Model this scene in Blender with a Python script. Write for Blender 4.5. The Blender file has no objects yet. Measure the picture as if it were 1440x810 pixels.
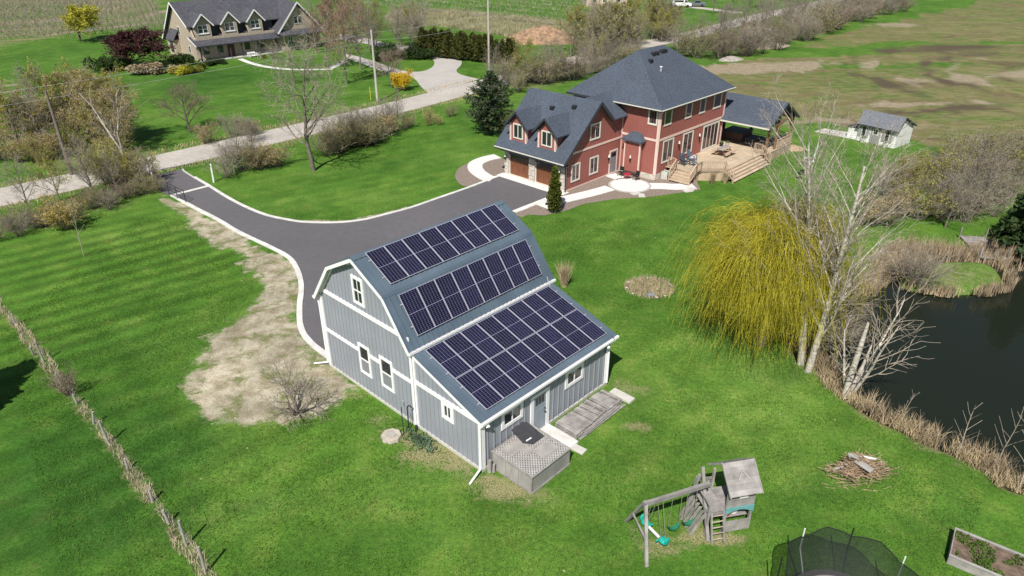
import bpy, bmesh, math, random
import numpy as np
S = bpy.context.scene
C = S.collection
R = math.radians

# ---------------------------------------------------------------- camera, light, exposure
cam = bpy.data.cameras.new("camera"); cam_o = bpy.data.objects.new("camera", cam); C.objects.link(cam_o)
cam.sensor_width = 36.0; cam.lens = 36.0 * 975.0 / 1440.0
cam.clip_start = 0.5; cam.clip_end = 6000
cam_o.location = (0, 0, 21.5); cam_o.rotation_euler = (math.pi / 2 - 0.4931, 0, 0)
S.camera = cam_o
SUN_EL, SUN_AZ = R(50.5), R(197.0)          # azimuth clockwise from +Y: the sun stands behind and left of the viewpoint
W = bpy.data.worlds.new("World"); S.world = W; W.use_nodes = True
nt = W.node_tree
sky = nt.nodes.new("ShaderNodeTexSky"); sky.sky_type = 'NISHITA'; sky.sun_disc = False
sky.sun_elevation = SUN_EL; sky.sun_rotation = SUN_AZ; sky.altitude = 100; sky.air_density = 1.0; sky.dust_density = 0.8
bg = nt.nodes["Background"]; bg.inputs[1].default_value = 0.06
nt.links.new(sky.outputs[0], bg.inputs[0])
sun = bpy.data.lights.new("sun", 'SUN'); sun.energy = 4.8; sun.angle = R(0.53); sun.color = (1.0, 0.955, 0.89)
sun_o = bpy.data.objects.new("sun", sun); C.objects.link(sun_o)
sun_o.rotation_euler = (math.pi / 2 - SUN_EL, 0, -SUN_AZ + math.pi)
S.view_settings.view_transform = 'Standard'; S.view_settings.look = 'None'
S.view_settings.exposure = 0.40; S.view_settings.gamma = 1.0; S.view_settings.use_curve_mapping = False
S.render.engine = 'CYCLES'
S.cycles.max_bounces = 6; S.cycles.transparent_max_bounces = 12

# ---------------------------------------------------------------- helpers
def tag(o, label=None, cat=None, group=None, kind=None):
    if label: o["label"] = label
    if cat: o["category"] = cat
    if group: o["group"] = group
    if kind: o["kind"] = kind
    return o

def thing(name, label, cat, loc=(0, 0, 0), rz=0.0, group=None, sc=1.0):
    o = bpy.data.objects.new(name, None); C.objects.link(o)
    o.location = (loc[0], loc[1], loc[2] if len(loc) > 2 else 0.0); o.rotation_euler = (0, 0, rz)
    o.scale = (sc, sc, sc) if not isinstance(sc, tuple) else sc
    o.empty_display_size = 0.3
    return tag(o, label, cat, group)

def place(name, me, parent=None, loc=(0, 0, 0), rot=(0, 0, 0), sc=(1, 1, 1), mat=None):
    o = bpy.data.objects.new(name, me); C.objects.link(o)
    o.location = loc; o.rotation_euler = rot; o.scale = sc
    if parent: o.parent = parent
    return o

def dup(root, loc, rz=0.0, sc=1.0, label=None, group=None):
    """copy a thing with its parts and sub-parts; mesh data stay shared"""
    r = root.copy(); C.objects.link(r)
    r.location = (loc[0], loc[1], loc[2] if len(loc) > 2 else 0.0); r.rotation_euler = (0, 0, rz)
    r.scale = (sc, sc, sc) if not isinstance(sc, tuple) else sc
    if label: r["label"] = label
    if group: r["group"] = group
    for ch in list(root.children):
        c = ch.copy(); C.objects.link(c); c.parent = r
        for g in list(ch.children):
            d = g.copy(); C.objects.link(d); d.parent = c
    return r

def vsub(a, b): return (a[0]-b[0], a[1]-b[1], a[2]-b[2])
def vadd(a, b): return (a[0]+b[0], a[1]+b[1], a[2]+b[2])
def vmul(a, s): return (a[0]*s, a[1]*s, a[2]*s)
def cross(a, b): return (a[1]*b[2]-a[2]*b[1], a[2]*b[0]-a[0]*b[2], a[0]*b[1]-a[1]*b[0])
def unit(a):
    n = math.sqrt(a[0]**2+a[1]**2+a[2]**2) or 1.0
    return (a[0]/n, a[1]/n, a[2]/n)

class MB:
    """collects shapes, then links them as one mesh object"""
    def __init__(s): s.v = []; s.f = []
    def add(s, vs, fs):
        n = len(s.v); s.v += [tuple(p) for p in vs]; s.f += [tuple(i+n for i in f) for f in fs]; return s
    def box(s, x0, x1, y0, y1, z0, z1):
        return s.add([(x0,y0,z0),(x1,y0,z0),(x1,y1,z0),(x0,y1,z0),(x0,y0,z1),(x1,y0,z1),(x1,y1,z1),(x0,y1,z1)],
                     [(0,3,2,1),(4,5,6,7),(0,1,5,4),(1,2,6,5),(2,3,7,6),(3,0,4,7)])
    def bar(s, p, q, w, h, up=(0, 0, 1)):
        d = unit(vsub(q, p)); a = cross(d, up)
        if abs(a[0])+abs(a[1])+abs(a[2]) < 1e-4: a = cross(d, (1, 0, 0))
        a = unit(a); b = cross(a, d)
        a = vmul(a, w/2); b = vmul(b, h/2); vs = []
        for e in (p, q):
            for i, j in ((-1,-1),(1,-1),(1,1),(-1,1)): vs.append(vadd(vadd(e, vmul(a, i)), vmul(b, j)))
        return s.add(vs, [(0,1,2,3),(7,6,5,4),(0,4,5,1),(1,5,6,2),(2,6,7,3),(3,7,4,0)])
    def cyl(s, p, q, r0, r1=None, n=10):
        r1 = r0 if r1 is None else r1
        d = unit(vsub(q, p)); a = cross(d, (0,0,1))
        if abs(a[0])+abs(a[1])+abs(a[2]) < 1e-3: a = (1,0,0)
        a = unit(a); b = cross(d, a); vs = []
        for e, r in ((p, r0), (q, r1)):
            for k in range(n):
                t = 2*math.pi*k/n; vs.append(vadd(e, vadd(vmul(a, r*math.cos(t)), vmul(b, r*math.sin(t)))))
        fs = [(k, (k+1) % n, n+(k+1) % n, n+k) for k in range(n)]
        return s.add(vs, fs+[tuple(range(n))[::-1], tuple(range(n, 2*n))])
    def ext(s, poly, O, U, V, N, t):
        """polygon (a, b) in the plane O + a U + b V, given the thickness t along N"""
        m = len(poly)
        A = [vadd(O, vadd(vmul(U, a), vmul(V, b))) for a, b in poly]; B = [vadd(p, vmul(N, t)) for p in A]
        return s.add(A+B, [tuple(range(m))[::-1], tuple(range(m, 2*m))]+[(k, (k+1) % m, m+(k+1) % m, m+k) for k in range(m)])
    def ell(s, c, rx, ry, rz, n=12, m=7):
        vs = []; fs = []
        for i in range(m+1):
            ph = math.pi*i/m
            for k in range(n):
                t = 2*math.pi*k/n
                vs.append((c[0]+rx*math.sin(ph)*math.cos(t), c[1]+ry*math.sin(ph)*math.sin(t), c[2]+rz*math.cos(ph)))
        for i in range(m):
            for k in range(n): fs.append((i*n+k, (i+1)*n+k, (i+1)*n+(k+1) % n, i*n+(k+1) % n))
        return s.add(vs, fs)
    def mesh(s, name, mat, fix=True, smooth=False):
        me = bpy.data.meshes.new(name); me.from_pydata(s.v, [], s.f)
        if fix:
            b = bmesh.new(); b.from_mesh(me); bmesh.ops.recalc_face_normals(b, faces=b.faces); b.to_mesh(me); b.free()
        if mat: me.materials.append(mat)
        if smooth: me.polygons.foreach_set("use_smooth", [True]*len(me.polygons))
        me.update(); return me
    def obj(s, name, mat, parent=None, smooth=False, **k):
        return place(name, s.mesh(name, mat, smooth=smooth), parent, **k)

def np_mesh(name, verts, faces, mat=None, smooth=False):
    """fast mesh from arrays; faces is (n, 3) or (n, 4)"""
    me = bpy.data.meshes.new(name); n, k = faces.shape
    me.vertices.add(len(verts)); me.vertices.foreach_set("co", np.asarray(verts, np.float32).ravel())
    me.loops.add(n*k); me.loops.foreach_set("vertex_index", np.asarray(faces, np.int32).ravel())
    me.polygons.add(n); me.polygons.foreach_set("loop_start", np.arange(0, n*k, k, dtype=np.int32))
    me.polygons.foreach_set("loop_total", np.full(n, k, np.int32))
    if smooth: me.polygons.foreach_set("use_smooth", np.ones(n, bool))
    me.update(calc_edges=True)
    if mat: me.materials.append(mat)
    return me

# ---------------------------------------------------------------- materials
def mat(name, col, rough=0.7, var=0.12, scale=3.0, bump=0.0, bscale=30.0, stretch=(1, 1, 1), metal=0.0, spec=0.5, big=0.0, bigs=0.4,
        tint=None, coat=0.0, objvar=0.0, sss=0.0):
    m = bpy.data.materials.new(name); m.use_nodes = True; n = m.node_tree.nodes; l = m.node_tree.links
    p = n["Principled BSDF"]; p.inputs["Roughness"].default_value = rough; p.inputs["Metallic"].default_value = metal
    p.inputs["Specular IOR Level"].default_value = spec; p.inputs["Coat Weight"].default_value = coat
    tc = n.new("ShaderNodeTexCoord"); mp = n.new("ShaderNodeMapping"); mp.inputs["Scale"].default_value = stretch
    l.new(tc.outputs["Object"], mp.inputs["Vector"])
    nz = n.new("ShaderNodeTexNoise"); nz.inputs["Scale"].default_value = scale; nz.inputs["Detail"].default_value = 5
    l.new(mp.outputs[0], nz.inputs["Vector"])
    r = n.new("ShaderNodeValToRGB"); l.new(nz.outputs[0], r.inputs[0])
    c2 = tint or col
    r.color_ramp.elements[0].position = 0.3; r.color_ramp.elements[1].position = 0.7
    r.color_ramp.elements[0].color = tuple(max(0, c*(1-var)) for c in col)+(1,)
    r.color_ramp.elements[1].color = tuple(c*(1+var) for c in c2)+(1,)
    out = r.outputs[0]
    if big > 0:
        n2 = n.new("ShaderNodeTexNoise"); n2.inputs["Scale"].default_value = bigs; n2.inputs["Detail"].default_value = 4
        l.new(tc.outputs["Object"], n2.inputs["Vector"])
        mr = n.new("ShaderNodeMapRange"); mr.inputs[1].default_value = 0.3; mr.inputs[2].default_value = 0.7
        mr.inputs[3].default_value = 1-big; mr.inputs[4].default_value = 1+big; l.new(n2.outputs[0], mr.inputs[0])
        mx = n.new("ShaderNodeVectorMath"); mx.operation = 'SCALE'; l.new(out, mx.inputs[0]); l.new(mr.outputs[0], mx.inputs["Scale"]); out = mx.outputs[0]
    if objvar > 0:
        oi = n.new("ShaderNodeObjectInfo"); mr = n.new("ShaderNodeMapRange"); mr.inputs[3].default_value = 1-objvar; mr.inputs[4].default_value = 1+objvar
        l.new(oi.outputs["Random"], mr.inputs[0])
        mx = n.new("ShaderNodeVectorMath"); mx.operation = 'SCALE'; l.new(out, mx.inputs[0]); l.new(mr.outputs[0], mx.inputs["Scale"]); out = mx.outputs[0]
    l.new(out, p.inputs["Base Color"])
    if bump > 0:
        n3 = n.new("ShaderNodeTexNoise"); n3.inputs["Scale"].default_value = bscale; n3.inputs["Detail"].default_value = 3
        l.new(mp.outputs[0], n3.inputs["Vector"])
        b = n.new("ShaderNodeBump"); b.inputs["Strength"].default_value = bump; b.inputs["Distance"].default_value = 0.03
        l.new(n3.outputs[0], b.inputs["Height"]); l.new(b.outputs[0], p.inputs["Normal"])
    return m

def leafmat(name, c0, c1, trans=0.25, scale=1.2, objvar=0.12):
    """thin leaf: diffuse with some light through it, light and dark leaves by position"""
    m = mat(name, c0, 0.6, 0.15, scale, tint=c1, spec=0.2, objvar=objvar)
    n = m.node_tree.nodes; l = m.node_tree.links; p = n["Principled BSDF"]
    src = p.inputs["Base Color"].links[0].from_socket
    t = n.new("ShaderNodeBsdfTranslucent"); l.new(src, t.inputs[0])
    mx = n.new("ShaderNodeMixShader"); mx.inputs[0].default_value = trans
    l.new(p.outputs[0], mx.inputs[1]); l.new(t.outputs[0], mx.inputs[2]); l.new(mx.outputs[0], n["Material Output"].inputs[0])
    return m

def glass(name, col=(0.02, 0.025, 0.03), rough=0.06, spec=0.9):
    m = mat(name, col, rough, 0.4, 0.9, spec=spec); return m

M = {}
M['siding'] = mat('grey_siding', (0.276, 0.293, 0.324), 0.6, 0.05, 2.0, 0.15, 40, (6, 6, 0.5), big=0.09, bigs=0.7)
M['trim'] = mat('white_trim', (0.80, 0.79, 0.79), 0.5, 0.03, 3)
M['roofmetal'] = mat('blue_grey_metal_roof', (0.115, 0.155, 0.195), 0.42, 0.06, 0.8, metal=0.25, big=0.14, bigs=0.6)
M['cell'] = mat('solar_cell', (0.007, 0.007, 0.026), 0.25, 0.2, 1.5, spec=0.18, objvar=0.25)
M['backsheet'] = mat('solar_backsheet', (0.17, 0.17, 0.25), 0.4, 0.05, 3)
M['alu'] = mat('aluminium_frame', (0.52, 0.52, 0.55), 0.4, 0.04, 3, metal=0.3)
M['concrete'] = mat('concrete', (0.50, 0.48, 0.44), 0.85, 0.1, 4, 0.2, 60, big=0.1)
M['kerb'] = mat('pale_concrete', (0.60, 0.585, 0.555), 0.85, 0.16, 1.7, 0.25, 60, big=0.1)
M['glass'] = glass('window_glass')
M['screen'] = mat('window_screen', (0.22, 0.23, 0.24), 0.5, 0.1, 4)
M['door'] = mat('blue_grey_door', (0.26, 0.31, 0.36), 0.45, 0.04, 3)
M['black'] = mat('black_metal', (0.015, 0.015, 0.017), 0.45, 0.2, 5)
M['greywood'] = mat('weathered_grey_wood', (0.262, 0.245, 0.232), 0.85, 0.30, 2.5, 0.3, 25, (1, 1, 1), objvar=0.16)
M['red'] = mat('red_siding', (0.285, 0.098, 0.080), 0.65, 0.06, 2.0, 0.1, 30, (5, 5, 0.5), big=0.07, bigs=0.3)
M['pinktrim'] = mat('pale_pink_trim', (0.68, 0.52, 0.45), 0.55, 0.05, 3)
M['winframe'] = mat('cream_window_frame', (0.62, 0.60, 0.53), 0.5, 0.04, 3)
M['shingle'] = mat('slate_grey_shingles', (0.055, 0.069, 0.094), 0.85, 0.32, 5.5, 0.5, 14, (1, 1, 2.2), big=0.1, bigs=0.5)
M['stone'] = mat('pale_stone', (0.50, 0.46, 0.40), 0.85, 0.28, 4, 0.4, 12)
M['garagedoor'] = mat('stained_wood_door', (0.17, 0.062, 0.028), 0.5, 0.25, 3, 0.1, 20, (4, 4, 0.5))
M['fascia'] = mat('dark_fascia', (0.035, 0.04, 0.05), 0.6, 0.1, 3)
M['deck'] = mat('deck_timber', (0.46, 0.37, 0.26), 0.8, 0.15, 1.5, 0.2, 20, big=0.1, objvar=0.08)
M['deckrail'] = mat('rail_timber', (0.44, 0.32, 0.23), 0.8, 0.15, 2, 0.2, 20, objvar=0.1)
M['timber'] = mat('brown_post_timber', (0.20, 0.105, 0.05), 0.75, 0.2, 2, 0.2, 20, (1, 1, 0.3))
M['asphalt'] = mat('asphalt', (0.108, 0.102, 0.108), 0.9, 0.07, 2.0, 0.2, 60, big=0.11, bigs=0.10)
M['gravelroad'] = mat('pale_gravel_road', (0.40, 0.365, 0.325), 0.95, 0.14, 2.5, 0.4, 18, big=0.1, bigs=0.25)
M['walk'] = mat('pale_walkway_concrete', (0.63, 0.61, 0.59), 0.85, 0.07, 3, 0.1, 40)
M['bark'] = mat('grey_bark', (0.165, 0.138, 0.118), 0.9, 0.25, 4, 0.4, 20, objvar=0.2)
M['darkbark'] = mat('dark_bark', (0.10, 0.08, 0.068), 0.9, 0.25, 4, 0.4, 20, objvar=0.2)
M['whitebark'] = mat('white_bark', (0.45, 0.41, 0.355), 0.85, 0.40, 2.6, 0.4, 12, (1, 1, 3.5))
M['twig'] = mat('grey_twigs', (0.275, 0.24, 0.185), 0.9, 0.25, 2, objvar=0.25)
M['browntwig'] = mat('brown_twigs', (0.235, 0.175, 0.13), 0.9, 0.25, 2, objvar=0.25)
M['paletwig'] = mat('pale_twigs', (0.36, 0.305, 0.245), 0.9, 0.25, 2, objvar=0.1)
M['drygrass'] = mat('dry_grass', (0.40, 0.315, 0.19), 0.9, 0.4, 1.3, objvar=0.1)
M['reed'] = mat('dry_reeds', (0.335, 0.255, 0.165), 0.9, 0.6, 1.6)


# ================================================================ GROUND AND SETTING
def smooth_line(pts, n=6, closed=False):
    """Catmull-Rom through the points"""
    P = [np.array(p, float) for p in pts]; out = []; m = len(P)
    for i in range(m if closed else m-1):
        a, b, c, d = (P[(i-1) % m], P[i], P[(i+1) % m], P[(i+2) % m]) if closed else (P[max(i-1, 0)], P[i], P[i+1], P[min(i+2, m-1)])
        for k in range(n):
            t = k/n
            out.append(tuple(0.5*((2*b)+(c-a)*t+(2*a-5*b+4*c-d)*t*t+(3*b-a-3*c+d)*t**3)))
    if not closed: out.append(tuple(P[-1]))
    return out

_rs = np.random.RandomState(7); _lat = _rs.rand(256, 256)
def vnoise(x, y, s):
    x = x*s+1000.3; y = y*s+1000.7
    xi = np.floor(x).astype(int); yi = np.floor(y).astype(int); fx = x-xi; fy = y-yi
    fx = fx*fx*(3-2*fx); fy = fy*fy*(3-2*fy); g = lambda a, b: _lat[a % 256, b % 256]
    return (g(xi, yi)*(1-fx)+g(xi+1, yi)*fx)*(1-fy)+(g(xi, yi+1)*(1-fx)+g(xi+1, yi+1)*fx)*fy
def fbm(x, y, s): return (vnoise(x, y, s)+0.5*vnoise(x, y, s*2.1)+0.25*vnoise(x, y, s*4.3))/1.75

def even_line(pts, step=2.0, k=7):
    P = np.array(pts, float); s = np.r_[0, np.cumsum(np.hypot(*np.diff(P, axis=0).T))]; t = np.arange(0, s[-1], step)
    Q = np.stack([np.interp(t, s, P[:, 0]), np.interp(t, s, P[:, 1])], 1)
    for _ in range(2):
        pad_ = np.pad(Q, ((k//2, k//2), (0, 0)), mode='edge'); Q2 = np.stack([np.convolve(pad_[:, i], np.ones(k)/k, 'valid') for i in (0, 1)], 1); Q2[:k] = Q[:k]; Q2[-k:] = Q[-k:]; Q = Q2
    return [tuple(q) for q in Q]
def sdist(x, y, poly):
    """signed distance to a polygon, negative inside"""
    d = np.full(x.shape, 1e9); ins = np.zeros(x.shape, bool); n = len(poly)
    for i in range(n):
        (x0, y0), (x1, y1) = poly[i], poly[(i+1) % n]
        ex, ey = x1-x0, y1-y0; t = np.clip(((x-x0)*ex+(y-y0)*ey)/(ex*ex+ey*ey+1e-12), 0, 1)
        d = np.minimum(d, np.hypot(x-x0-t*ex, y-y0-t*ey))
        c = ((y0 > y) != (y1 > y)); xs = x0+(y-y0)*ex/(ey if abs(ey) > 1e-12 else 1e-12); ins ^= c & (x < xs)
    return np.where(ins, -d, d)
def ldist(x, y, line):
    d = np.full(x.shape, 1e9)
    for (x0, y0), (x1, y1) in zip(line[:-1], line[1:]):
        ex, ey = x1-x0, y1-y0; t = np.clip(((x-x0)*ex+(y-y0)*ey)/(ex*ex+ey*ey+1e-12), 0, 1)
        d = np.minimum(d, np.hypot(x-x0-t*ex, y-y0-t*ey))
    return d
def sstep(a, b, v):
    t = np.clip((v-a)/(b-a), 0, 1); return t*t*(3-2*t)

POND = smooth_line([(16.46, 33.11), (16.73, 30.73), (17.14, 28.65), (17.81, 27.1), (18.68, 26.18), (19.54, 25.11), (20.49, 24.33), (21.31, 23.13), (21.98, 22.01), (28.51, 20.65), (44.01, 33.55), (42.81, 44.85), (37.72, 46.43), (35.5, 46.06), (34.47, 45.81), (32.72, 45.93), (30.77, 46.18), (29.04, 46.68), (27.26, 45.81), (25.7, 43.14), (23.28, 40.51), (20.66, 39.04), (17.83, 36.35)], 4, True)
ISLAND = smooth_line([(25.89, 41.32), (27.28, 43.14), (29.31, 44.39), (31.78, 44.74), (33.61, 44.39), (34.13, 43.03), (33.44, 41.32), (31.92, 40.11), (29.18, 39.72), (27.02, 40.01)], 4, True)
SOIL = [(-30.03, 56.0), (-26.49, 52.47), (-22.68, 48.22), (-18.99, 44.5), (-17.18, 42.16), (-16.17, 39.72), (-16.36, 37.39), (-16.73, 35.93), (-17.04, 34.01), (-16.96, 32.09), (-16.74, 30.08), (-16.49, 28.83), (-16.0, 27.89), (-14.62, 26.99), (-12.87, 26.45), (-11.22, 26.66), (-9.83, 27.32), (-9.1, 28.12), (-8.64, 28.95), (-8.09, 29.14), (-9.67, 31.26), (-11.7, 33.25), (-12.77, 35.11), (-14.0, 40.11), (-15.95, 44.16), (-21.2, 48.62), (-26.72, 53.87)]
FIELD = [(29.95, 113.55), (41.3, 122.89), (55.31, 137.75), (68.81, 152.24), (98.71, 180.13), (132.1, 209.99), (164.33, 241.07), (227.93, 245.88), (170.62, 88.9), (58.72, 48.62), (52.41, 64.77), (50.65, 66.32), (49.85, 69.59), (46.57, 71.59), (43.97, 72.36), (43.09, 74.23), (39.92, 76.46), (38.07, 80.04), (33.68, 82.6), (29.04, 88.9)]

def axis(lo, hi, step, far, grow=1.085):
    a = list(np.arange(lo, hi+1e-6, step)); s = step
    while a[-1] < far: s *= grow; a.append(a[-1]+s)
    s = step; b = []
    x = lo
    while x > -far: s *= grow; x -= s; b.append(x)
    return np.array(b[::-1]+a)
gx = axis(-34, 42, 0.34, 3200); gy = axis(13, 80, 0.34, 3200)
NX, NY = len(gx), len(gy)
XX, YY = np.meshgrid(gx, gy); X = XX.ravel(); Y = YY.ravel()
nz1 = fbm(X, Y, 0.45)-0.5; nz2 = fbm(X+50, Y-20, 0.12)-0.5; nz3 = fbm(X-9, Y+31, 1.1)-0.5
sd_p = sdist(X, Y, POND); sd_i = sdist(X, Y, ISLAND)
depth = sstep(0.9, -1.6, sd_p)*(1-sstep(0.5, -0.9, sd_i))
Z = -1.35*depth + 0.10*nz3*sstep(0.6, 0.2, depth)*sstep(0.0, 0.35, depth)
soil = sstep(1.1, -1.2, sdist(X, Y, SOIL)-0.35+1.9*nz1+1.2*nz3)
field = sstep(2.0, -2.0, sdist(X, Y, FIELD)+3.0*nz1)
dry = np.zeros_like(X); dark = np.zeros_like(X); bare = np.zeros_like(X)
def blob(arr, c, rx, ry, amt, rot=0.0, n=0.6):
    dx, dy = X-c[0], Y-c[1]; co, si = math.cos(rot), math.sin(rot)
    u = (dx*co+dy*si)/rx; v = (-dx*si+dy*co)/ry
    arr += amt*np.exp(-(u*u+v*v)*(1+n*nz3*2))
# reeds and rough grass round the pond, on the island, along the fence and the road verges
dry += 0.9*sstep(1.5, 0.2, np.abs(sd_p)+1.2*nz1)*(1-sstep(0.2, -0.6, sd_i)) + 0.55*sstep(0.3, -0.5, sd_i)
FENCE = [(-39.75, 44.85), (-31.9, 37.48), (-28.84, 34.71), (-25.7, 31.68), (-21.84, 27.95), (-18.73, 25.01), (-14.98, 21.27), (-12.6, 18.91), (-11.35, 17.65), (-9.72, 16.04)]
dry += 0.8*sstep(0.6, 0.1, ldist(X, Y, FENCE)+0.5*nz1)
ROAD_C = even_line([(-84, 18.5), (-66, 35.2)] + [(-43.59, 57.37), (-41.22, 59.74), (-38.46, 62.47), (-34.61, 66.32), (-31.07, 70.33), (-24.41, 77.62), (-18.37, 83.93), (-11.14, 92.98), (-5.27, 100.57), (0.43, 106.97), (9.46, 119.31), (19.48, 132.19), (31.48, 143.32), (42.46, 156.31), (57.65, 176.13), (84.0, 204.67)] + [(104.0, 230.0), (150, 280), (260, 400)])
rd = ldist(X, Y, ROAD_C)
dry += 0.45*sstep(4.6, 2.6, rd+1.2*nz1)
dry += 0.3*sstep(9.0, 4.0, rd+5*nz1)*sstep(0.42, 0.6, vnoise(X, Y, 0.09))
for c, rx, ry, a in [((-3.86, 24.04), 1.0, .5, .9), ((-2.52, 23.35), 1.0, .35, .9), ((-0.93, 22.6), .8, .3, .9), ((-6.37, 26.55), .8, .5, .8), ((0.0, 21.84), 1.2, .4, .7), ((3.54, 24.04), .6, .3, .5), ((6.28, 26.02), .8, .35, .7), ((1.49, 21.44), 1.0, .4, .5), ((-3.28, 24.76), 1.6, .8, .8), ((-5.34, 25.41), 1.3, .6, .9), ((-0.6, 21.84), 1.4, .7, .8), ((-1.93, 24.04), 1.3, .5, .75), ((-7.96, 28.47), 1.2, .5, .8),
                     ((5.77, 26.02), .9, .5, .5), ((5.59, 29.14), .9, 1.1, .75), ((6.77, 28.95), .7, .5, .55), ((-12.0, 20.84), 2.2, .8, .38), ((-9.4, 23.13), 2.2, .9, .30), ((-5.48, 23.13), 1.8, .9, .40), ((-8.49, 26.02), 1.4, .7, .35),
                     ((6.59, 18.84), 1.3, .7, .55), ((5.35, 18.84), .9, .7, .75), ((4.8, 19.72), .8, .5, .5), ((7.82, 19.36), 1.0, .35, .8), ((8.61, 19.18), .9, .3, .7), ((7.43, 20.08), .5, .7, .8),
                     ((14.51, 22.26), 1.0, .5, .6), ((16.96, 32.09), 1.6, 1.0, .45), ((4.83, 21.84), 1.3, .6, .3), ((10.93, 24.04), 1.0, .6, .22), ((20.05, 23.13), 2.0, .7, .35), ((18.9, 24.52), 1.4, .5, .35),
                     ((0.0, 20.65), 2, .8, .25), ((-2.78, 19.18), 2.5, .8, .2), ((-37.0, 54.51), 3, 1, .3), ((-27.05, 59.74), 3, 1.2, .28), ((-18.78, 62.68), 3.5, 1.2, .45), ((-22.84, 60.69), 2.5, .8, .4), ((-4.9, 65.87), 3, 1.5, .2), ((8.97, 39.91), 1.9, 1.7, .7),
                     ((-22.82, 33.55), 1.2, .5, .25), ((-30.31, 47.31), 3.0, 1.2, .22), ((29.01, 71.84), 1.3, 1.0, .9), ((28.37, 42.59), 2.5, 2, .3), ((58.63, 85.3), 9, 5, .3)]:
    blob(dry, c, rx, ry, a)
for c, rx, ry, a in [((76.86, 131.43), 13, 4, 1.0), ((59.75, 102.47), 14, 2.2, .75), ((56.75, 88.16), 10, 1.8, .7), ((61.04, 120.91), 8, 2.0, .4), ((51.47, 96.97), 7, 2.0, .5), ((82.56, 118.99), 8, 3, .8), ((48.13, 85.3), 7, 1.5, .6), ((49.04, 106.45), 8, 3, .45), ((41.75, 88.9), 7, 2, .35)]:
    blob(dark, c, rx, ry, a, 0.15, 1.2)
for c, rx, ry, a in [((42.81, 116.52), 15, 3.5, .95), ((35.67, 111.84), 8, 3, .9), ((84.28, 162.81), 10, 5, .9), ((63.92, 104.42), 9, 3, .75), ((77.73, 109.63), 9, 2.5, .8), ((98.26, 153.24), 20, 7, .45), ((37.17, 81.95), 10, 2.5, .7), ((49.37, 89.65), 9, 1.5, .5), ((55.48, 90.8), 9, 1.2, .6), ((46.85, 79.43), 8, 2.0, .5)]:
    blob(bare, c, rx, ry, a, 0.1, 1.0)
# curved wheel and plough marks in the field
fc = (89.55, 106.45)
ang = np.hypot(X-fc[0], (Y-fc[1])*1.25)
dark += field*0.75*sstep(0.45, 0.95, np.sin(ang*0.55+3*nz2))*sstep(62, 25, ang)*(.4+1.2*fbm(X, Y, .11)); bare += field*.6*sstep(.5, .95, np.sin(ang*.55+2.2+3*nz2))*sstep(62, 25, ang)*(.3+1.2*fbm(X+70, Y, .11))
# orchard strips beyond the road, left
for ln in [[(-91.12, 117.74), (-74.8, 103.44), (-67.11, 96.1), (-59.9, 88.9), (-53.59, 82.6)], [(-81.38, 103.93), (-65.59, 89.27), (-55.89, 79.43), (-48.6, 71.84)], [(-66.5, 85.3), (-57.44, 76.75), (-51.61, 71.84), (-47.61, 67.69)]]:
    bare += 0.9*sstep(1.5, 0.5, ldist(X, Y, ln)+0.8*nz1)
ORCH = [(-152.77, 139.42), (-115.78, 127.75), (-88.33, 124.24), (-91.21, 143.76), (-87.53, 158.42), (-77.91, 166.25), (-100.68, 225.55), (-155.2, 241.07), (-232.8, 241.07), (-270.87, 215.58)]
orch = sstep(1.5, -1.5, sdist(X, Y, ORCH)+2*nz1)
HAY = [(-41.01, 194.77), (-30.76, 201.27), (-3.46, 180.13), (12.85, 166.25), (11.42, 146.49), (5.46, 139.42), (0.0, 146.49), (-12.29, 158.42), (-25.87, 167.43)]
hay = sstep(2, -2, sdist(X, Y, HAY)+3*nz1)
ROWS2 = [(-33.98, 223.49), (-4.1, 215.58), (20.5, 194.77), (16.12, 158.42), (0.0, 180.13), (-23.07, 201.27)]
row2 = sstep(2, -2, sdist(X, Y, ROWS2)+1*nz1)
_o0, _o1 = np.array((-132.31, 139.42)), np.array((-78.43, 167.43)); perpO = np.array([-(_o1-_o0)[1], (_o1-_o0)[0]])/np.linalg.norm(_o1-_o0); offO = float(_o0@perpO)
rowdir = R(-38)
ph = (X*math.sin(rowdir)-Y*math.cos(rowdir))
orow = (X*perpO[0]+Y*perpO[1]-offO)/4.0
bare += orch*0.9*sstep(0.2, 0.8, np.cos(orow*2*math.pi)); dry -= orch*0.35*sstep(0.2, .8, -np.cos(orow*2*math.pi)) + row2*0.8*sstep(0.2, 0.8, np.sin((X*0.28+Y)*2*math.pi/9.0))
dry += hay*0.45 + orch*0.85 + field*0.0
far = sstep(190, 260, Y)*(0.4+1.2*nz2); dry += np.clip(far, 0, 1)*0.6
# brush ground
for ln, w in [([(34.62, 122.89), (43.92, 131.43), (59.23, 148.36), (74.38, 167.43), (98.79, 194.77)], 6.0), ([(2.5, 99.19), (8.6, 107.49), (17.86, 120.27), (27.06, 127.75)], 4.0), ([(-39.14, 48.62), (-37.38, 51.14), (-35.12, 53.24), (-32.71, 55.49), (-31.41, 58.27)], 1.7), ([(10.33, 131.43), (17.9, 129.93), (29.98, 146.49)], 5), ([(32.83, 54.51), (38.07, 55.33), (45.18, 57.91)], 3.5), ([(40.1, 66.32), (44.71, 66.99), (51.09, 66.99)], 3.0), ([(-48.96, 65.87), (-44.0, 66.99), (-38.35, 70.08)], 3.0)]:
    dry += 0.5*sstep(w*1.3, w*0.3, ldist(X, Y, ln)+3*nz1)
soil += 0.75*sstep(0.9, 0.1, ldist(X, Y, [(-16.43, 51.14), (-13.62, 51.28), (-10.99, 52.47), (-8.61, 54.19)])+1.0*nz1)
pale = np.zeros_like(X); lush = np.zeros_like(X)
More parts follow.
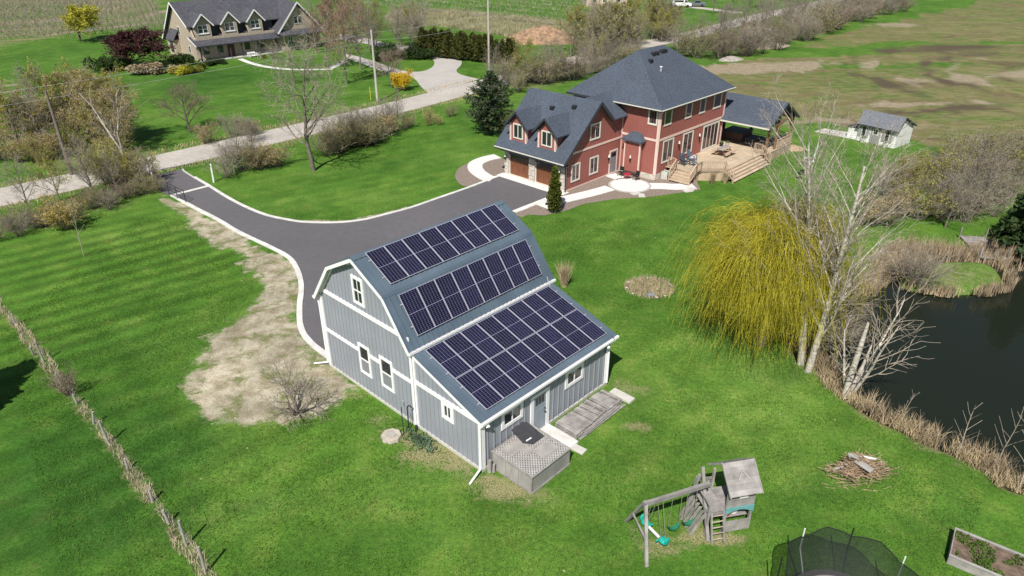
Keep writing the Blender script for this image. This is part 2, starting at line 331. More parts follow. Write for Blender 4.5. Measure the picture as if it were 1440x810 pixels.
for c, rx, ry, a in [((8.15, 31.4), 4.5, 4.0, .8), ((10.48, 27.1), 5, 2.2, .6), ((14.74, 28.24), 3.5, 2.5, .6), ((5.01, 23.13), 2.5, 1.2, .6), ((-4.83, 21.84), 4.5, 1.6, .8), ((-0.57, 19.9), 3.5, 1.5, .45), ((18.64, 22.26), 4, 1.5, .55), ((17.75, 25.51), 2.5, 1.2, .5), ((-11.35, 20.65), 3, 1.2, .6), ((-13.16, 23.13), 2, 1.5, .3),
                     ((5.68, 36.78), 3, 3, .35), ((7.61, 48.62), 5, 3, .35), ((-10.04, 57.91), 5, 2, .5), ((-20.29, 54.51), 5, 1.6, .6), ((-1.46, 69.35), 3, 2, .3), ((-28.27, 48.62), 6, 2.5, .55), ((-36.76, 92.78), 8, 6, .2), ((10.74, 18.17), 2, 1, .5), ((2.69, 18.17), 3, .8, .5), ((-2.57, 24.04), 3, .8, .5), ((6.62, 29.14), 1.5, 1.5, .5), ((8.45, 21.84), 3, .8, .4)]: blob(pale, c, rx, ry, a, .3, .8)
for c, rx, ry, a in [((-20.48, 25.01), 5, 4, .8), ((-19.2, 20.65), 5, 3, .9), ((-15.0, 19.18), 4, 1.5, .6), ((-22.48, 32.09), 5, 3.5, .5), ((-15.52, 25.01), 2.5, 3, .45), ((-6.52, 18.5), 4, .9, .5), ((-8.94, 21.44), 1.5, .6, .4), ((12.97, 21.84), 2.5, .9, .55), ((17.54, 20.27), 2, .8, .5), ((19.23, 52.93), 5, 3, .4), ((3.91, 42.59), 2.5, 3, .35), ((13.54, 30.08), 2.5, 1, .4), ((-11.19, 65.87), 6, 2.5, .3), ((-44.78, 106.45), 16, 9, .85), ((-78.8, 131.43), 10, 6, .4), ((2.52, 28.24), 2, 1, .3), ((-2.18, 22.91), 1.0, .6, .6), ((-22.19, 38.57), 3, 3, .35)]: blob(lush, c, rx, ry, a, .3, .8)
for c, rx, ry, a in [((58.13, 131.43), 22, 4, .9), ((67.11, 116.52), 20, 2.5, .75), ((108.16, 169.83), 25, 8, .5), ((50.91, 116.52), 10, 2, .6), ((73.66, 139.42), 10, 3, .6), ((95.48, 139.42), 12, 4, .6), ((49.57, 125.62), 14, 2.5, .8), ((70.59, 96.97), 8, 2, .4)]: blob(field, c, rx, ry, -a, .12, 1.0)
mud = sstep(0.9, 0.1, np.abs(sd_p+0.15)+0.8*nz3)*(1-sstep(.2, -.3, sd_i)); dark += 0.7*mud
mown = 0.22*np.ones_like(X)
for c, rx, ry, a in [((-27.52, 44.85), 10, 6, 1.3), ((-26.9, 33.55), 8, 6, .9), ((-13.51, 24.04), 6, 5, .25), ((-19.07, 21.44), 6, 5, .4), ((-10.58, 61.67), 8, 4, .2)]: blob(mown, c, rx, ry, a, 0, .2)
attrs = dict(mown=mown, pale=pale, lush=lush, soil=soil, dry=dry, field=field, dark=dark, bare=bare)
idx = np.arange(NX*NY).reshape(NY, NX)
quads = np.stack([idx[:-1, :-1].ravel(), idx[:-1, 1:].ravel(), idx[1:, 1:].ravel(), idx[1:, :-1].ravel()], 1)
gme = np_mesh("ground", np.stack([X, Y, Z], 1), quads, None, True)
for k, a in attrs.items():
    at = gme.attributes.new(k, 'FLOAT', 'POINT'); at.data.foreach_set("value", np.clip(a, 0, 1.3).astype(np.float32))

def ground_material():
    m = bpy.data.materials.new("lawn_and_field"); m.use_nodes = True; n = m.node_tree.nodes; l = m.node_tree.links
    p = n["Principled BSDF"]; p.inputs["Roughness"].default_value = 0.9; p.inputs["Specular IOR Level"].default_value = 0.15
    geo = n.new("ShaderNodeNewGeometry")
    def noise(s, d=4, rough=0.55, vec=None, dist=0.0):
        k = n.new("ShaderNodeTexNoise"); k.inputs["Scale"].default_value = s; k.inputs["Detail"].default_value = d; k.inputs["Roughness"].default_value = rough
        k.inputs["Distortion"].default_value = dist
        l.new(vec or geo.outputs["Position"], k.inputs["Vector"]); return k.outputs[0]
    def ramp(src, stops):
        r = n.new("ShaderNodeValToRGB"); e = r.color_ramp.elements
        while len(e) < len(stops): e.new(0.5)
        for q, (pos, c) in zip(e, stops): q.position = pos; q.color = tuple(c)+(1,)
        l.new(src, r.inputs[0]); return r.outputs[0]
    def mix(f, a, b):
        k = n.new("ShaderNodeMix"); k.data_type = 'RGBA'
        l.new(f, k.inputs[0]); l.new(a, k.inputs[6]); l.new(b, k.inputs[7]); return k.outputs[2]
    def math_(op, a, b=None, c=None):
        k = n.new("ShaderNodeMath"); k.operation = op
        for i, v in enumerate((a, b, c)):
            if v is None: continue
            if isinstance(v, (int, float)): k.inputs[i].default_value = v
            else: l.new(v, k.inputs[i])
        return k.outputs[0]
    def mask(attr, nsrc, amp=0.9, lo=0.35, hi=0.65):
        a = n.new("ShaderNodeAttribute"); a.attribute_name = attr
        v = math_('MULTIPLY_ADD', math_('SUBTRACT', nsrc, 0.5), amp, a.outputs["Fac"])
        k = n.new("ShaderNodeMapRange"); k.interpolation_type = 'SMOOTHSTEP'; k.inputs[1].default_value = lo; k.inputs[2].default_value = hi
        l.new(v, k.inputs[0]); return k.outputs[0]
    big, mid, fine, vfine = noise(0.10, 3), noise(0.55, 5, 0.6), noise(4.5, 4, 0.7), noise(16, 3, 0.7)
    lawn = ramp(big, [(0.32, (0.043, 0.112, 0.011)), (0.50, (0.069, 0.155, 0.017)), (0.68, (0.114, 0.204, 0.031))])
    lawn2 = ramp(mid, [(0.32, (0.030, 0.086, 0.010)), (0.52, (0.063, 0.147, 0.017)), (0.70, (0.140, 0.200, 0.038))])
    f5 = n.new("ShaderNodeValue"); f5.outputs[0].default_value = 0.5
    lawn = mix(f5.outputs[0], lawn, lawn2)
    mr5 = n.new("ShaderNodeMapRange"); mr5.inputs[1].default_value = .34; mr5.inputs[2].default_value = .66; mr5.inputs[3].default_value = .90; mr5.inputs[4].default_value = 1.12; l.new(noise(0.27, 5, .62, dist=.5), mr5.inputs[0])
    v5 = n.new("ShaderNodeVectorMath"); v5.operation = 'SCALE'; l.new(lawn, v5.inputs[0]); l.new(mr5.outputs[0], v5.inputs["Scale"]); lawn = v5.outputs[0]
    # yellower thin spots
    lawn = mix(math_('MULTIPLY', ramp(noise(1.3, 4, 0.65), [(0.58, (0, 0, 0)), (0.75, (1, 1, 1))]), 0.40), lawn, ramp(fine, [(0.3, (0.10, 0.13, 0.02)), (0.7, (0.20, 0.20, 0.05))]))
    # mower lanes: broad bent bands
    wv = n.new("ShaderNodeTexWave"); wv.inputs["Scale"].default_value = 0.19; wv.inputs["Distortion"].default_value = 6.0; wv.inputs["Detail"].default_value = 1.0; wv.inputs["Detail Scale"].default_value = 0.16
    mp = n.new("ShaderNodeMapping"); mp.inputs["Rotation"].default_value = (0, 0, R(52)); l.new(geo.outputs["Position"], mp.inputs[0]); l.new(mp.outputs[0], wv.inputs[0])
    lanes = n.new("ShaderNodeMapRange"); lanes.inputs[3].default_value = 0.78; lanes.inputs[4].default_value = 1.18; l.new(wv.outputs["Fac"], lanes.inputs[0])
    grain = n.new("ShaderNodeMapRange"); grain.inputs[1].default_value = 0.25; grain.inputs[2].default_value = 0.75; grain.inputs[3].default_value = 0.62; grain.inputs[4].default_value = 1.38; l.new(fine, grain.inputs[0])
    grain2 = n.new("ShaderNodeMapRange"); grain2.inputs[1].default_value = 0.25; grain2.inputs[2].default_value = 0.75; grain2.inputs[3].default_value = 0.42; grain2.inputs[4].default_value = 1.58; l.new(vfine, grain2.inputs[0])
    mw = n.new("ShaderNodeAttribute"); mw.attribute_name = 'mown'
    lanef = math_('ADD', 1.0, math_('MULTIPLY', math_('SUBTRACT', lanes.outputs[0], 1.0), mw.outputs["Fac"]))
    sc = math_('MULTIPLY', lanef, grain.outputs[0])
    v1 = n.new("ShaderNodeVectorMath"); v1.operation = 'SCALE'; l.new(lawn, v1.inputs[0]); l.new(sc, v1.inputs["Scale"]); col = v1.outputs[0]
    def tint(attr, k, tgt):
        a = n.new("ShaderNodeAttribute"); a.attribute_name = attr; c = n.new("ShaderNodeRGB"); c.outputs[0].default_value = tgt+(1,)
        mm = n.new("ShaderNodeMix"); mm.data_type = 'RGBA'; mm.blend_type = 'MULTIPLY'; l.new(math_('MULTIPLY', math_('MINIMUM', a.outputs["Fac"], 1.0), k), mm.inputs[0]); l.new(col, mm.inputs[6]); l.new(c.outputs[0], mm.inputs[7]); return mm.outputs[2]
    col = tint('pale', 1.0, (1.55, 1.28, 1.7)); col = tint('lush', 1.0, (0.52, 0.66, 0.72))
    # field of weeds, stubble and turned soil
    sv = n.new("ShaderNodeMapping"); sv.inputs["Scale"].default_value = (0.55, 1.0, 1.0); sv.inputs["Rotation"].default_value = (0, 0, R(-12)); l.new(geo.outputs["Position"], sv.inputs[0])
    fn = noise(0.22, 6, 0.68, sv.outputs[0], 0.6); fn2 = noise(0.9, 4, 0.6, sv.outputs[0])
    fcol = ramp(fn, [(0.32, (0.085, 0.068, 0.036)), (0.42, (0.165, 0.135, 0.065)), (0.49, (0.115, 0.130, 0.040)), (0.56, (0.205, 0.172, 0.085)), (0.66, (0.085, 0.135, 0.026))])
    fcol = mix(ramp(noise(0.13, 6, .7, sv.outputs[0], 1.2), [(0.50, (0, 0, 0)), (0.60, (.8, .8, .8))]), fcol, ramp(fn2, [(.35, (.055, .115, .018)), (.65, (.115, .165, .035))]))
    fcol = mix(ramp(noise(0.30, 6, .75, sv.outputs[0], 1.5), [(0.56, (0, 0, 0)), (0.66, (.85, .85, .85))]), fcol, ramp(fine, [(.3, (.085, .062, .040)), (.7, (.15, .115, .075))]))
    fcol = mix(math_('MULTIPLY', ramp(fn2, [(0.45, (0, 0, 0)), (0.7, (1, 1, 1))]), 0.45), fcol, ramp(fine, [(0.3, (0.19, 0.165, 0.085)), (0.7, (0.27, 0.23, 0.13))]))
    col = mix(mask('field', noise(0.8), 0.5), col, fcol)
    col = mix(math_('MULTIPLY', mask('dry', noise(2.4, 7, 0.8), 2.6, 0.35, 1.15), 0.88), col, ramp(vfine, [(0.3, (0.14, 0.135, 0.055)), (0.7, (0.33, 0.285, 0.165))]))
    col = mix(mask('bare', noise(0.5, 5), 0.8, 0.4, 0.8), col, ramp(noise(1.2, 5, 0.7), [(0.3, (0.19, 0.155, 0.10)), (0.7, (0.34, 0.285, 0.20))]))
    col = mix(mask('dark', noise(0.6, 7, 0.75, sv.outputs[0], 0.8), 1.3, 0.35, 1.12), col, ramp(fine, [(0.3, (0.068, 0.052, 0.033)), (0.7, (0.105, 0.080, 0.052))]))
    sm = noise(1.6, 6, 0.72)
    scol = ramp(noise(0.9, 6, 0.7), [(0.28, (0.20, 0.160, 0.105)), (0.46, (0.31, 0.268, 0.19)), (0.58, (0.43, 0.39, 0.295)), (0.74, (0.28, 0.245, 0.15))])
    gb = n.new("ShaderNodeMapRange"); gb.inputs[1].default_value = .35; gb.inputs[2].default_value = .65; gb.inputs[3].default_value = .78; gb.inputs[4].default_value = 1.16; l.new(noise(0.28, 4, .6), gb.inputs[0])
    gv = n.new("ShaderNodeVectorMath"); gv.operation = 'SCALE'; l.new(scol, gv.inputs[0]); l.new(gb.outputs[0], gv.inputs["Scale"]); scol = gv.outputs[0]
    # weeds coming up in the bare soil
    scol = mix(ramp(noise(0.75, 6, 0.72, dist=0.4), [(0.50, (0, 0, 0)), (0.62, (0.9, 0.9, 0.9))]), scol, ramp(fine, [(0.3, (0.09, 0.13, 0.03)), (0.7, (0.17, 0.18, 0.07))]))
    col = mix(mask('soil', sm, 1.5, 0.36, 0.74), col, scol)
    # dandelions and daisies
    vo = n.new("ShaderNodeTexVoronoi"); vo.inputs["Scale"].default_value = 1.1; l.new(geo.outputs["Position"], vo.inputs["Vector"])
    fl = math_('MULTIPLY', math_('LESS_THAN', vo.outputs["Distance"], 0.055), ramp(noise(0.09, 2), [(0.5, (0, 0, 0)), (0.6, (1, 1, 1))]))
    col = mix(math_('MULTIPLY', fl, 0.6), col, ramp(fine, [(0.0, (0.55, 0.5, 0.25)), (1.0, (0.6, 0.58, 0.4))]))
    v2 = n.new("ShaderNodeVectorMath"); v2.operation = 'SCALE'; l.new(col, v2.inputs[0]); l.new(grain2.outputs[0], v2.inputs["Scale"])
    l.new(v2.outputs[0], p.inputs["Base Color"])
    bh = math_('ADD', math_('MULTIPLY', fine, 0.7), math_('MULTIPLY', vfine, 0.5))
    b = n.new("ShaderNodeBump"); b.inputs["Strength"].default_value = 0.55; b.inputs["Distance"].default_value = 0.07
    l.new(bh, b.inputs["Height"]); l.new(b.outputs[0], p.inputs["Normal"])
    return m
gme.materials.append(ground_material())
tag(place("ground", gme), kind="structure")

def water_material():
    m = bpy.data.materials.new("pond_water"); m.use_nodes = True; n = m.node_tree.nodes; l = m.node_tree.links
    p = n["Principled BSDF"]; p.inputs["Base Color"].default_value = (0.013, 0.017, 0.011, 1); p.inputs["Roughness"].default_value = 0.05
    p.inputs["IOR"].default_value = 1.33; p.inputs["Specular IOR Level"].default_value = 0.27
    g = n.new("ShaderNodeNewGeometry"); z = n.new("ShaderNodeTexNoise"); z.inputs["Scale"].default_value = 2.4; z.inputs["Detail"].default_value = 3
    l.new(g.outputs["Position"], z.inputs["Vector"])
    b = n.new("ShaderNodeBump"); b.inputs["Strength"].default_value = 0.22; b.inputs["Distance"].default_value = 0.04
    l.new(z.outputs[0], b.inputs["Height"]); l.new(b.outputs[0], p.inputs["Normal"]); return m
def sheet(name, pts, z, m, t=0.0, kind="structure", parent=None):
    """flat polygon, given thickness t downwards if any"""
    b = bmesh.new(); vs = [b.verts.new((x, y, z)) for x, y in pts]; f = b.faces.new(vs)
    if f.normal.z < 0: bmesh.ops.reverse_faces(b, faces=[f])
    b.normal_update()
    if t > 0:
        r = bmesh.ops.extrude_face_region(b, geom=list(b.faces))
        bmesh.ops.translate(b, verts=[v for v in r['geom'] if isinstance(v, bmesh.types.BMVert)], vec=(0, 0, t)); bmesh.ops.recalc_face_normals(b, faces=b.faces)
        for v in b.verts: v.co.z -= t
    bmesh.ops.triangulate(b, faces=[q for q in b.faces if len(q.verts) > 4])
    me = bpy.data.meshes.new(name); b.to_mesh(me); b.free(); me.materials.append(m)
    return tag(place(name, me, parent), kind=kind)
def ribbon(name, line, w, z0, z1, m, side=0.0, kind="structure", parent=None, widths=None):
    """strip of width w along a line, side shifts it across"""
    P = np.array(line, float); T = np.gradient(P, axis=0); T /= np.linalg.norm(T, axis=1)[:, None]+1e-9
    Nn = np.stack([-T[:, 1], T[:, 0]], 1); ww = np.full(len(P), w) if widths is None else np.array(widths)
    A = P+Nn*(side+ww[:, None]/2); B = P+Nn*(side-ww[:, None]/2); n = len(P)
    v = np.concatenate([np.c_[A, np.full(n, z1)], np.c_[B, np.full(n, z1)], np.c_[A, np.full(n, z0)], np.c_[B, np.full(n, z0)]])
    f = []
    for i in range(n-1):
        f += [(n+i, n+i+1, i+1, i), (i, i+1, 2*n+i+1, 2*n+i), (n+i+1, n+i, 3*n+i, 3*n+i+1)]
    f += [(0, 2*n, 3*n, n), (n-1, 2*n-1, 4*n-1, 3*n-1)]
    me = bpy.data.meshes.new(name); me.from_pydata(v.tolist(), [], f); me.materials.append(m); me.update()
    return tag(place(name, me, parent), kind=kind)

big_pond = [(p[0], p[1]) for p in POND]
cpx = sum(p[0] for p in big_pond)/len(big_pond); cpy = sum(p[1] for p in big_pond)/len(big_pond)
sheet("pond_water", [(cpx+(x-cpx)*1.06, cpy+(y-cpy)*1.06) for x, y in big_pond], -0.55, water_material())

# road, drive and its pale concrete kerbs
ribbon("gravel_road", ROAD_C, 5.2, 0.0, 0.02, M['gravelroad'])
LK = smooth_line([(-29.73, 56.94), (-26.7, 54.11), (-23.76, 51.5), (-21.16, 48.96), (-17.84, 46.18), (-15.97, 44.39), (-14.78, 42.27), (-13.95, 40.01), (-13.38, 37.48), (-12.65, 35.03), (-11.64, 33.33), (-9.87, 31.47)], 5)
RK = smooth_line([(-31.73, 64.13), (-31.17, 63.29), (-29.28, 61.28), (-27.42, 59.37), (-25.0, 56.76), (-22.68, 54.51), (-20.27, 52.55), (-18.23, 51.5), (-16.36, 50.9), (-13.81, 50.85), (-11.84, 51.43), (-10.15, 52.63), (-8.31, 54.11), (-6.14, 56.42), (-3.82, 58.9), (-1.13, 62.07)], 5)
pad = [(-0.74, 62.47), (4.69, 57.73), (2.94, 56.34), (0.12, 53.4)]
DRIVE = LK + [(-8.5, 31.6), (-3.0, 38.5)] + pad[::-1] + RK[::-1] + [(-33.86, 62.37), (-32.42, 59.37), (-31.0, 57.91)]
sheet("driveway", DRIVE, 0.028, M['asphalt'])
ribbon("kerb", LK, 0.34, 0.0, 0.07, M['kerb'], side=0.15, widths=[0.34+0.012*math.sin(i*1.7) for i in range(len(LK))])
ribbon("kerb", RK[9:], 0.28, 0.0, 0.07, M['kerb'], side=0.12)
ribbon("kerb", RK[:10], 0.16, 0.0, 0.06, M['concrete'], side=0.06)
ribbon("kerb", [(-29.73, 56.94), (-27.42, 59.37)], 0.42, 0.0, 0.034, M['kerb'])
ribbon("kerb", [(0.06, 53.32), (1.5, 54.83), (2.94, 56.34)], 0.5, 0.0, 0.07, M['kerb'], side=-0.2)
# planting beds and paths by the red house
mulch = mat('mulch', (0.21, 0.165, 0.135), 0.95, 0.35, 6, 0.5, 25)
sheet("garden_bed", smooth_line([(-5.35, 62.47), (-5.14, 64.35), (-4.53, 65.65), (-3.67, 66.65), (-2.15, 67.69), (-0.57, 66.77), (-0.8, 62.47), (-2.47, 60.5), (-4.16, 59.37), (-4.95, 60.5)], 4, True), 0.012, mulch)
sheet("garden_bed", [(0.12, 52.63), (0.8, 52.02), (1.28, 52.63), (2.66, 52.47), (4.53, 53.55), (6.01, 55.0), (8.87, 56.17), (11.9, 56.68), (15.1, 57.82), (16.76, 58.45), (17.07, 61.67), (15.3, 63.71), (12.41, 64.77), (10.49, 65.87), (4.86, 58.27), (3.05, 56.0), (1.49, 54.51)], 0.012, mulch)
ribbon("path", smooth_line([(-1.44, 68.15), (-2.57, 67.34), (-3.44, 66.09), (-3.59, 64.77), (-3.25, 63.29), (-2.38, 61.67), (-1.78, 61.28)], 6), 1.45, 0.0, 0.05, M['walk'])
ribbon("path", [(-1.14, 62.68), (0.98, 60.79), (3.3, 58.72), (4.73, 57.37)], 0.85, 0.0, 0.055, M['walk'])
ribbon("path", smooth_line([(2.5, 54.35), (3.95, 55.66), (5.68, 56.76), (7.2, 57.73), (8.78, 58.9)], 5), 1.35, 0.0, 0.045, M['walk'], widths=None)
ribbon("path", smooth_line([(12.05, 59.37), (13.46, 59.37), (14.7, 59.18), (16.4, 59.37)], 5), 1.5, 0.0, 0.045, M['walk'])
ribbon("path", smooth_line([(9.23, 62.47), (9.69, 61.87), (10.37, 61.08)], 4), 1.2, 0.0, 0.05, M['walk'])
pc = (10.63, 59.55)
pdisc = MB(); pdisc.cyl((pc[0], pc[1], 0.0), (pc[0], pc[1], 0.06), 1.72, n=40)
pd = pdisc.obj("patio", M['walk']); tag(pd, kind="structure")
ring = [(pc[0]+1.83*math.cos(t*math.pi/20), pc[1]+1.83*math.sin(t*math.pi/20)) for t in range(41)]
ribbon("patio_edging", ring, 0.2, 0.0, 0.05, mat('grey_edging', (0.38, 0.36, 0.34), 0.9, 0.15, 5))
for k, (px, py) in enumerate([(10.79, 57.46), (11.26, 56.94), (16.0, 58.72), (15.6, 58.09)]):
    s_ = MB(); s_.ext([(-.42, -.26), (.40, -.30), (.45, .22), (-.36, .30)], (0, 0, 0), (1, 0, 0), (0, 1, 0), (0, 0, 1), 0.05)
    tag(s_.obj("stepping_stone", M['concrete'], loc=(px, py, 0.012), rot=(0, 0, 0.6+k)), kind="structure")
# neighbour's concrete drive
ncol = mat('pale_drive_concrete', (0.40, 0.375, 0.345), 0.9, 0.08, 1.5, big=0.06)
nd = smooth_line([(-11.26, 95.89), (-12.97, 100.57), (-14.37, 105.43), (-16.24, 109.08), (-18.87, 109.9), (-22.14, 114.14), (-25.36, 118.99), (-28.18, 122.89)], 4)
sheet("neighbour_drive", nd + smooth_line([(-29.3, 127.03), (-26.81, 124.59), (-23.7, 120.91), (-20.15, 115.91), (-16.98, 112.12), (-14.43, 111.28), (-12.95, 114.14), (-12.86, 118.99), (-14.43, 124.93), (-16.95, 127.39), (-20.51, 130.31), (-24.42, 134.52), (-29.33, 139.42), (-33.48, 142.87), (-35.09, 150.27), (-30.79, 146.95), (-23.74, 138.58), (-19.19, 134.92), (-14.86, 131.43), (-11.02, 127.03), (-8.62, 120.91), (-8.33, 116.52), (-8.74, 112.41), (-7.85, 109.08), (-4.87, 105.68)], 4), 0.034, ncol)
ribbon("garden_path", smooth_line([(-46.17, 122.23), (-43.3, 118.68), (-39.98, 115.61), (-36.17, 113.55), (-32.63, 112.98), (-28.48, 113.55)], 4), 0.9, 0.0, 0.03, M['walk'])
ribbon("garden_path", smooth_line([(-29.16, 113.55), (-28.56, 115.91), (-27.87, 120.27)], 4), 1.0, 0.0, 0.03, M['walk'])
far_lane = ribbon("farm_lane", [(46.74, 199.6), (51.8, 193.2), (57.03, 185.73)], 3.4, 0.0, 0.02, M['gravelroad'])


# ================================================================ GREY BARN WITH LEAN-TO
YAW = 0.809
BX, BY = (-9.81, 31.1)
barn = thing("barn", "grey gambrel roofed barn with white trim, blue metal roof and lean-to", "barn", (BX, BY, 0), YAW-math.pi/2)
def barn_w(x, y):
    c, s = math.cos(YAW-math.pi/2), math.sin(YAW-math.pi/2); return (BX+x*c-y*s, BY+x*s+y*c)
WX, BL_ = 7.32, 8.95
RIDGE, KN, EV = (3.66, 7.80), (5.84, 6.63), (7.50, 4.38)
LT, LE = (7.46, 4.30), (11.93, 2.88)
mirror = lambda p: (7.32-p[0], p[1])
gamb = [(0, 0.14), (WX, 0.14), (WX, 4.45), (5.72, 6.56), (3.66, 7.66), (1.60, 6.56), (0, 4.45)]
X3, Y3, Z3 = (1, 0, 0), (0, 1, 0), (0, 0, 1)
MB().ext(gamb, (0, 0, 0), X3, Z3, Y3, 0.14).obj("wall", M['siding'], barn)
MB().ext(gamb, (0, BL_-0.14, 0), X3, Z3, Y3, 0.14).obj("wall", M['siding'], barn)
MB().box(0, 0.14, 0.14, BL_-0.14, 0.14, 4.45).obj("wall", M['siding'], barn)
lean = [(WX+0.004, 0.14), (11.75, 0.14), (11.75, 2.80), (WX+0.004, 4.20)]
MB().ext(lean, (0, 0.006, 0), X3, Z3, Y3, 0.14).obj("wall", M['siding'], barn)
MB().ext(lean, (0, BL_-0.146, 0), X3, Z3, Y3, 0.14).obj("wall", M['siding'], barn)
MB().box(11.61, 11.75, 0.146, BL_-0.146, 0.14, 2.82).obj("wall", M['siding'], barn)
MB().box(-0.04, 11.80, -0.04, BL_+0.04, -0.05, 0.15).obj("foundation", M['concrete'], barn)
# battens: every vertical board joint of the siding is a strip of its own
bat = MB().box(-.5, .5, -.5, .5, 0, 1).mesh("batten", M['siding'])
def batten(x, y, z0, z1, wx=0.045, wy=0.035): place("batten", bat, barn, (x, y, z0), sc=(wx, wy, z1-z0))
def gtop(x):
    xx = x if x <= 3.66 else 7.32-x
    return 4.45+xx*(6.56-4.45)/1.6 if xx < 1.6 else 6.56+(xx-1.6)*(7.66-6.56)/2.06
FW = [(3.12, 4.02, 5.2, 6.7), (3.0, 3.95, 1.12, 2.88), (4.75, 5.76, 1.14, 2.92)]      # openings of the gable wall
LW = [(9.24, 10.03, 1.66, 2.64)]
SW = [(1.2, 2.58, 1.58, 2.52), (3.1, 4.38, 0.14, 2.32), (5.55, 6.93, 1.47, 2.44)]
def spans(z0, z1, s, holes):
    cut = [(b, t) for a, c, b, t in holes if a-0.1 < s < c+0.1]; cut.sort(); cur = z0
    for b, t in cut:
        if b-cur > 0.1: yield cur, b
        cur = max(cur, t)
    if z1-cur > 0.1: yield cur, z1
for i in range(1, 24):
    x = i*0.305
    for a, b in spans(0.16, gtop(x)-0.05, x, FW): batten(x, -0.015, a, b, 0.04, 0.03)
for i in range(1, 15):
    x = 7.46+i*0.305
    if x > 11.6: continue
    for a, b in spans(0.16, 4.16-(x-7.32)*0.318, x, LW): batten(x, -0.010, a, b, 0.04, 0.03)
for i in range(0, 22):
    y = 0.36+i*0.395
    for a, b in spans(0.16, 2.8, y, SW): batten(11.765, y, a, b, 0.04, 0.06)
# white bands and corner boards
def trim(*a, name="trim_board"): MB().box(*a).obj(name, M['trim'], barn)
trim(0.16, WX-0.1, -0.052, -0.004, 4.72, 4.93); trim(0.16, 3.0, -0.052, -0.004, 2.33, 2.52); trim(3.95, 4.75, -0.052, -0.004, 2.38, 2.57); trim(5.76, WX-0.14, -0.052, -0.004, 2.42, 2.61)
trim(WX+0.2, 11.62, -0.050, 0.002, 2.58, 2.78); trim(-0.06, 0.16, -0.06, 0.0, 0.14, 4.45, name="corner_board"); trim(-0.06, -0.004, 0.0, 0.2, 0.14, 4.45, name="corner_board")
trim(WX-0.14, WX+0.20, -0.07, 0.0, 0.14, 4.28, name="corner_board"); trim(11.62, 11.82, -0.06, 0.0, 0.14, 2.84, name="corner_board"); trim(11.752, 11.82, 0.0, 0.16, 0.14, 2.84, name="corner_board")
trim(11.752, 11.80, BL_-0.2, BL_+0.03, 0.14, 2.82, name="corner_board")
# roof sheets with raised ribs
def roof_sheet(a, b, y0, y1, flip=False, name="roof_sheet", t=0.06):
    m = MB(); dx, dz = b[0]-a[0], b[1]-a[1]; L = math.hypot(dx, dz); n = (-dz/L, dx/L) if dx < 0 else (dz/-L*1.0, dx/L)
    n = (-dz/L, dx/L)
    if n[1] < 0: n = (-n[0], -n[1])
    U = (dx/L, 0, dz/L); N = (n[0], 0, n[1])
    m.ext([(0, y0), (L, y0), (L, y1), (0, y1)], (a[0], 0, a[1]), U, Y3, N, -t)
    k = int((y1-y0)/0.30)
    for i in range(k+1):
        y = y0+0.03+i*(y1-y0-0.06)/k
        m.ext([(0.01, y-0.025), (L-0.01, y-0.025), (L-0.01, y+0.025), (0.01, y+0.025)], (a[0]+N[0]*0.001, 0, a[1]+N[2]*0.001), U, Y3, N, 0.042)
    return m.obj(name, M['roofmetal'], barn)
Y0, Y1 = -0.30, 9.60
for f in (lambda p: p, mirror):
    roof_sheet(f(RIDGE), f(KN), Y0, Y1); roof_sheet(f(KN), f(EV), Y0, Y1)
roof_sheet(LT, LE, -0.16, 9.36)
MB().ext([(-.22, -.105), (0, .02), (.22, -.105), (.22, -.085), (0, .05), (-.22, -.085)], (3.66, Y0, 7.82), X3, Z3, Y3, Y1-Y0).obj("ridge_cap", M['roofmetal'], barn)
for f in (lambda p: p, mirror):
    k = f(KN); s = 1 if k[0] > 3.66 else -1
    MB().ext([(-.14*s, .075), (0, 0.012), (.08*s, -.11), (.10*s, -.10), (.015*s, .035), (-.14*s, .095)], (k[0], Y0, k[1]), X3, Z3, Y3, Y1-Y0).obj("roof_flashing", M['roofmetal'], barn)
# rake boards, soffits and gutters
for yy, nm in ((Y0, 0), (Y1, 1)):
    for f in (lambda p: p, mirror):
        for a, b in ((RIDGE, KN), (KN, EV)):
            a, b = f(a), f(b); a = (a[0], yy, a[1]-0.12); b = (b[0], yy, b[1]-0.12)
            MB().bar(a, b, 0.035, 0.17, (0, 1, 0) if False else (0, 0, 1)).obj("rake_board", M['trim'], barn)
    MB().bar((LT[0], yy if nm == 0 else 9.36, LT[1]-0.12), (LE[0], yy if nm == 0 else 9.36, LE[1]-0.12), 0.035, 0.14).obj("rake_board", M['trim'], barn) if nm else MB().bar((LT[0]+0.1, -0.16, LT[1]-0.13), (LE[0], -0.16, LE[1]-0.12), 0.035, 0.14).obj("rake_board", M['trim'], barn)
for f in (mirror,):
    for a, b in ((RIDGE, KN), (KN, EV)):
        a, b = f(a), f(b); MB().bar((a[0], -0.15, a[1]-0.10), (b[0], -0.15, b[1]-0.10), 0.27, 0.02, (0, 0, 1)).obj("soffit", M['trim'], barn)
MB().bar((2.9, -0.03, 7.18), (3.66, -0.03, 7.56), 0.06, 0.16).obj("rake_trim", M['trim'], barn)
MB().bar((3.66, -0.03, 7.56), (5.6, -0.03, 6.52), 0.06, 0.16).obj("rake_trim", M['trim'], barn)
MB().bar((0.1, -0.03, 4.55), (1.55, -0.03, 6.46), 0.06, 0.10).obj("rake_trim", M['trim'], barn)
def gutter(x, y0, y1, z):
    m = MB(); m.box(x, x+0.13, y0, y1, z-0.11, z-0.09); m.box(x, x+0.015, y0, y1, z-0.09, z); m.box(x+0.115, x+0.13, y0, y1, z-0.09, z+0.005)
    m.box(x+.015, x+.115, y0, y0+0.02, z-.09, z); m.box(x+.015, x+.115, y1-.02, y1, z-.09, z); m.obj("gutter", M['trim'], barn)
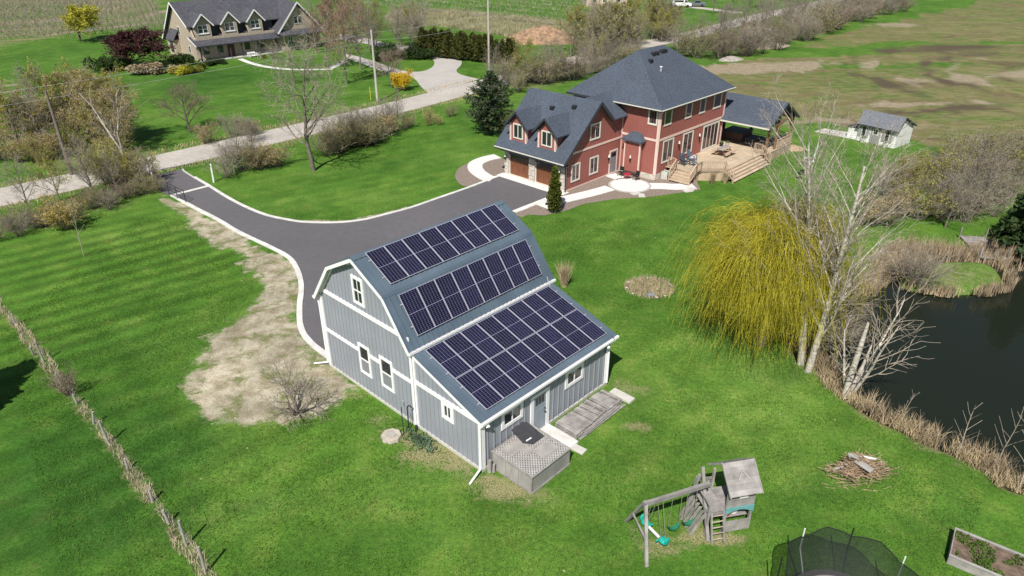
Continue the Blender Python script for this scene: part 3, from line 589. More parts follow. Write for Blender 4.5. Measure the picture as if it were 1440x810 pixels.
gutter(7.50, Y0-0.02, Y1+0.02, 4.40); gutter(11.93, -0.2, 9.40, 2.87); gutter(-0.31, Y0, Y1, 4.36)
trim(7.40, 7.50, Y0+0.02, Y1-0.02, 4.24, 4.335, name="fascia"); trim(11.88, 11.928, -0.13, 9.34, 2.70, 2.83, name="fascia")
MB().box(11.752, 11.88, 0.0, 9.3, 2.72, 2.74).obj("soffit", M['trim'], barn)
def pipe(name, pts, r, m, parent):
    b = MB()
    for p, q in zip(pts[:-1], pts[1:]): b.cyl(p, q, r, n=8)
    return b.obj(name, m, parent)
pipe("downspout", [(-0.22, -0.10, 4.28), (-0.10, -0.09, 3.9), (-0.10, -0.09, 0.25), (-0.75, -0.55, 0.08)], 0.045, M['trim'], barn)
pipe("downspout", [(7.56, -0.24, 4.3), (7.4, -0.13, 4.05), (7.4, -0.13, 0.22)], 0.045, M['trim'], barn)
pipe("downspout_elbow", [(7.4, -0.13, 0.22), (7.62, -0.36, 0.06)], 0.05, M['black'], barn)
pipe("downspout", [(12.0, -0.10, 2.76), (11.80, -0.12, 2.5), (11.80, -0.12, 0.3), (11.95, -0.95, 0.05)], 0.05, M['trim'], barn)
pipe("downspout", [(12.03, 9.1, 2.76), (11.85, 8.9, 2.5), (11.85, 8.9, 0.15)], 0.05, M['trim'], barn)
# windows and door
def slider(parent, O, U, N, w, h, horizontal, tr=0.13, m_trim=None, lower_screen=False, name="window", t=0.05):
    """window on a wall: trim frame > panes and a meeting rail; O is its lower corner"""
    mt = m_trim or M['trim']; V = (0, 0, 1); fr = MB()
    for a in ([(0, 0), (w, 0), (w, tr), (0, tr)], [(0, h-tr), (w, h-tr), (w, h), (0, h)], [(0, tr), (tr, tr), (tr, h-tr), (0, h-tr)], [(w-tr, tr), (w, tr), (w, h-tr), (w-tr, h-tr)]):
        fr.ext(a, O, U, V, N, t)
    f = fr.obj(name, mt, parent); m = 0.035
    def pane(a0, a1, b0, b1, mm):
        MB().ext([(a0, b0), (a1, b0), (a1, b1), (a0, b1)], vadd(O, vmul(N, 0.004)), U, V, N, 0.012).obj("pane", mm, f)
    if horizontal:
        pane(tr, w/2-m/2, tr, h-tr, M['glass']); pane(w/2+m/2, w-tr, tr, h-tr, M['glass'])
        MB().ext([(w/2-m, tr), (w/2+m, tr), (w/2+m, h-tr), (w/2-m, h-tr)], O, U, V, N, 0.035).obj("meeting_rail", mt, f)
    else:
        pane(tr, w-tr, tr, h/2-m/2, M['screen'] if lower_screen else M['glass']); pane(tr, w-tr, h/2+m/2, h-tr, M['glass'])
        MB().ext([(tr, h/2-m), (w-tr, h/2-m), (w-tr, h/2+m), (tr, h/2+m)], O, U, V, N, 0.035).obj("meeting_rail", mt, f)
    return f
nF, nS = (0, -1, 0), (1, 0, 0)
w_ = slider(barn, (3.12, -0.002, 5.2), X3, nF, 0.9, 1.5, False, 0.15); slider(barn, (3.0, -0.002, 1.12), X3, nF, 0.95, 1.76, False, 0.14, lower_screen=True); slider(barn, (4.75, -0.002, 1.14), X3, nF, 1.01, 1.78, False, 0.14, lower_screen=True)
MB().box(3.55, 3.59, -0.04, -0.02, 5.36, 6.54).obj("glazing_bar", M['trim'], w_)
slider(barn, (9.24, 0.004, 1.66), X3, nF, 0.79, 0.98, True, 0.2)
slider(barn, (11.752, 1.2, 1.58), Y3, nS, 1.38, 0.94, True, 0.17); slider(barn, (11.752, 5.55, 1.47), Y3, nS, 1.38, 0.97, True, 0.17)
dt = MB()
dt.box(11.75, 11.81, 3.10, 3.30, 0.14, 2.32); dt.box(11.75, 11.81, 4.16, 4.38, 0.14, 2.32); dt.box(11.75, 11.81, 3.30, 4.16, 2.16, 2.32)
dfr = dt.obj("door_frame", M['trim'], barn)
dl = MB().box(11.752, 11.785, 3.30, 4.16, 0.16, 2.16)
dl.box(11.785, 11.795, 3.40, 3.70, 0.3, 1.35); dl.box(11.785, 11.795, 3.78, 4.06, 0.3, 1.35); dleaf = dl.obj("door", M['door'], barn)
for k in range(3): MB().box(11.785, 11.797, 3.42+k*0.21, 3.59+k*0.21, 1.66, 2.04).obj("pane", M['glass'], dleaf)
MB().ell((11.83, 4.06, 1.05), .045, .045, .045).cyl((11.78, 4.06, 1.05), (11.82, 4.06, 1.05), .02).ell((11.82, 4.06, 1.25), .03, .04, .04).obj("door_handle", M['black'], dleaf)
MB().box(6.36, 6.46, -0.09, -0.002, 0.85, 1.05).obj("outlet_cover", M['siding'], barn)
MB().cyl((11.90, 0.20, 2.66), (12.02, 0.16, 2.52), .07, .10).obj("floodlight", M['trim'], barn)
MB().cyl((11.90, 8.60, 2.66), (12.0, 8.62, 2.50), .06, .09).obj("floodlight", M['trim'], barn)
pipe("conduit", [(7.50, 9.02, 4.75), (7.62, 9.02, 4.45), (7.75, 9.02, 4.26)], 0.02, M['alu'], barn)
pipe("conduit", [(11.95, 8.98, 2.98), (12.06, 8.98, 2.85), (11.80, 8.72, 2.35), (11.79, 8.62, 2.15), (11.79, 8.9, 1.95)], 0.018, M['black'], barn)

# ---------------------------------------------------------------- solar panels, each one a thing
PW, PL = 1.036, 2.032
fr = MB(); e = 0.015
for a in ((0, PW, 0, e), (0, PW, PL-e, PL), (0, e, e, PL-e), (PW-e, PW, e, PL-e)): fr.box(a[2], a[3], a[0], a[1], -0.035, 0.004)
ME_frame = fr.mesh("frame", M['alu'])
ME_back = MB().box(e, PL-e, e, PW-e, -0.012, -0.002).mesh("backsheet", M['backsheet'])
ce = MB(); g_ = 0.0065
nx_, ny_ = 24, 6
cw = (PW-2*e-0.03)/ny_; chh = (PL-2*e-0.03-0.03)/nx_
for i in range(nx_):
    x0 = e+0.015+i*chh+(0.03 if i >= nx_//2 else 0)
    for j in range(ny_):
        y0 = e+0.015+j*cw
        ce.add([(x0+g_*.5, y0+g_, 0.001), (x0+chh-g_*.5, y0+g_, 0.001), (x0+chh-g_*.5, y0+cw-g_, 0.001), (x0+g_*.5, y0+cw-g_, 0.001)], [(0, 1, 2, 3)])
ME_cell = ce.mesh("cells", M['cell'])
ORD = ["nearest the gable end", "second from the gable end", "third from the gable end", "fourth from the gable end", "fifth from the gable end", "sixth from the gable end", "seventh from the gable end", "farthest from the gable end"]
yawb = YAW-math.pi/2
def array(a, b, s0, rowname):
    dx, dz = b[0]-a[0], b[1]-a[1]; L = math.hypot(dx, dz); ux, uz = dx/L, dz/L; nx, nz = -uz, ux
    if nz < 0: nx, nz = -nx, -nz
    slope = math.atan2(-uz, ux)
    for i in range(8):
        x = a[0]+ux*s0+nx*0.11; z = a[1]+uz*s0+nz*0.11; y = 0.46+i*1.055
        wx, wy = barn_w(x, y)
        t = bpy.data.objects.new("solar_panel", None); C.objects.link(t); t.location = (wx, wy, z); t.rotation_mode = 'XYZ'; t.empty_display_size = .2
        t.rotation_euler = (0, slope, yawb)
        tag(t, "dark solar panel in the %s, %s" % (rowname, ORD[i]), "solar panel", "solar panels on the barn roof")
        place("frame", ME_frame, t); place("backsheet", ME_back, t); place("cells", ME_cell, t)
array(RIDGE, KN, 0.10, "top row beside the barn ridge"); array(KN, EV, 0.24, "row on the steep middle roof")
array(LT, LE, 0.26, "upper row on the lean-to roof"); array(LT, LE, 0.26+2.06, "lower row along the lean-to eave")
# mounting rails and clamps stay with the barn
for a, b, ss in ((RIDGE, KN, (0.55, 1.65)), (KN, EV, (0.7, 1.8)), (LT, LE, (0.75, 1.85, 2.8, 3.9))):
    dx, dz = b[0]-a[0], b[1]-a[1]; L = math.hypot(dx, dz); ux, uz = dx/L, dz/L; nx, nz = -uz, ux
    if nz < 0: nx, nz = -nx, -nz
    for s in ss:
        c = (a[0]+ux*s+nx*0.05, a[1]+uz*s+nz*0.05)
        MB().bar((c[0], 0.36, c[1]), (c[0], 9.06, c[1]), 0.04, 0.05).obj("mounting_rail", M['alu'], barn)


# ================================================================ RED HOUSE
HX, HY = (4.62, 57.71)
house = thing("red_house", "red two storey house with slate grey hip roof and attached garage", "house", (HX, HY, 0), YAW)
def house_w(u, v):
    c, s = math.cos(YAW), math.sin(YAW); return (HX+u*c-v*s, HY+u*s+v*c)
H = house
D, VB = 8.15, 5.9                        # main block starts at u = D, its back wall at v = VB
MU, MV = 19.9, -3.9
# --- walls
MB().ext([(0, 0), (D, 0), (D, 5.45), (6.25, 5.45), (4.1, 7.08), (0, 3.30)], (0, 0, 0), (1, 0, 0), Z3, (0, 1, 0), 0.2).obj("wall", M['red'], H)
MB().ext([(0, 0), (D, 0), (D, 3.30), (4.1, 7.08), (0, 3.30)], (0, 7.1, 0), (1, 0, 0), Z3, (0, 1, 0), 0.2).obj("wall", M['red'], H)
MB().box(D, MU, MV, MV+0.2, 0.5, 6.55).obj("wall", M['red'], H)
MB().box(D, D+0.2, MV+0.2, VB, 0.5, 6.55).obj("wall", M['red'], H)
MB().box(MU-0.2, MU, MV+0.2, VB, 0.0, 6.55).obj("wall", M['red'], H)
MB().box(D+0.2, MU-0.2, VB-0.2, VB, 0.0, 6.55).obj("wall", M['red'], H)
MB().box(D-0.03, MU+0.03, MV-0.03, VB, -0.05, 0.52).obj("foundation", M['stone'], H)
MB().box(-0.03, D-0.03, -0.03, 7.33, -0.05, 0.16).obj("foundation", M['pinktrim'], H)
# battens of the board siding, far too fine to pick apart here
bt = MB()
def vb_(u, v, z0, z1, du, dv): bt.box(u-du, u+du, v-dv, v+dv, z0, z1)
for i in range(1, 27):
    u = i*0.305
    top = min(3.2+u*0.93, 7.0) if u < 4.1 else max(7.0-(u-4.1)*0.77, 5.4)
    vb_(u, -0.012, 0.17, top, 0.022, 0.012)
for i in range(1, 39):
    u = D+i*0.305
    if u < MU-0.1: vb_(u, MV-0.012, 0.53, 6.5, 0.022, 0.012)
for i in range(1, 13): vb_(D-0.012, MV+i*0.305, 0.53, 6.5, 0.012, 0.022)
tag(bt.obj("siding_battens", M['red'], H), kind="stuff")
# --- garage front: stone piers, lintel, doors
for v0, v1 in ((0.0, 1.0), (3.55, 4.25), (6.8, 7.3)):
    m = MB(); 
    pr = MB().box(0.0, 0.30, v0, v1, -0.02, 2.46).obj("stone_pier", M['stone'], H)
    n = 0
    for kz in range(8):
        z0 = 0.02+kz*0.30; off = 0.12 if kz % 2 else 0.0; y = v0
        while y < v1-0.02:
            w = min(random.Random(kz*31+n).uniform(0.28, 0.55), v1-y)
            if v1-y-w < 0.12: w = v1-y
            MB().box(-0.035-0.02*((n*7) % 3), 0.0, y+0.012, y+w-0.012, z0, z0+0.275).obj("stone", M['stone'], pr); y += w; n += 1
MB().box(0.05, 0.28, 0.2, 7.1, 2.05, 3.2).obj("lintel", M['fascia'], H)
for k, (v0, v1) in enumerate(((1.0, 3.55), (4.25, 6.8))):
    gd = MB().box(0.16, 0.22, v0, v1, 0.05, 2.05).obj("garage_door", M['garagedoor'], H)
    MB().box(0.10, 0.16, v0, v0+0.07, 0.05, 2.1).obj("door_jamb", M['winframe'], gd); MB().box(0.10, 0.16, v1-0.07, v1, 0.05, 2.1).obj("door_jamb", M['winframe'], gd)
    for i in range(8):
        a = v0+0.12+i*(v1-v0-0.24)/8
        MB().box(0.13, 0.16, a+0.012, a+(v1-v0-0.24)/8-0.012, 0.08, 1.55).obj("plank", M['garagedoor'], gd)
        MB().box(0.14, 0.165, a+0.03, a+(v1-v0-0.24)/8-0.03, 1.64, 1.98).obj("pane", M['glass'], gd)
MB().box(-0.9, 0.10, -0.05, 7.3, -0.02, 0.045).obj("garage_apron", M['walk'], H)
# --- roofs: shingled slabs
def slab(name, pts, m, parent, t=0.14):
    """roof plane through 3-D points, thickness straight down"""
    n = len(pts); v = [tuple(p) for p in pts]+[(p[0], p[1], p[2]-t) for p in pts]
    f = [tuple(range(n)), tuple(range(n, 2*n))[::-1]]+[(k, (k+1) % n, n+(k+1) % n, n+k) for k in range(n)]
    return MB().add(v, f).obj(name, m, parent)
Eu, Ev, Ez = -0.72, -0.48, 2.84
slab("roof", [(Eu, -0.48, 2.84), (Eu, 7.95, 2.84), (4.1, 7.95, 7.32), (4.1, -0.48, 7.32)], M['shingle'], H)
slab("roof", [(4.1, -0.48, 7.315), (4.1, 7.95, 7.315), (8.14, 7.95, 3.55), (8.14, -0.02, 3.55), (6.2, -0.02, 5.36), (6.2, -0.48, 5.36)], M['shingle'], H)
slab("roof", [(6.12, -0.50, 5.45), (8.14, -0.50, 5.45), (8.14, 1.55, 7.30), (4.35, 1.55, 7.30)], M['shingle'], H, 0.1)
RL, RR, RZ = (11.1, .95), (15.4, .95), 10.62
e0, e1, f0, f1, ez = 7.55, 20.6, -4.38, 6.4, 6.62
slab("roof", [(e0, f0, ez), (e1, f0, ez), (RR[0], RR[1], RZ), (RL[0], RL[1], RZ)], M['shingle'], H)
slab("roof", [(e0, f1, ez), (e0, f0, ez), (RL[0], RL[1], RZ)], M['shingle'], H)
slab("roof", [(e1, f0, ez), (e1, f1, ez), (RR[0], RR[1], RZ)], M['shingle'], H)
slab("roof", [(e1, f1, ez), (e0, f1, ez), (RL[0], RL[1], RZ), (RR[0], RR[1], RZ)], M['shingle'], H)
#slab("roof", [(10.4, 0.9, 10.35), (10.4, 3.4, 10.35), (8.6, 3.4, 8.3), (8.6, 0.9, 8.3)], M['shingle'], H)
#slab("roof", [(12.5, 3.4, 8.0), (10.4, 3.4, 10.35), (10.4, 0.9, 10.35), (12.5, .9, 8.0)], M['shingle'], H)
#MB().ext([(8.7, 8.0), (12.3, 8.0), (10.4, 10.2)], (0, 3.1, 0), (1, 0, 0), Z3, (0, 1, 0), 0.1).obj("wall", M['red'], H)
# eave fascias and soffits
MB().box(e0, e1, f0-0.02, f0-0.0, ez-0.2, ez-0.005).box(e0-0.02, e0, f0, f1, ez-0.2, ez-0.005).box(e1, e1+0.02, f0, f1, ez-0.2, ez-0.005).obj("fascia", M['fascia'], H)
MB().box(e0+0.01, D-0.002, f0+0.01, f1, ez-0.2, ez-0.17).box(D, e1-0.01, f0+0.01, MV-0.002, ez-0.2, ez-0.17).box(MU+0.002, e1-0.01, MV, f1, ez-0.2, ez-0.17).obj("soffit", M['fascia'], H)
def gut(p, q, parent=H):
    MB().bar(p, q, 0.10, 0.07).obj("gutter", M['winframe'], parent)
gut((e0, f0-0.07, ez-0.05), (e1, f0-0.07, ez-0.05)); gut((e0-0.07, f0, ez-0.05), (e0-0.07, 1.0, ez-0.05)); gut((Eu-0.06, -0.45, 2.76), (Eu-0.06, 7.9, 2.76))
MB().box(Eu-0.02, Eu+0.02, -0.45, 7.92, 2.55, 2.76).obj("fascia", M['fascia'], H)
MB().box(Eu+0.02, 0.05, -0.45, 7.3, 2.50, 2.56).obj("soffit", M['fascia'], H)
MB().bar((Eu, -0.47, 2.72), (4.1, -0.47, 7.20), 0.04, 0.26).obj("rake_board", M['fascia'], H)
MB().bar((4.1, -0.47, 7.20), (6.2, -0.47, 5.25), 0.04, 0.26).obj("rake_board", M['fascia'], H)
# --- trim boards
def ptrim(*a, name="trim_board"): MB().box(*a).obj(name, M['pinktrim'], H)
ptrim(0.9, D-0.1, -0.045, -0.001, 3.25, 3.43); ptrim(D-0.14, D+0.0, -0.05, -0.001, 0.16, 5.4, name="corner_board")
ptrim(D-0.05, D-0.001, MV+0.14, -0.75, 3.60, 3.80) if False else None
ptrim(D-0.05, D-0.001, -0.72, -0.02, 3.60, 3.80); ptrim(D-0.05, D-0.001, MV+0.12, -2.45, 3.60, 3.80); ptrim(D+0.1, MU, MV-0.05, MV-0.001, 3.60, 3.80)
ptrim(D-0.06, D+0.16, MV-0.06, MV-0.001, 0.5, 6.4, name="corner_board"); ptrim(D-0.06, D-0.001, MV, MV+0.16, 0.5, 6.4, name="corner_board")
ptrim(MU-0.16, MU+0.06, MV-0.06, MV-0.001, 0.9, 6.4, name="corner_board"); ptrim(-0.05, 0.12, -0.05, -0.001, 0.16, 2.9, name="corner_board")
ptrim(0.1, D-0.2, -0.05, -0.031, 0.05, 0.2, name="base_board")
pipe("downspout", [(-0.6, -0.4, 2.74), (-0.1, -0.12, 2.5), (-0.1, -0.12, 0.15)], 0.05, M['black'], H)
pipe("downspout", [(8.0, -4.3, 6.45), (8.10, -4.05, 6.2), (8.10, -4.0, 0.1)], 0.045, M['pinktrim'], H)
# --- windows
def casement(parent, O, U, N, w, h, leaves=2, bars=False, name="window", tr=0.11, tm=None):
    V = Z3; tm = tm or M['winframe']; f = MB()
    for a in ([(0, 0), (w, 0), (w, tr), (0, tr)], [(0, h-tr), (w, h-tr), (w, h), (0, h)], [(0, tr), (tr, tr), (tr, h-tr), (0, h-tr)], [(w-tr, tr), (w, tr), (w, h-tr), (w-tr, h-tr)]):
        f.ext(a, O, U, V, N, 0.06)
    fo = f.obj(name, tm, parent); lw = (w-2*tr)/leaves
    for k in range(leaves):
        a0 = tr+k*lw; a1 = a0+lw
        MB().ext([(a0+.03, tr+.02), (a1-.03, tr+.02), (a1-.03, h-tr-.02), (a0+.03, h-tr-.02)], vadd(O, vmul(N, 0.008)), U, V, N, 0.012).obj("pane", M['glass'], fo)
        s = MB()
        for q in ([(a0, tr), (a0+.03, tr), (a0+.03, h-tr), (a0, h-tr)], [(a1-.03, tr), (a1, tr), (a1, h-tr), (a1-.03, h-tr)]): s.ext(q, O, U, V, N, 0.04)
        for q in ([(a0+.045, tr), (a1-.045, tr), (a1-.045, tr+.045), (a0+.045, tr+.045)], [(a0+.045, h-tr-.045), (a1-.045, h-tr-.045), (a1-.045, h-tr), (a0+.045, h-tr)]): s.ext(q, O, U, V, N, 0.038)
        if bars: s.ext([(a0+.045, h*0.62), (a1-.045, h*0.62), (a1-.045, h*0.62+.025), (a0+.045, h*0.62+.025)], O, U, V, N, 0.034)
        s.obj("sash", M['winframe'], fo)
    return fo
Un, Vn = (1, 0, 0), (0, -1, 0)
casement(H, (0.80, -0.001, 0.72), Un, Vn, 1.22, 1.62); casement(H, (3.38, -0.001, 0.74), Un, Vn, 1.28, 1.64); casement(H, (3.24, -0.001, 3.95), Un, Vn, 1.46, 1.48)
for u0, u1, z0, z1, lv in ((9.05, 10.85, 1.38, 3.5, 2), (12.5, 14.3, 1.40, 3.47, 2)): casement(H, (u0, MV-0.001, z0), Un, Vn, u1-u0, z1-z0, lv)
for u0, u1 in ((8.84, 10.02), (12.38, 13.5), (14.88, 15.95), (17.5, 19.0)): casement(H, (u0, MV-0.001, 4.87), Un, Vn, u1-u0, 1.5, 1)
casement(H, (D-0.001, -2.68, 5.02), (0, -1, 0), (-1, 0, 0), 0.98, 1.38, 1)
casement(H, (8.85, MV-0.001, 0.02), Un, Vn, 0.7, 0.42, 2) if False else MB().box(9.35, 10.2, MV-0.05, MV-0.031, 0.05, 0.42).obj("basement_window", M['glass'], H)
pd_ = casement(H, (16.2, MV-0.001, 0.92), Un, Vn, 3.05, 2.55, 4, name="patio_door", tr=0.14)
# side door with a stepped frame
df = MB().box(6.36, 6.50, -0.06, -0.001, 0.16, 2.36).box(7.46, 7.60, -0.06, -0.001, 0.16, 2.36).box(6.50, 7.46, -0.06, -0.001, 2.22, 2.36).obj("door_frame", M['pinktrim'], H)
dd = MB().box(6.50, 7.46, -0.03, -0.001, 0.18, 2.22).obj("door", mat('grey_door', (0.20, 0.20, 0.22), 0.5, 0.05, 3), H)
MB().box(6.62, 7.34, -0.042, -0.03, 1.72, 2.10).obj("pane", M['glass'], dd)
# --- boxed bay with its own little hip roof
bay = MB().box(7.58, D-0.002, -2.42, -0.82, 0.5, 3.36).obj("bay", M['red'], H)
MB().box(7.54, 7.70, -0.86, -0.74, 0.5, 3.36).obj("corner_board", M['pinktrim'], bay); MB().box(7.54, 7.70, -2.50, -2.38, 0.5, 3.36).obj("corner_board", M['pinktrim'], bay)
MB().add([(7.3, -2.72, 3.36), (7.3, -0.52, 3.36), (D-0.003, -0.52, 3.36), (D-0.003, -2.72, 3.36), (D-0.003, -1.2, 4.12), (D-0.003, -2.04, 4.12), (7.3, -2.72, 3.5), (7.3, -0.52, 3.5), (D-0.003, -0.52, 3.5), (D-0.003, -2.72, 3.5)],
         [(0, 3, 2, 1), (0, 1, 7, 6), (1, 2, 8, 7), (3, 0, 6, 9), (6, 7, 4, 5), (7, 8, 4), (9, 6, 5), (2, 3, 9, 5, 4, 8)]).obj("roof", M['shingle'], bay)
lampm = mat('lamp_shade', (0.7, 0.66, 0.6), 0.4, 0.05)
def wall_lamp(o, n):
    a = MB().bar(o, vadd(o, vmul(n, 0.16)), 0.05, 0.05).box(o[0]+n[0]*.16-.06, o[0]+n[0]*.16+.06, o[1]+n[1]*.16-.06, o[1]+n[1]*.16+.06, o[2]-.36, o[2]-.10).obj("wall_lamp", M['black'], H)
    MB().cyl((o[0]+n[0]*.16, o[1]+n[1]*.16, o[2]-.10), (o[0]+n[0]*.16, o[1]+n[1]*.16, o[2]+.14), .09, .06).obj("lamp_shade", lampm, a)
for o, n in (((11.66, MV-0.002, 2.85), Vn), ((15.34, MV-0.002, 2.8), Vn), ((6.1, -0.002, 1.95), Vn), ((7.578, -1.6, 1.9), (-1, 0, 0)), ((-0.06, 7.05, 1.9), (-1, 0, 0)), ((-0.06, 0.5, 1.9), (-1, 0, 0))): wall_lamp(o, n)
# --- dormers on the garage roof
for v0, v1 in ((4.58, 6.60), (1.14, 3.20)):
    vm = (v0+v1)/2
    d = MB().ext([(v0, 3.40), (v1, 3.40), (v1, 5.02), (vm, 6.02), (v0, 5.02)], (-0.01, 0, 0), (0, 1, 0), Z3, (1, 0, 0), 0.12)
    d.ext([(0.11, 3.62), (0.11, 5.0), (1.60, 5.0)], (0, v0, 0), (1, 0, 0), Z3, (0, 1, 0), 0.1); d.ext([(0.11, 3.62), (0.11, 5.0), (1.60, 5.0)], (0, v1-0.1, 0), (1, 0, 0), Z3, (0, 1, 0), 0.1)
    dm = d.obj("dormer", M['red'], H)
    slab("roof", [(-0.42, v0-0.38, 4.86), (-0.42, vm, 6.26), (2.98, vm, 6.26), (1.45, v0-0.38, 4.86)], M['shingle'], dm, 0.1)
    slab("roof", [(-0.42, vm, 6.262), (-0.42, v1+0.38, 4.86), (1.45, v1+0.38, 4.86), (2.98, vm, 6.262)], M['shingle'], dm, 0.1)
    MB().bar((-0.43, v0-0.36, 4.82), (-0.43, vm, 6.20), 0.03, 0.16).bar((-0.43, vm, 6.20), (-0.43, v1+0.36, 4.82), 0.03, 0.16).obj("rake_board", M['fascia'], dm)
    MB().box(-0.05, -0.011, v0-0.04, v0+0.16, 3.42, 5.05).box(-0.05, 0.12, v0-0.04, v0-0.001, 3.6, 5.0).obj("corner_board", M['pinktrim'], dm); MB().box(-0.05, -0.011, v1-0.16, v1+0.04, 3.42, 5.05).box(-0.05, 0.12, v1+0.001, v1+0.04, 3.6, 5.0).obj("corner_board", M['pinktrim'], dm)
    # window as a part of the dormer: frame with panes in one piece so it stays a sub-part
    O = (-0.012, v0+0.42, 3.72); w, h = v1-v0-0.84, 1.36; f = MB()
    for a in ([(0, 0), (w, 0), (w, .11), (0, .11)], [(0, h-.11), (w, h-.11), (w, h), (0, h)], [(0, .11), (.11, .11), (.11, h-.11), (0, h-.11)], [(w-.11, .11), (w, .11), (w, h-.11), (w-.11, h-.11)], [(w/2-.04, .11), (w/2+.04, .11), (w/2+.04, h-.11), (w/2-.04, h-.11)]): f.ext(a, O, (0, 1, 0), Z3, (-1, 0, 0), 0.06)
    f.obj("window_frame", M['winframe'], dm)
    for a0, a1 in ((.11, w/2-.04), (w/2+.04, w-.11)): MB().ext([(a0, .11), (a1, .11), (a1, h-.11), (a0, h-.11)], vadd(O, (-0.006, 0, 0)), (0, 1, 0), Z3, (-1, 0, 0), 0.02).obj("pane", M['glass'], dm)
# --- roof vents and a plumbing stack
def on_hip(u):  # just below the ridge on the long slope
    return (u, 0.95-0.7, RZ-0.7*(RZ-ez)/5.33)
for u, dv in ((12.6, .35), (13.2, .35), (14.1, .3), (14.6, .3), (11.4, .9)):
    v = 0.95-dv-0.35; z = RZ-(0.95-v)*(RZ-ez)/5.33
    MB().ext([(-.22, -.1), (.22, -.1), (.22, .12), (.12, .24), (-.12, .24), (-.22, .12)], (u, v-0.16, z), (1, 0, 0), Z3, (0, 1, 0), .36).obj("roof_vent", M['black'], H)
for px, py in ((2.9, 4.1), (3.3, 1.9)):
    z = 2.84+(px+0.72)*0.93; MB().ext([(-.2, -.1), (.2, -.1), (.2, .1), (.1, .2), (-.1, .2), (-.2, .1)], (px, py-.2, z), (1, 0, 0), Z3, (0, 1, 0), .4).obj("roof_vent", M['black'], H)
MB().cyl((11.75, -1.25, 8.7), (11.75, -1.25, 9.35), .09).cyl((11.75, -1.25, 9.3), (11.75, -1.25, 9.38), .17, .12).obj("vent_stack", M['alu'], H)

# ---------------------------------------------------------------- covered porch (pavilion) on the deck
porch = thing("covered_porch", "open timber porch with slate gable roof over the deck end", "porch", (HX, HY, 0), YAW)
pr_u, pr_z, pe_z = 22.65, 5.52, 3.58
slab("roof", [(19.35, -9.15, pe_z), (pr_u, -9.15, pr_z), (pr_u, -1.0, pr_z), (19.95, -1.0, pe_z+.36), (19.95, -3.95, pe_z+.36), (19.35, -3.95, pe_z)], M['shingle'], porch)
slab("roof", [(pr_u, -9.15, pr_z-.003), (25.95, -9.15, pe_z), (25.95, -1.0, pe_z), (pr_u, -1.0, pr_z-.003)], M['shingle'], porch)
MB().bar((19.35, -9.17, pe_z-.12), (pr_u, -9.17, pr_z-.12), .04, .22).bar((pr_u, -9.17, pr_z-.12), (25.95, -9.17, pe_z-.12), .04, .22).obj("rake_board", M['fascia'], porch)
MB().box(19.30, 19.345, -9.1, -3.95, pe_z-.16, pe_z-.02).obj("gutter", M['winframe'], porch)
postm = MB().box(-.11, .11, -.11, .11, 0, 1).mesh("post", M['timber'])
for u, v, h in ((20.2, -8.75, 2.75), (22.2, -8.75, 3.95), (25.4, -8.75, 2.6), (25.4, -4.5, 2.6), (25.4, -1.4, 2.6)): place("post", postm, porch, (u, v, 0.9), sc=(1, 1, h))
MB().bar((19.9, -8.75, 3.6), (25.6, -8.75, 3.6), .16, .22).obj("tie_beam", M['timber'], porch)
MB().bar((20.2, -8.75, 3.55), (20.2, -4.0, 3.55), .14, .2).obj("eave_beam", M['timber'], porch); MB().bar((25.4, -8.75, 3.55), (25.4, -1.2, 3.55), .14, .2).obj("eave_beam", M['timber'], porch)
for a, b in (((22.2, 2.9), (23.4, 3.55)), ((22.2, 4.1), (22.9, 4.9)), ((25.4, 2.7), (24.4, 3.5)), ((22.2, 2.8), (21.2, 3.5))): MB().bar((a[0], -8.75, a[1]), (b[0], -8.75, b[1]), .13, .15).obj("brace", M['timber'], porch)
cabinetm = mat('dark_brown_cabinet', (0.10, 0.055, 0.045), 0.8, 0.1)  # dark brown, used on the hot tub cabinet
MB().box(20.0, 25.6, -1.2, -1.0, 0.9, 3.9).obj("back_wall", M['red'], porch)

# ---------------------------------------------------------------- deck with two flights of steps and railings
deck = thing("deck", "weathered timber deck with wide steps along the red house", "deck", (HX, HY, 0), YAW)
DZ = 0.90
outline = [(9.9, -3.95), (10.15, -4.9), (9.95, -6.95), (10.9, -6.95), (12.4, -8.55), (19.7, -8.55), (19.7, -9.0), (25.7, -9.0), (25.7, -1.2), (20.0, -1.2), (20.0, -3.95)]
def clipx(poly, v):      # spans of u inside the outline at this v
    xs = []
    for (a, b), (c, d) in zip(poly, poly[1:]+poly[:1]):
        if (b > v) != (d > v): xs.append(a+(v-b)*(c-a)/(d-b))
    xs.sort(); return list(zip(xs[::2], xs[1::2]))
v = -1.27; nb = 0
while v > -9.0:
    for a, b in clipx(outline, v):
        MB().box(a, b, v-.066, v+.066, DZ-.035, DZ+0.0015*(nb % 3)).obj("board", M['deck'], deck); nb += 1
    v -= 0.142
def rotb(pts, z0, z1): return MB().ext(pts, (0, 0, z0), (1, 0, 0), (0, 1, 0), Z3, z1-z0)
rotb([(12.45, -8.5), (19.6, -8.5), (19.6, -4.2), (10.3, -4.2), (10.3, -6.8), (10.95, -6.85)], 0.0, DZ-.05).obj("deck_base", M['deckrail'], deck)
MB().box(19.75, 25.65, -8.97, -8.9, 0.0, DZ-.02).box(25.6, 25.66, -8.9, -1.3, 0, DZ-.02).obj("skirting", M['deckrail'], deck)
for k in range(4):
    z = DZ-0.18*(k+1); a = -8.55-0.27*k
    MB().box(12.5-0.02*k, 19.6, a-.29, a+.01, z-.04, z).obj("step_tread", M['deck'], deck)
    MB().box(12.52, 19.58, a-.01, a+.005, z-.16, z+.135).obj("step_riser", M['timber'] if False else M['deckrail'], deck)
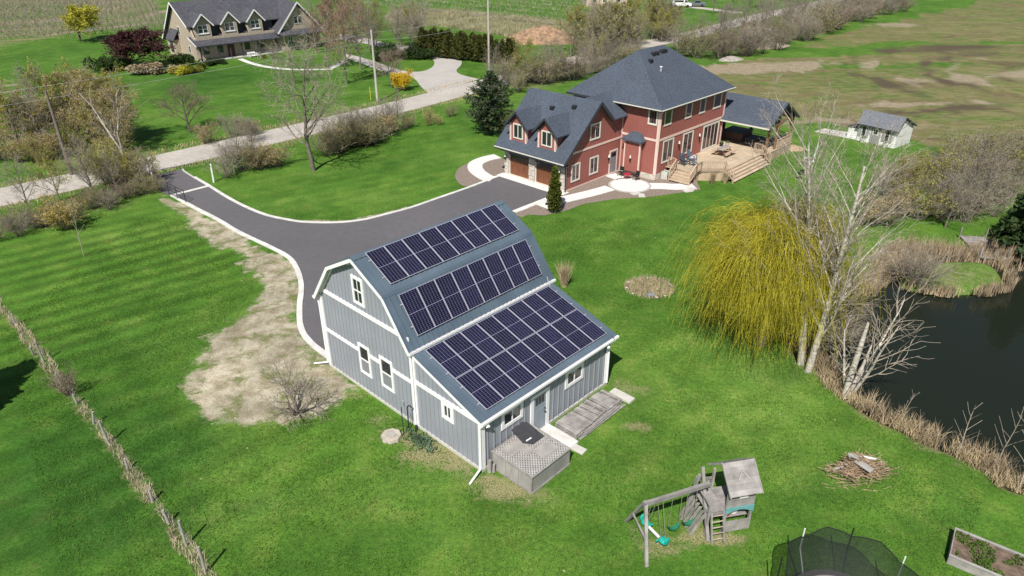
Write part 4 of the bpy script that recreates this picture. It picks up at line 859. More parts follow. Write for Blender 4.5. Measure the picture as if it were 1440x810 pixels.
for k in range(4):
    z = DZ-0.18*(k+1); a = 10.02-0.27*k
    MB().box(a-.29, a+.01, -6.92, -4.95, z-.04, z).obj("step_tread", M['deck'], deck)
    MB().box(a-.01, a+.005, -6.9, -4.97, z-.16, z+.135).obj("step_riser", M['deckrail'], deck)
def railing(p, q, z0, z1, n):
    """top rail, bottom rail, balusters and end posts between two deck points"""
    r = MB().bar((p[0], p[1], z0+.92), (q[0], q[1], z1+.92), .1, .05).obj("railing", M['deckrail'], deck)
    MB().bar((p[0], p[1], z0+.15), (q[0], q[1], z1+.15), .05, .06).obj("bottom_rail", M['deckrail'], r)
    for k in range(n+1):
        t = k/n; x = p[0]+(q[0]-p[0])*t; y = p[1]+(q[1]-p[1])*t; z = z0+(z1-z0)*t
        w = .05 if k in (0, n) else .018
        MB().box(x-w, x+w, y-w, y+w, z-(.1 if w > .03 else -.15), z+.95 if w > .03 else z+.9).obj("post" if w > .03 else "baluster", M['deckrail'], r)
railing((10.1, -7.0), (10.95, -7.0), DZ, DZ, 6); railing((10.95, -7.0), (12.4, -8.6), DZ, DZ, 14); railing((12.4, -8.62), (12.4, -9.55), DZ, 0.1, 6)
railing((10.1, -7.0), (9.05, -7.0), DZ, 0.1, 6); railing((10.1, -4.9), (10.1, -4.05), DZ, DZ, 5); railing((10.1, -4.9), (9.05, -4.9), DZ, 0.1, 6)
railing((19.72, -8.62), (19.72, -9.6), DZ, 0.1, 6); railing((22.3, -8.9), (25.4, -8.9), DZ, DZ, 22); railing((19.75, -8.6), (19.75, -7.8), DZ, DZ, 5); railing((25.55, -8.9), (25.55, -4.6), DZ, DZ, 28)


# ================================================================ STONE NEIGHBOUR HOUSE, SHED, FAR HOUSE
NYAW = 0.76
NX0, NY0 = (-52.52, 120.27)
nb_ = thing("stone_house", "beige stone house with dark roof, three dormers and a red front door", "house", (NX0, NY0, 0), NYAW)
def nb_w(a, b):
    c, s = math.cos(NYAW), math.sin(NYAW); return (NX0+a*c-b*s, NY0+a*s+b*c)
M['nstone'] = mat('beige_stonework', (0.40, 0.335, 0.26), 0.85, 0.25, 3.5, 0.4, 10)
M['nroof'] = mat('charcoal_shingles', (0.060, 0.060, 0.072), 0.85, 0.45, 3.0, 0.5, 9, (0.6, 0.6, 4.0), big=0.12)
N = nb_
MB().ext([(0, 0), (12.8, 0), (12.8, 2.6), (6.4, 8.45), (1.3, 5.3), (0, 3.4)], (0, 0, 0), (0, 1, 0), Z3, (1, 0, 0), .25).obj("wall", M['nstone'], N)
MB().box(0.25, 14.6, 0.0, .25, 0, 3.6).box(0.25, 14.6, 12.5, 12.8, 0, 2.6).obj("wall", M['nstone'], N)
MB().box(0.25, 14.6, 1.3, 1.55, 3.0, 5.2).obj("upper_wall", M['fascia'], N)  # dark colour paints in the shadow gap between main eave and porch roof
slab("roof", [(-.55, .75, 5.35), (19.0, .75, 5.35), (19.0, 6.4, 8.75), (-.55, 6.4, 8.75)], M['nroof'], N, .16)
slab("roof", [(-.55, 6.4, 8.745), (19.0, 6.4, 8.745), (19.0, 13.5, 2.2), (-.55, 13.5, 2.2)], M['nroof'], N, .16)
slab("porch_roof", [(-.5, -1.75, 2.55), (14.4, -1.75, 2.55), (14.4, 1.4, 3.75), (-.5, 1.4, 3.75)], M['nroof'], N, .16)
MB().bar((-.57, .75, 5.25), (-.57, 6.4, 8.65), .04, .26).bar((-.57, 6.4, 8.65), (-.57, 13.5, 2.1), .04, .26).obj("rake_board", M['trim'], N)
MB().bar((-.52, -1.75, 2.46), (-.52, 1.4, 3.66), .04, .2).obj("rake_board", M['trim'], N)
MB().box(-.5, 14.4, -1.80, -1.755, 2.38, 2.54).obj("fascia", M['fascia'], N)
for a in (0.15, 3.2, 5.2, 7.2, 10.2, 13.6): MB().box(a-.09, a+.09, -1.55, -1.37, 0.1, 2.45).obj("porch_column", M['fascia'], N)
MB().box(0, 14.4, -1.7, -.001, -.02, .12).obj("porch_floor", M['concrete'], N)
MB().box(5.3, 6.5, -.06, -.002, .12, 2.15).obj("door", mat('dark_red_door', (.10, .012, .012), .5, .1, 3), N)
for a in (1.2, 3.6, 8.4, 11.2): 
    f = MB().box(a, a+.95, -.05, -.002, .9, 2.2).obj("window", M['fascia'], N); MB().box(a+.08, a+.87, -.062, -.05, .98, 2.12).obj("pane", M['glass'], f)
for am in (1.75, 6.3, 10.85):
    d = MB().ext([(am-1.35, 3.2), (am+1.35, 3.2), (am+1.35, 5.7), (am, 7.05), (am-1.35, 5.7)], (0, -.02, 0), X3, Z3, Y3, .2)
    d.ext([(.18, 3.9), (.18, 5.7), (1.6, 5.7)], (am-1.35, 0, 0), Y3, Z3, X3, .15); d.ext([(.18, 3.9), (.18, 5.7), (1.6, 5.7)], (am+1.2, 0, 0), Y3, Z3, X3, .15)
    dm = d.obj("dormer", M['nstone'], N)
    slab("roof", [(am-1.72, -.55, 5.42), (am, -.55, 7.32), (am, 4.2, 7.32), (am-1.72, 1.0, 5.42)], M['nroof'], dm, .12)
    slab("roof", [(am, -.55, 7.317), (am+1.72, -.55, 5.42), (am+1.72, 1.0, 5.42), (am, 4.2, 7.317)], M['nroof'], dm, .12)
    MB().bar((am-1.72, -.57, 5.36), (am, -.57, 7.26), .04, .2).bar((am, -.57, 7.26), (am+1.72, -.57, 5.36), .04, .2).obj("rake_board", M['trim'], dm)
    MB().box(am-.85, am+.85, -.07, -.021, 4.25, 5.55).box(am-.95, am+.95, -.12, -.021, 4.10, 4.25).obj("window_frame", M['trim'], dm)
    for k in (-1, 1):
        for q in (0, 1): MB().box(am+k*.4-.33, am+k*.4+.33, -.085, -.071, 4.33+q*.6, 4.86+q*.6).obj("pane", M['glass'], dm)
# right wing with its gable
MB().ext([(14.6, 0), (22.4, 0), (22.4, 3.6), (18.4, 7.6), (14.6, 3.6)], (0, -1.2, 0), X3, Z3, Y3, .25).obj("wall", M['nstone'], N)
MB().box(22.15, 22.4, -.95, 12.5, 0, 3.4).box(14.6, 14.85, -.95, 0, 0, 3.4).obj("wall", M['nstone'], N)
slab("roof", [(14.0, -1.75, 3.2), (18.4, -1.75, 8.1), (18.4, 6.4, 8.1), (14.0, 6.4, 3.2)], M['nroof'], N, .16)
slab("roof", [(18.4, -1.75, 8.097), (22.95, -1.75, 3.2), (22.95, 13.4, 3.2), (18.4, 13.4, 8.097)], M['nroof'], N, .16)
slab("porch_roof", [(14.2, -2.6, 2.85), (23.0, -2.6, 2.85), (23.0, -1.2, 3.55), (14.2, -1.2, 3.55)], M['nroof'], N, .14)
MB().bar((14.0, -1.77, 3.1), (18.4, -1.77, 8.0), .04, .24).bar((18.4, -1.77, 8.0), (22.95, -1.77, 3.1), .04, .24).obj("rake_board", M['trim'], N)
for a, w, z0, z1 in ((17.6, 1.5, 4.4, 5.7), (16.0, .9, 1.0, 2.4), (19.2, .9, 1.0, 2.4)):
    f = MB().box(a, a+w, -1.27, -1.201, z0, z1).obj("window", M['trim'], N)
    for q in (0, 1): MB().box(a+.07+q*w/2, a+w/2-.05+q*w/2, -1.282, -1.27, z0+.08, z1-.08).obj("pane", M['glass'], f)
# windows of the left gable and its small lean-to
for b, z0, z1, w in ((5.6, 3.6, 4.9, .8), (2.2, 1.0, 2.2, .7)):
    f = MB().box(-.06, -.002, b, b+w, z0, z1).obj("window", M['trim'], N); MB().box(-.072, -.06, b+.07, b+w-.07, z0+.08, z1-.08).obj("pane", M['glass'], f)
li = MB().box(-.9, -.002, 6.8, 9.8, 0, 2.7).obj("side_bay", M['nstone'], N)
slab("roof", [(-1.15, 6.5, 2.65), (0, 6.5, 4.3), (0, 10.1, 4.3), (-1.15, 10.1, 2.65)], M['nroof'], li, .12)
MB().box(-.96, -.901, 7.6, 8.8, .6, 2.4).obj("window", M['fascia'], li)
white_thing = MB().box(7.6, 9.0, -3.2, -2.2, 0.25, .32)
for a, b in ((7.65, -3.15), (8.95, -3.15), (7.65, -2.25), (8.95, -2.25)): white_thing.box(a-.04, a+.04, b-.04, b+.04, 0, .8)
white_thing.box(7.6, 9.0, -2.24, -2.18, .55, .8).box(7.6, 7.66, -3.2, -2.2, .55, .62).box(8.94, 9.0, -3.2, -2.2, .55, .62)
bn = place("garden_bench", white_thing.mesh("garden_bench", M['trim']), None, (NX0, NY0, 0), (0, 0, NYAW)); tag(bn, "white garden bench in front of the stone house door", "bench")

# --- white shed with saltbox roof
SYAW = -0.896
SX0, SY0 = (37.39, 73.96)
shed = thing("garden_shed", "small white shed with grey roof and shuttered windows at the field edge", "shed", (SX0, SY0, 0), SYAW)
def shed_w(a, b):
    c, s = math.cos(SYAW), math.sin(SYAW); return (SX0+a*c-b*s, SY0+a*s+b*c)
M['shedwall'] = mat('white_shed_board', (.74, .74, .72), .6, .05, 3)
M['shutter'] = mat('grey_shutter', (.27, .28, .28), .6, .08, 3)
prof = [(0, 0), (3.5, 0), (3.5, 1.85), (.75, 3.0), (0, 2.0)]
MB().ext(prof, (0, 0, 0), Y3, Z3, X3, .1).obj("wall", M['shedwall'], shed); MB().ext(prof, (3.96, 0, 0), Y3, Z3, X3, .1).obj("wall", M['shedwall'], shed)
MB().box(.1, 3.96, 0, .1, 0, 2.0).obj("wall", M['shedwall'], shed); MB().box(.1, 3.96, 3.4, 3.5, 0, 1.85).obj("wall", M['shedwall'], shed)
M['shedroof'] = mat('light_grey_shingles', (.135, .145, .165), .85, .2, 5, .3, 12)
slab("roof", [(-.2, -.28, 1.86), (4.26, -.28, 1.86), (4.26, .75, 3.2), (-.2, .75, 3.2)], M['shedroof'], shed, .1)
slab("roof", [(-.2, .75, 3.197), (4.26, .75, 3.197), (4.26, 3.75, 1.9), (-.2, 3.75, 1.9)], M['shedroof'], shed, .1)
MB().box(-.2, 4.26, -.31, -.285, 1.72, 1.86).obj("fascia", M['fascia'], shed)
MB().bar((4.275, -.28, 1.8), (4.275, .75, 3.12), .03, .14).bar((4.275, .75, 3.12), (4.275, 3.75, 1.82), .03, .14).obj("rake_board", M['fascia'], shed)
sd_ = MB().box(1.35, 2.40, -.05, -.002, .05, 1.82).obj("door", M['shutter'], shed)
MB().box(1.58, 2.17, -.07, -.051, .98, 1.62).obj("window_frame", M['trim'], sd_); MB().box(1.66, 2.09, -.08, -.071, 1.06, 1.54).obj("pane", M['glass'], sd_)
for a in (.35, 2.85):
    f = MB().box(a, a+.5, -.04, -.002, .55, 1.68).obj("window", M['trim'], shed); MB().box(a+.06, a+.44, -.052, -.041, .62, 1.62).obj("pane", M['glass'], f)
    for s in (a-.3, a+.52): MB().box(s, s+.28, -.05, -.002, .5, 1.72).obj("shutter", M['shutter'], shed)
MB().box(1.25, 1.34, -.04, -.002, 0, 1.84).box(2.41, 2.5, -.04, -.002, 0, 1.84).obj("trim_board", M['trim'], shed)
cab = MB().box(-1.25, -.15, .3, 1.25, .08, 1.15).obj("storage_box", M['shedwall']); cab.location = (SX0, SY0, 0); cab.rotation_euler = (0, 0, SYAW)
MB().add([(-1.33, .22, 1.15), (-.1, .22, 1.3), (-.1, 1.32, 1.4), (-1.33, 1.32, 1.25), (-1.33, .22, 1.2), (-.1, .22, 1.35), (-.1, 1.32, 1.45), (-1.33, 1.32, 1.3)], [(0, 3, 2, 1), (4, 5, 6, 7), (0, 1, 5, 4), (1, 2, 6, 5), (2, 3, 7, 6), (3, 0, 4, 7)]).obj("lid", M['fascia'], cab)
MB().box(-1.2, -.2, .35, 1.2, 0, .08).obj("foot", M['fascia'], cab)
tag(cab, "cream storage box with dark lid standing beside the white shed", "storage box")
sheet("concrete_pad", [shed_w(*p) for p in ((-4.6, -.5), (-4.6, 1.5), (-2.0, 2.2), (-.1, 1.9), (-.1, .05))], 0.05, M['concrete'], 0.05)
potm = mat('pale_planter', (.5, .48, .44), .8, .1)
leafy = leafmat('planter_leaves', (.05, .09, .02), (.10, .14, .04))
rr = random.Random(5)
for (a, b, lab, pm) in ((.75, -.28, "planter of brown stems under the left window of the white shed", potm), (3.2, -.3, "pale planter with a dark plant under the right window of the white shed", potm)):
    x, y = shed_w(a, b); t = thing("planter", lab, "planter", (x, y, 0), SYAW)
    MB().cyl((0, 0, 0), (0, 0, .38), .17, .24, 12).obj("pot", pm, t)
    g = MB()
    for k in range(70):
        c = (rr.gauss(0, .14), rr.gauss(0, .12), .45+abs(rr.gauss(0, .18))); s = .07; d = [rr.uniform(-1, 1) for _ in range(6)]
        g.add([vadd(c, (d[0]*s, d[1]*s, d[2]*s)), vadd(c, (d[3]*s, d[4]*s, d[5]*s)), vadd(c, (-d[0]*s, d[4]*s, -d[2]*s))], [(0, 1, 2)])
    g.obj("plant", leafy, t)
# metal arch leaning by the shed's right side
x, y = shed_w(4.75, .9); wm = MB()
for k in range(14):
    t0, t1 = 2*math.pi*k/14, 2*math.pi*(k+1)/14
    wm.cyl((.42*math.cos(t0), 0.02*k/14, .5+.42*math.sin(t0)), (.42*math.cos(t1), .02, .5+.42*math.sin(t1)), .03, n=6)
for k in range(6): wm.cyl((0, 0, .5), (.42*math.cos(k*math.pi/3), 0, .5+.42*math.sin(k*math.pi/3)), .015, n=5)
wm.cyl((0, -.08, .5), (0, .08, .5), .06)
tag(wm.obj("cart_wheel", M['greywood'], loc=(x, y, 0), rot=(0, 0, SYAW+.4)), "old wooden cart wheel standing beside the white shed", "wheel")

# --- far house and white van at the top edge
fx, fy = (25.37, 199.6)
fh = thing("far_house", "pale brick house beyond the trees at the top edge", "house", (fx, fy, 0), 0.08)
MB().box(-5.5, 5.5, 0, 8, 0, 3.0).obj("wall", mat('pale_brick', (.46, .37, .29), .85, .12, 3), fh)
slab("roof", [(-6.1, -.6, 2.9), (6.1, -.6, 2.9), (6.1, 4, 5.6), (-6.1, 4, 5.6)], M['nroof'], fh); slab("roof", [(-6.1, 4, 5.597), (6.1, 4, 5.597), (6.1, 8.6, 2.9), (-6.1, 8.6, 2.9)], M['nroof'], fh)
for a in (-4, -1.2, 2.4):
    f = MB().box(a, a+1.3, -.06, -.002, 1.0, 2.3).obj("window", M['trim'], fh); MB().box(a+.1, a+1.2, -.075, -.061, 1.1, 2.2).obj("pane", M['glass'], f)
vx, vy = (45.05, 197.97)
van = thing("parked_van", "white van parked on the lane near the top edge", "van", (vx, vy, 0), -.12)
prf = [(-2.6, .35), (2.55, .35), (2.6, .95), (1.75, 1.15), (1.15, 1.95), (-2.5, 2.0), (-2.62, 1.2)]
MB().ext(prf, (0, -.92, 0), X3, Z3, Y3, 1.84).obj("body", mat('white_van_paint', (.75, .75, .76), .3, .02, coat=.4), van)
MB().ext([(1.15, 1.25), (1.62, 1.22), (1.12, 1.82), (.7, 1.82), (.7, 1.25)], (0, -.935, 0), X3, Z3, Y3, .012).obj("side_window", M['glass'], van)
MB().ext([(-1.9, 1.3), (.4, 1.3), (.4, 1.8), (-1.9, 1.8)], (0, -.935, 0), X3, Z3, Y3, .012).obj("side_window", M['glass'], van)
for a in (-1.6, 1.55):
    for b in (-.93, .75): MB().cyl((a, b, .36), (a, b+.18, .36), .36, n=16).obj("wheel", M['black'], van)
bx_, by_ = (48.08, 197.97)
pk = thing("parked_car", "dark pickup parked behind the white van near the top edge", "car", (bx_+1.2, by_+1.0, 0), -.12)
MB().ext([(-2.3, .4), (2.3, .4), (2.3, 1.0), (1.2, 1.1), (.7, 1.65), (-.6, 1.7), (-.7, 1.05), (-2.3, 1.05)], (0, -.9, 0), X3, Z3, Y3, 1.8).obj("body", mat('grey_car_paint', (.12, .13, .15), .3, .1, coat=.4), pk)
MB().ext([(.65, 1.1), (1.05, 1.1), (.66, 1.55), (-.5, 1.6), (-.55, 1.1)], (0, -.915, 0), X3, Z3, Y3, .012).obj("side_window", M['glass'], pk)
for a in (-1.4, 1.4):
    for b in (-.92, .74): MB().cyl((a, b, .36), (a, b+.18, .36), .36, n=16).obj("wheel", M['black'], pk)


# ================================================================ THINGS IN THE GARDEN
def bthing(name, label, cat, x, y, z=0.0, rz=0.0, group=None):
    wx, wy = barn_w(x, y); return thing(name, label, cat, (wx, wy, z), yawb+rz, group)
def hthing(name, label, cat, u, v, z=0.0, rz=0.0, group=None):
    wx, wy = house_w(u, v); return thing(name, label, cat, (wx, wy, z), YAW+rz, group)
G_ = M['greywood']
# --- lattice topped box by the lean-to
M['dimwood'] = mat('silvered_plywood', (.30, .285, .265), .85, .2, 2.2, .2, 20, (1, 1, .4))
coop = bthing("lattice_box", "weathered grey wooden box with lattice top beside the barn", "animal pen", 11.86, .5)
for a in ((0, .07, 0, .07), (2.3, 2.37, 0, .07), (0, .07, 2.43, 2.5), (2.3, 2.37, 2.43, 2.5), (1.15, 1.21, 0, .06)): MB().box(a[0], a[1], a[2], a[3], 0, .88).obj("post", G_, coop)
def plank(x0, x1, y0, y1, z0, z1, m=G_, n="plank"): return MB().box(x0, x1, y0, y1, z0, z1).obj(n, m, coop)
for k in range(3): plank(.07+k*.76, .81+k*.76, .012, .03, .06, .84, M['dimwood'], "panel")
for k in range(2): plank(2.335, 2.36, .07+k*1.19, 1.24+k*1.19, .06, .86, M['dimwood'], "panel")
plank(.02, .04, .07, 2.43, .06, .84, M['dimwood'], "panel"); plank(.07, 2.3, 2.45, 2.47, .06, .84, M['dimwood'], "panel")
plank(-.02, 2.40, -.03, .0, 0.0, .09); plank(2.375, 2.41, 0, 2.5, 0.0, .09)
for a in ((-.03, 2.40, -.03, .05), (-.03, 2.40, 2.45, 2.53), (-.03, .05, .05, 2.45), (2.32, 2.40, .05, 2.45), (1.16, 1.23, .05, 2.45)): plank(*a, .88, .925, n="top_rail")
lat = MB(); sp = 0.15
def lstrip(c, sgn, z):
    # 45 degree strip x - sgn*y = c clipped to the frame 0.05..2.32, 0.05..2.45
    pts = []
    for t in (0.05, 2.32):
        y = (t-c)*sgn
        if .05 <= y <= 2.45: pts.append((t, y))
    for y in (.05, 2.45):
        x = c+sgn*y
        if .05 < x < 2.32: pts.append((x, y))
    if len(pts) >= 2:
        p, q = pts[0], max(pts[1:], key=lambda e: abs(e[0]-pts[0][0])+abs(e[1]-pts[0][1]))
        if abs(p[0]-q[0]) > .02: lat.bar((p[0], p[1], z), (q[0], q[1], z), .055, .008)
c = -2.5
while c < 2.4: lstrip(c, 1, .905); c += sp
c = 0.0
while c < 5.0: lstrip(c, -1, .914); c += sp
lt_ = lat.obj("lattice", mat('grey_lattice', (.36, .345, .325), .85, .15, 3), coop); tag(lt_, kind="stuff")
MB().box(.25, .9, .3, 1.6, .925, .937).obj("board", M['dimwood'], coop)
MB().box(1.3, 2.0, 1.2, 2.2, .925, .935).obj("board", M['dimwood'], coop)
MB().box(.9, 1.35, .9, 1.3, .925, .934).obj("board", M['dimwood'], coop)
lid = bthing("dark_sheet", "dark grey slanted sheet lying tilted on top of the lattice box", "sheet", 12.25, 2.35, 1.08, .0)
MB().ext([(-.50, -.50), (.30, -.62), (.66, -.30), (.66, .42), (-.35, .40), (-.55, .2)], (0, 0, 0), (.97, 0, -.22), (0, 1, 0), (.22, 0, .97), .06).obj("panel", mat('dark_grey_plastic', (.045, .045, .05), .5, .15, 4), lid)
MB().bar((.38, -.46, .0), (.40, -.16, .0), .05, .04).obj("handle", M['trim'], lid); MB().box(-.4, .4, -.3, .3, -.145, -.10).obj("prop", G_, lid)
# old stumps by the corner
for k, (x, y, r_, h) in enumerate(((11.98, .22, .10, .62), (12.12, .34, .07, .42))):
    tag(MB().cyl((0, 0, 0), (0.02, .02, h), r_, r_*.85, 9).obj("stump", G_, loc=(*barn_w(x, y), 0)), ("tall" if k == 0 else "short")+" grey post stump at the lean-to corner of the barn", "stump")
# concrete slabs at the barn door
tag(MB().box(-.92, .92, -.34, .34, 0, .13).obj("door_slab", M['kerb'], loc=(*barn_w(12.72, 4.02), 0), rot=(0, 0, yawb)), "pale concrete slab on the ground at the barn door", "concrete slab")
tag(MB().box(-.35, .3, -.2, .2, 0, .07).obj("door_slab", M['concrete'], loc=(*barn_w(13.95, 4.02), 0), rot=(0, 0, yawb+.1)), "small low paving slab at the end of the barn door slab", "concrete slab")
# pallets along the lean-to wall, stacked two high
def pallet(label, x, y, z, L, Wd, n, along_y=True, rz=0.0, boards=None, full=False):
    t = bthing("pallet", label, "pallet", x, y, z, rz, "pallets stacked along the lean-to wall")
    ru = random.Random(int(y*100+z*1000))
    for s in (0.04, Wd/2-.04, Wd-.12): MB().box(s, s+.08, 0, L, .022, .11).obj("stringer", G_, t)
    for zz in (0, .112):
        w = (L-.01*(n-1))/n if full else .1; gap = (L-n*w)/(n-1)
        for i in range(n):
            if zz and boards and i in boards: continue
            y0 = i*(w+gap); MB().box(ru.uniform(-.02, .02), Wd+ru.uniform(-.03, .02), y0, y0+w, zz, zz+.021).obj("slat", G_, t)
    return t
pallet("plank pallet lying lowest and nearest the barn door", 12.08, 4.48, .0, 1.22, 1.35, 7); pallet("grey pallet with close boards, on top nearest the barn door", 12.10, 4.50, .14, 1.2, 1.3, 8, full=True)
pallet("bottom pallet in the middle of the row along the barn wall", 12.06, 5.76, .0, 1.2, 1.32, 7); pallet("open slatted pallet on top in the middle of the row", 12.12, 5.80, .14, 1.15, 1.25, 9, rz=.05, boards=(3, 6))
pallet("bottom pallet farthest from the barn door", 12.06, 7.02, .0, 1.2, 1.3, 7); pallet("brown pallet with a missing board, farthest from the door", 12.10, 7.06, .14, 1.1, 1.25, 6, boards=(4,), full=True)
for k in range(5):
    tag(MB().box(-.06, .06, 0, 3.6-.3*k, 0, .04).obj("loose_board", G_, loc=(*barn_w(13.52+.05*(k % 2), 4.6+.12*k), .05*k+.002), rot=(0, 0, yawb+.01*k)), "long grey board in the pile along the pallet edge", "board", "long boards beside the pallets")
tag(MB().box(-.5, .75, -.22, .25, 0, .12).obj("concrete_block", M['concrete'], loc=(*barn_w(12.9, 8.62), 0), rot=(0, 0, yawb)), "concrete block slab beyond the last pallet at the barn corner", "concrete slab")
# well cover with pipes
t = bthing("well_cover", "octagonal concrete well cover in the grass by the gable wall", "well cover", 7.05, -1.35)
MB().cyl((0, 0, 0), (0, 0, .16), .50, .47, 8).obj("slab", mat('tan_concrete', (.38, .34, .28), .9, .2, 4), t); MB().box(-.2, .2, -.2, .2, .16, .19).obj("hatch", mat('dark_concrete', (.34, .32, .28), .9, .15, 5), t)
tag(pipe("vent_pipe", [(0, 0, 0), (0, 0, 1.55)], .02, M['black'], None), "thin straight black pipe standing beside the well cover", "pipe").location = (*barn_w(7.25, -.78), 0)
tag(pipe("vent_pipe", [(0, 0, 0), (0, 0, 1.3), (.06, 0, 1.4), (.16, 0, 1.4), (.2, 0, 1.28)], .03, M['black'], None), "black pipe with bent top between well cover and barn", "pipe").location = (*barn_w(7.2, -.42), 0)
ivy = MB(); ri = random.Random(3)
for k in range(260):
    x, y = ri.gauss(8.3, .5), -.62+ri.gauss(0, .2); s = .05
    if y > -.06: continue
    ivy.add([(x-s, y, ri.uniform(.02, .2)), (x+s, y-s, ri.uniform(.02, .2)), (x, y+s, ri.uniform(.05, .25))], [(0, 1, 2)])
iv = ivy.obj("ground_cover", leafmat('blue_green_leaves', (.07, .13, .075), (.12, .18, .12)), loc=(BX, BY, 0), rot=(0, 0, yawb)); tag(iv, "low blue green ground cover along the barn foundation", "ground cover", kind="stuff")

# --- deck furniture
blue = mat('blue_grey_chair_paint', (.09, .13, .18), .5, .1); redp = mat('red_paint', (.35, .02, .04), .5, .1); wh = mat('white_cushion', (.72, .70, .68), .8, .05)
pt = hthing("picnic_table", "brown timber picnic table on the middle of the deck", "picnic table", 16.9, -6.0, DZ+.004)
for k in range(5): MB().box(-.95, .95, -.38+k*.155, -.24+k*.155, .70, .74).obj("top_plank", M['greywood'] if k else M['deckrail'], pt)
for s in (-1, 1):
    for q in (0, 1): MB().box(-.95, .95, s*.72-.14+q*.15, s*.72-.005+q*.15, .42, .455).obj("bench_plank", M['deckrail'], pt)
    MB().bar((s*.65, -.8, .40), (s*.65, .8, .40), .05, .09).obj("cross_beam", M['timber'], pt)
    for r_ in (-1, 1): MB().bar((s*.65, r_*.62, 0), (s*.65, r_*.2, .70), .05, .09).obj("leg", M['timber'], pt)
def adirondack(label, u, v, z, rz, m, seatm=None, group="chairs on the deck"):
    t = hthing("garden_chair", label, "chair", u, v, z, rz, group)
    for k in range(5):
        MB().bar((-.26+k*.13, .20, .32), (-.26+k*.15-.04, .48, 1.0), .11, .02, (0, -1, .3)).obj("back_slat", m, t)
    for k in range(4): MB().box(-.28, .28, -.32+k*.13, -.21+k*.13, .37-.02*k, .39-.02*k).obj("seat_slat", seatm or m, t)
    for s in (-.33, .33):
        MB().box(s-.06, s+.06, -.42, .36, .55, .58).obj("armrest", m, t); MB().box(s-.03, s+.03, -.38, -.30, 0, .55).obj("front_leg", m, t); MB().bar((s*.95, -.3, .36), (s*.95, .55, .02), .03, .1).obj("back_leg", m, t)
    return t
adirondack("blue grey garden chair with a pale cushion, on the deck below the middle window", 13.1, -4.75, DZ+.004, .15, blue, wh); adirondack("darker garden chair on the deck nearest the small steps", 11.6, -4.85, DZ+.004, -.25, mat('dark_chair_paint', (.05, .06, .085), .5, .1))
ft = hthing("foot_stool", "low dark footstool in front of the deck chairs", "stool", 12.0, -5.6, DZ+.004); MB().box(-.28, .28, -.2, .2, .30, .34).obj("seat", blue, ft)
for s in (-.24, .24):
    for q in (-.16, .16): MB().box(s-.025, s+.025, q-.025, q+.025, 0, .3).obj("leg", blue, ft)
for lab, u, v, h in (("dark flower pot on the deck beside the patio door", 19.4, -4.4, .34), ("pale low pot on the deck at the porch corner", 20.3, -4.6, .22)):
    p_ = hthing("flower_pot", lab, "flower pot", u, v, DZ+.004); MB().cyl((0, 0, 0), (0, 0, h), .15, .22, 12).obj("pot", M['black'] if h > .3 else potm, p_); MB().ell((0, 0, h+.05), .2, .2, .14, 9, 5).obj("plant", leafy, p_)
tb = hthing("hot_tub", "dark covered hot tub in the shade of the porch", "hot tub", 23.0, -4.2, DZ+.004); MB().box(-1.1, 1.1, -1.1, 1.1, 0, .85).obj("cabinet", cabinetm, tb); MB().box(-1.15, 1.15, -1.15, 1.15, .852, .95).obj("cover", M['fascia'], tb)
sf = hthing("outdoor_sofa", "dark outdoor sofa with white cushions by the porch railing", "sofa", 24.0, -7.9, DZ+.004)
MB().box(-1.1, 1.1, -.45, .4, .12, .4).box(-1.1, 1.1, -.62, -.45, .12, .85).box(-1.25, -1.1, -.62, .4, .12, .65).box(1.1, 1.25, -.62, .4, .12, .65).obj("frame", M['fascia'], sf)
for k in range(3): MB().box(-1.08+k*.72, -.38+k*.72, -.42, .38, .402, .52).obj("cushion", wh, sf)
gr = hthing("barbecue", "black barbecue grill standing under the porch roof", "barbecue", 21.3, -7.4, DZ+.004); MB().box(-.6, .6, -.28, .28, .55, .85).obj("firebox", M['black'], gr); MB().cyl((-.45, 0, .88), (.45, 0, .88), .27, n=12).obj("lid", M['black'], gr)
for s in (-.5, .5):
    for q in (-.22, .22): MB().box(s-.03, s+.03, q-.03, q+.03, 0, .55).obj("leg", M['black'], gr)
dn = hthing("dining_table", "dark dining table in the shade under the porch", "table", 22.2, -6.4, DZ+.004); MB().box(-.9, .9, -.5, .5, .70, .75).obj("tabletop", M['fascia'], dn)
for s in (-.8, .8):
    for q in (-.42, .42): MB().box(s-.04, s+.04, q-.04, q+.04, 0, .70).obj("leg", M['fascia'], dn)
# hose reel, patio set
hs = hthing("hose_reel", "teal garden hose reel by the small deck steps", "hose reel", 9.3, -4.35, 0, .1)
teal = mat('teal_plastic', (.03, .30, .22), .4, .1)
for k in range(3): MB().cyl((-.14+k*.1, 0, .42), (-.06+k*.1, 0, .42), .30-.02*(k % 2), n=18).obj("hose_coil", teal, hs)
MB().box(-.25, -.2, -.3, .3, 0, .75).box(.2, .25, -.3, .3, 0, .75).obj("frame", potm, hs)
for lab, u, v, rz in (("black metal chair left of the red table by the bay", 6.95, -1.0, -1.4), ("black metal chair right of the red table by the bay", 6.9, -2.75, -1.75)):
    c_ = hthing("metal_chair", lab, "chair", u, v, .02, rz, "black chairs round the red patio table")
    MB().box(-.22, .22, -.22, .22, .42, .45).obj("seat", M['black'], c_); MB().box(-.22, .22, .2, .23, .5, .9).obj("backrest", M['black'], c_)
    for a in (-.2, .2):
        for b in (-.2, .2): MB().cyl((a, b, 0), (a, b, .42), .02, n=6).obj("leg", M['black'], c_)
rt = hthing("patio_table", "small red table between two black chairs", "table", 6.75, -1.85, .02); MB().cyl((0, 0, .44), (0, 0, .48), .36, n=16).obj("tabletop", redp, rt)
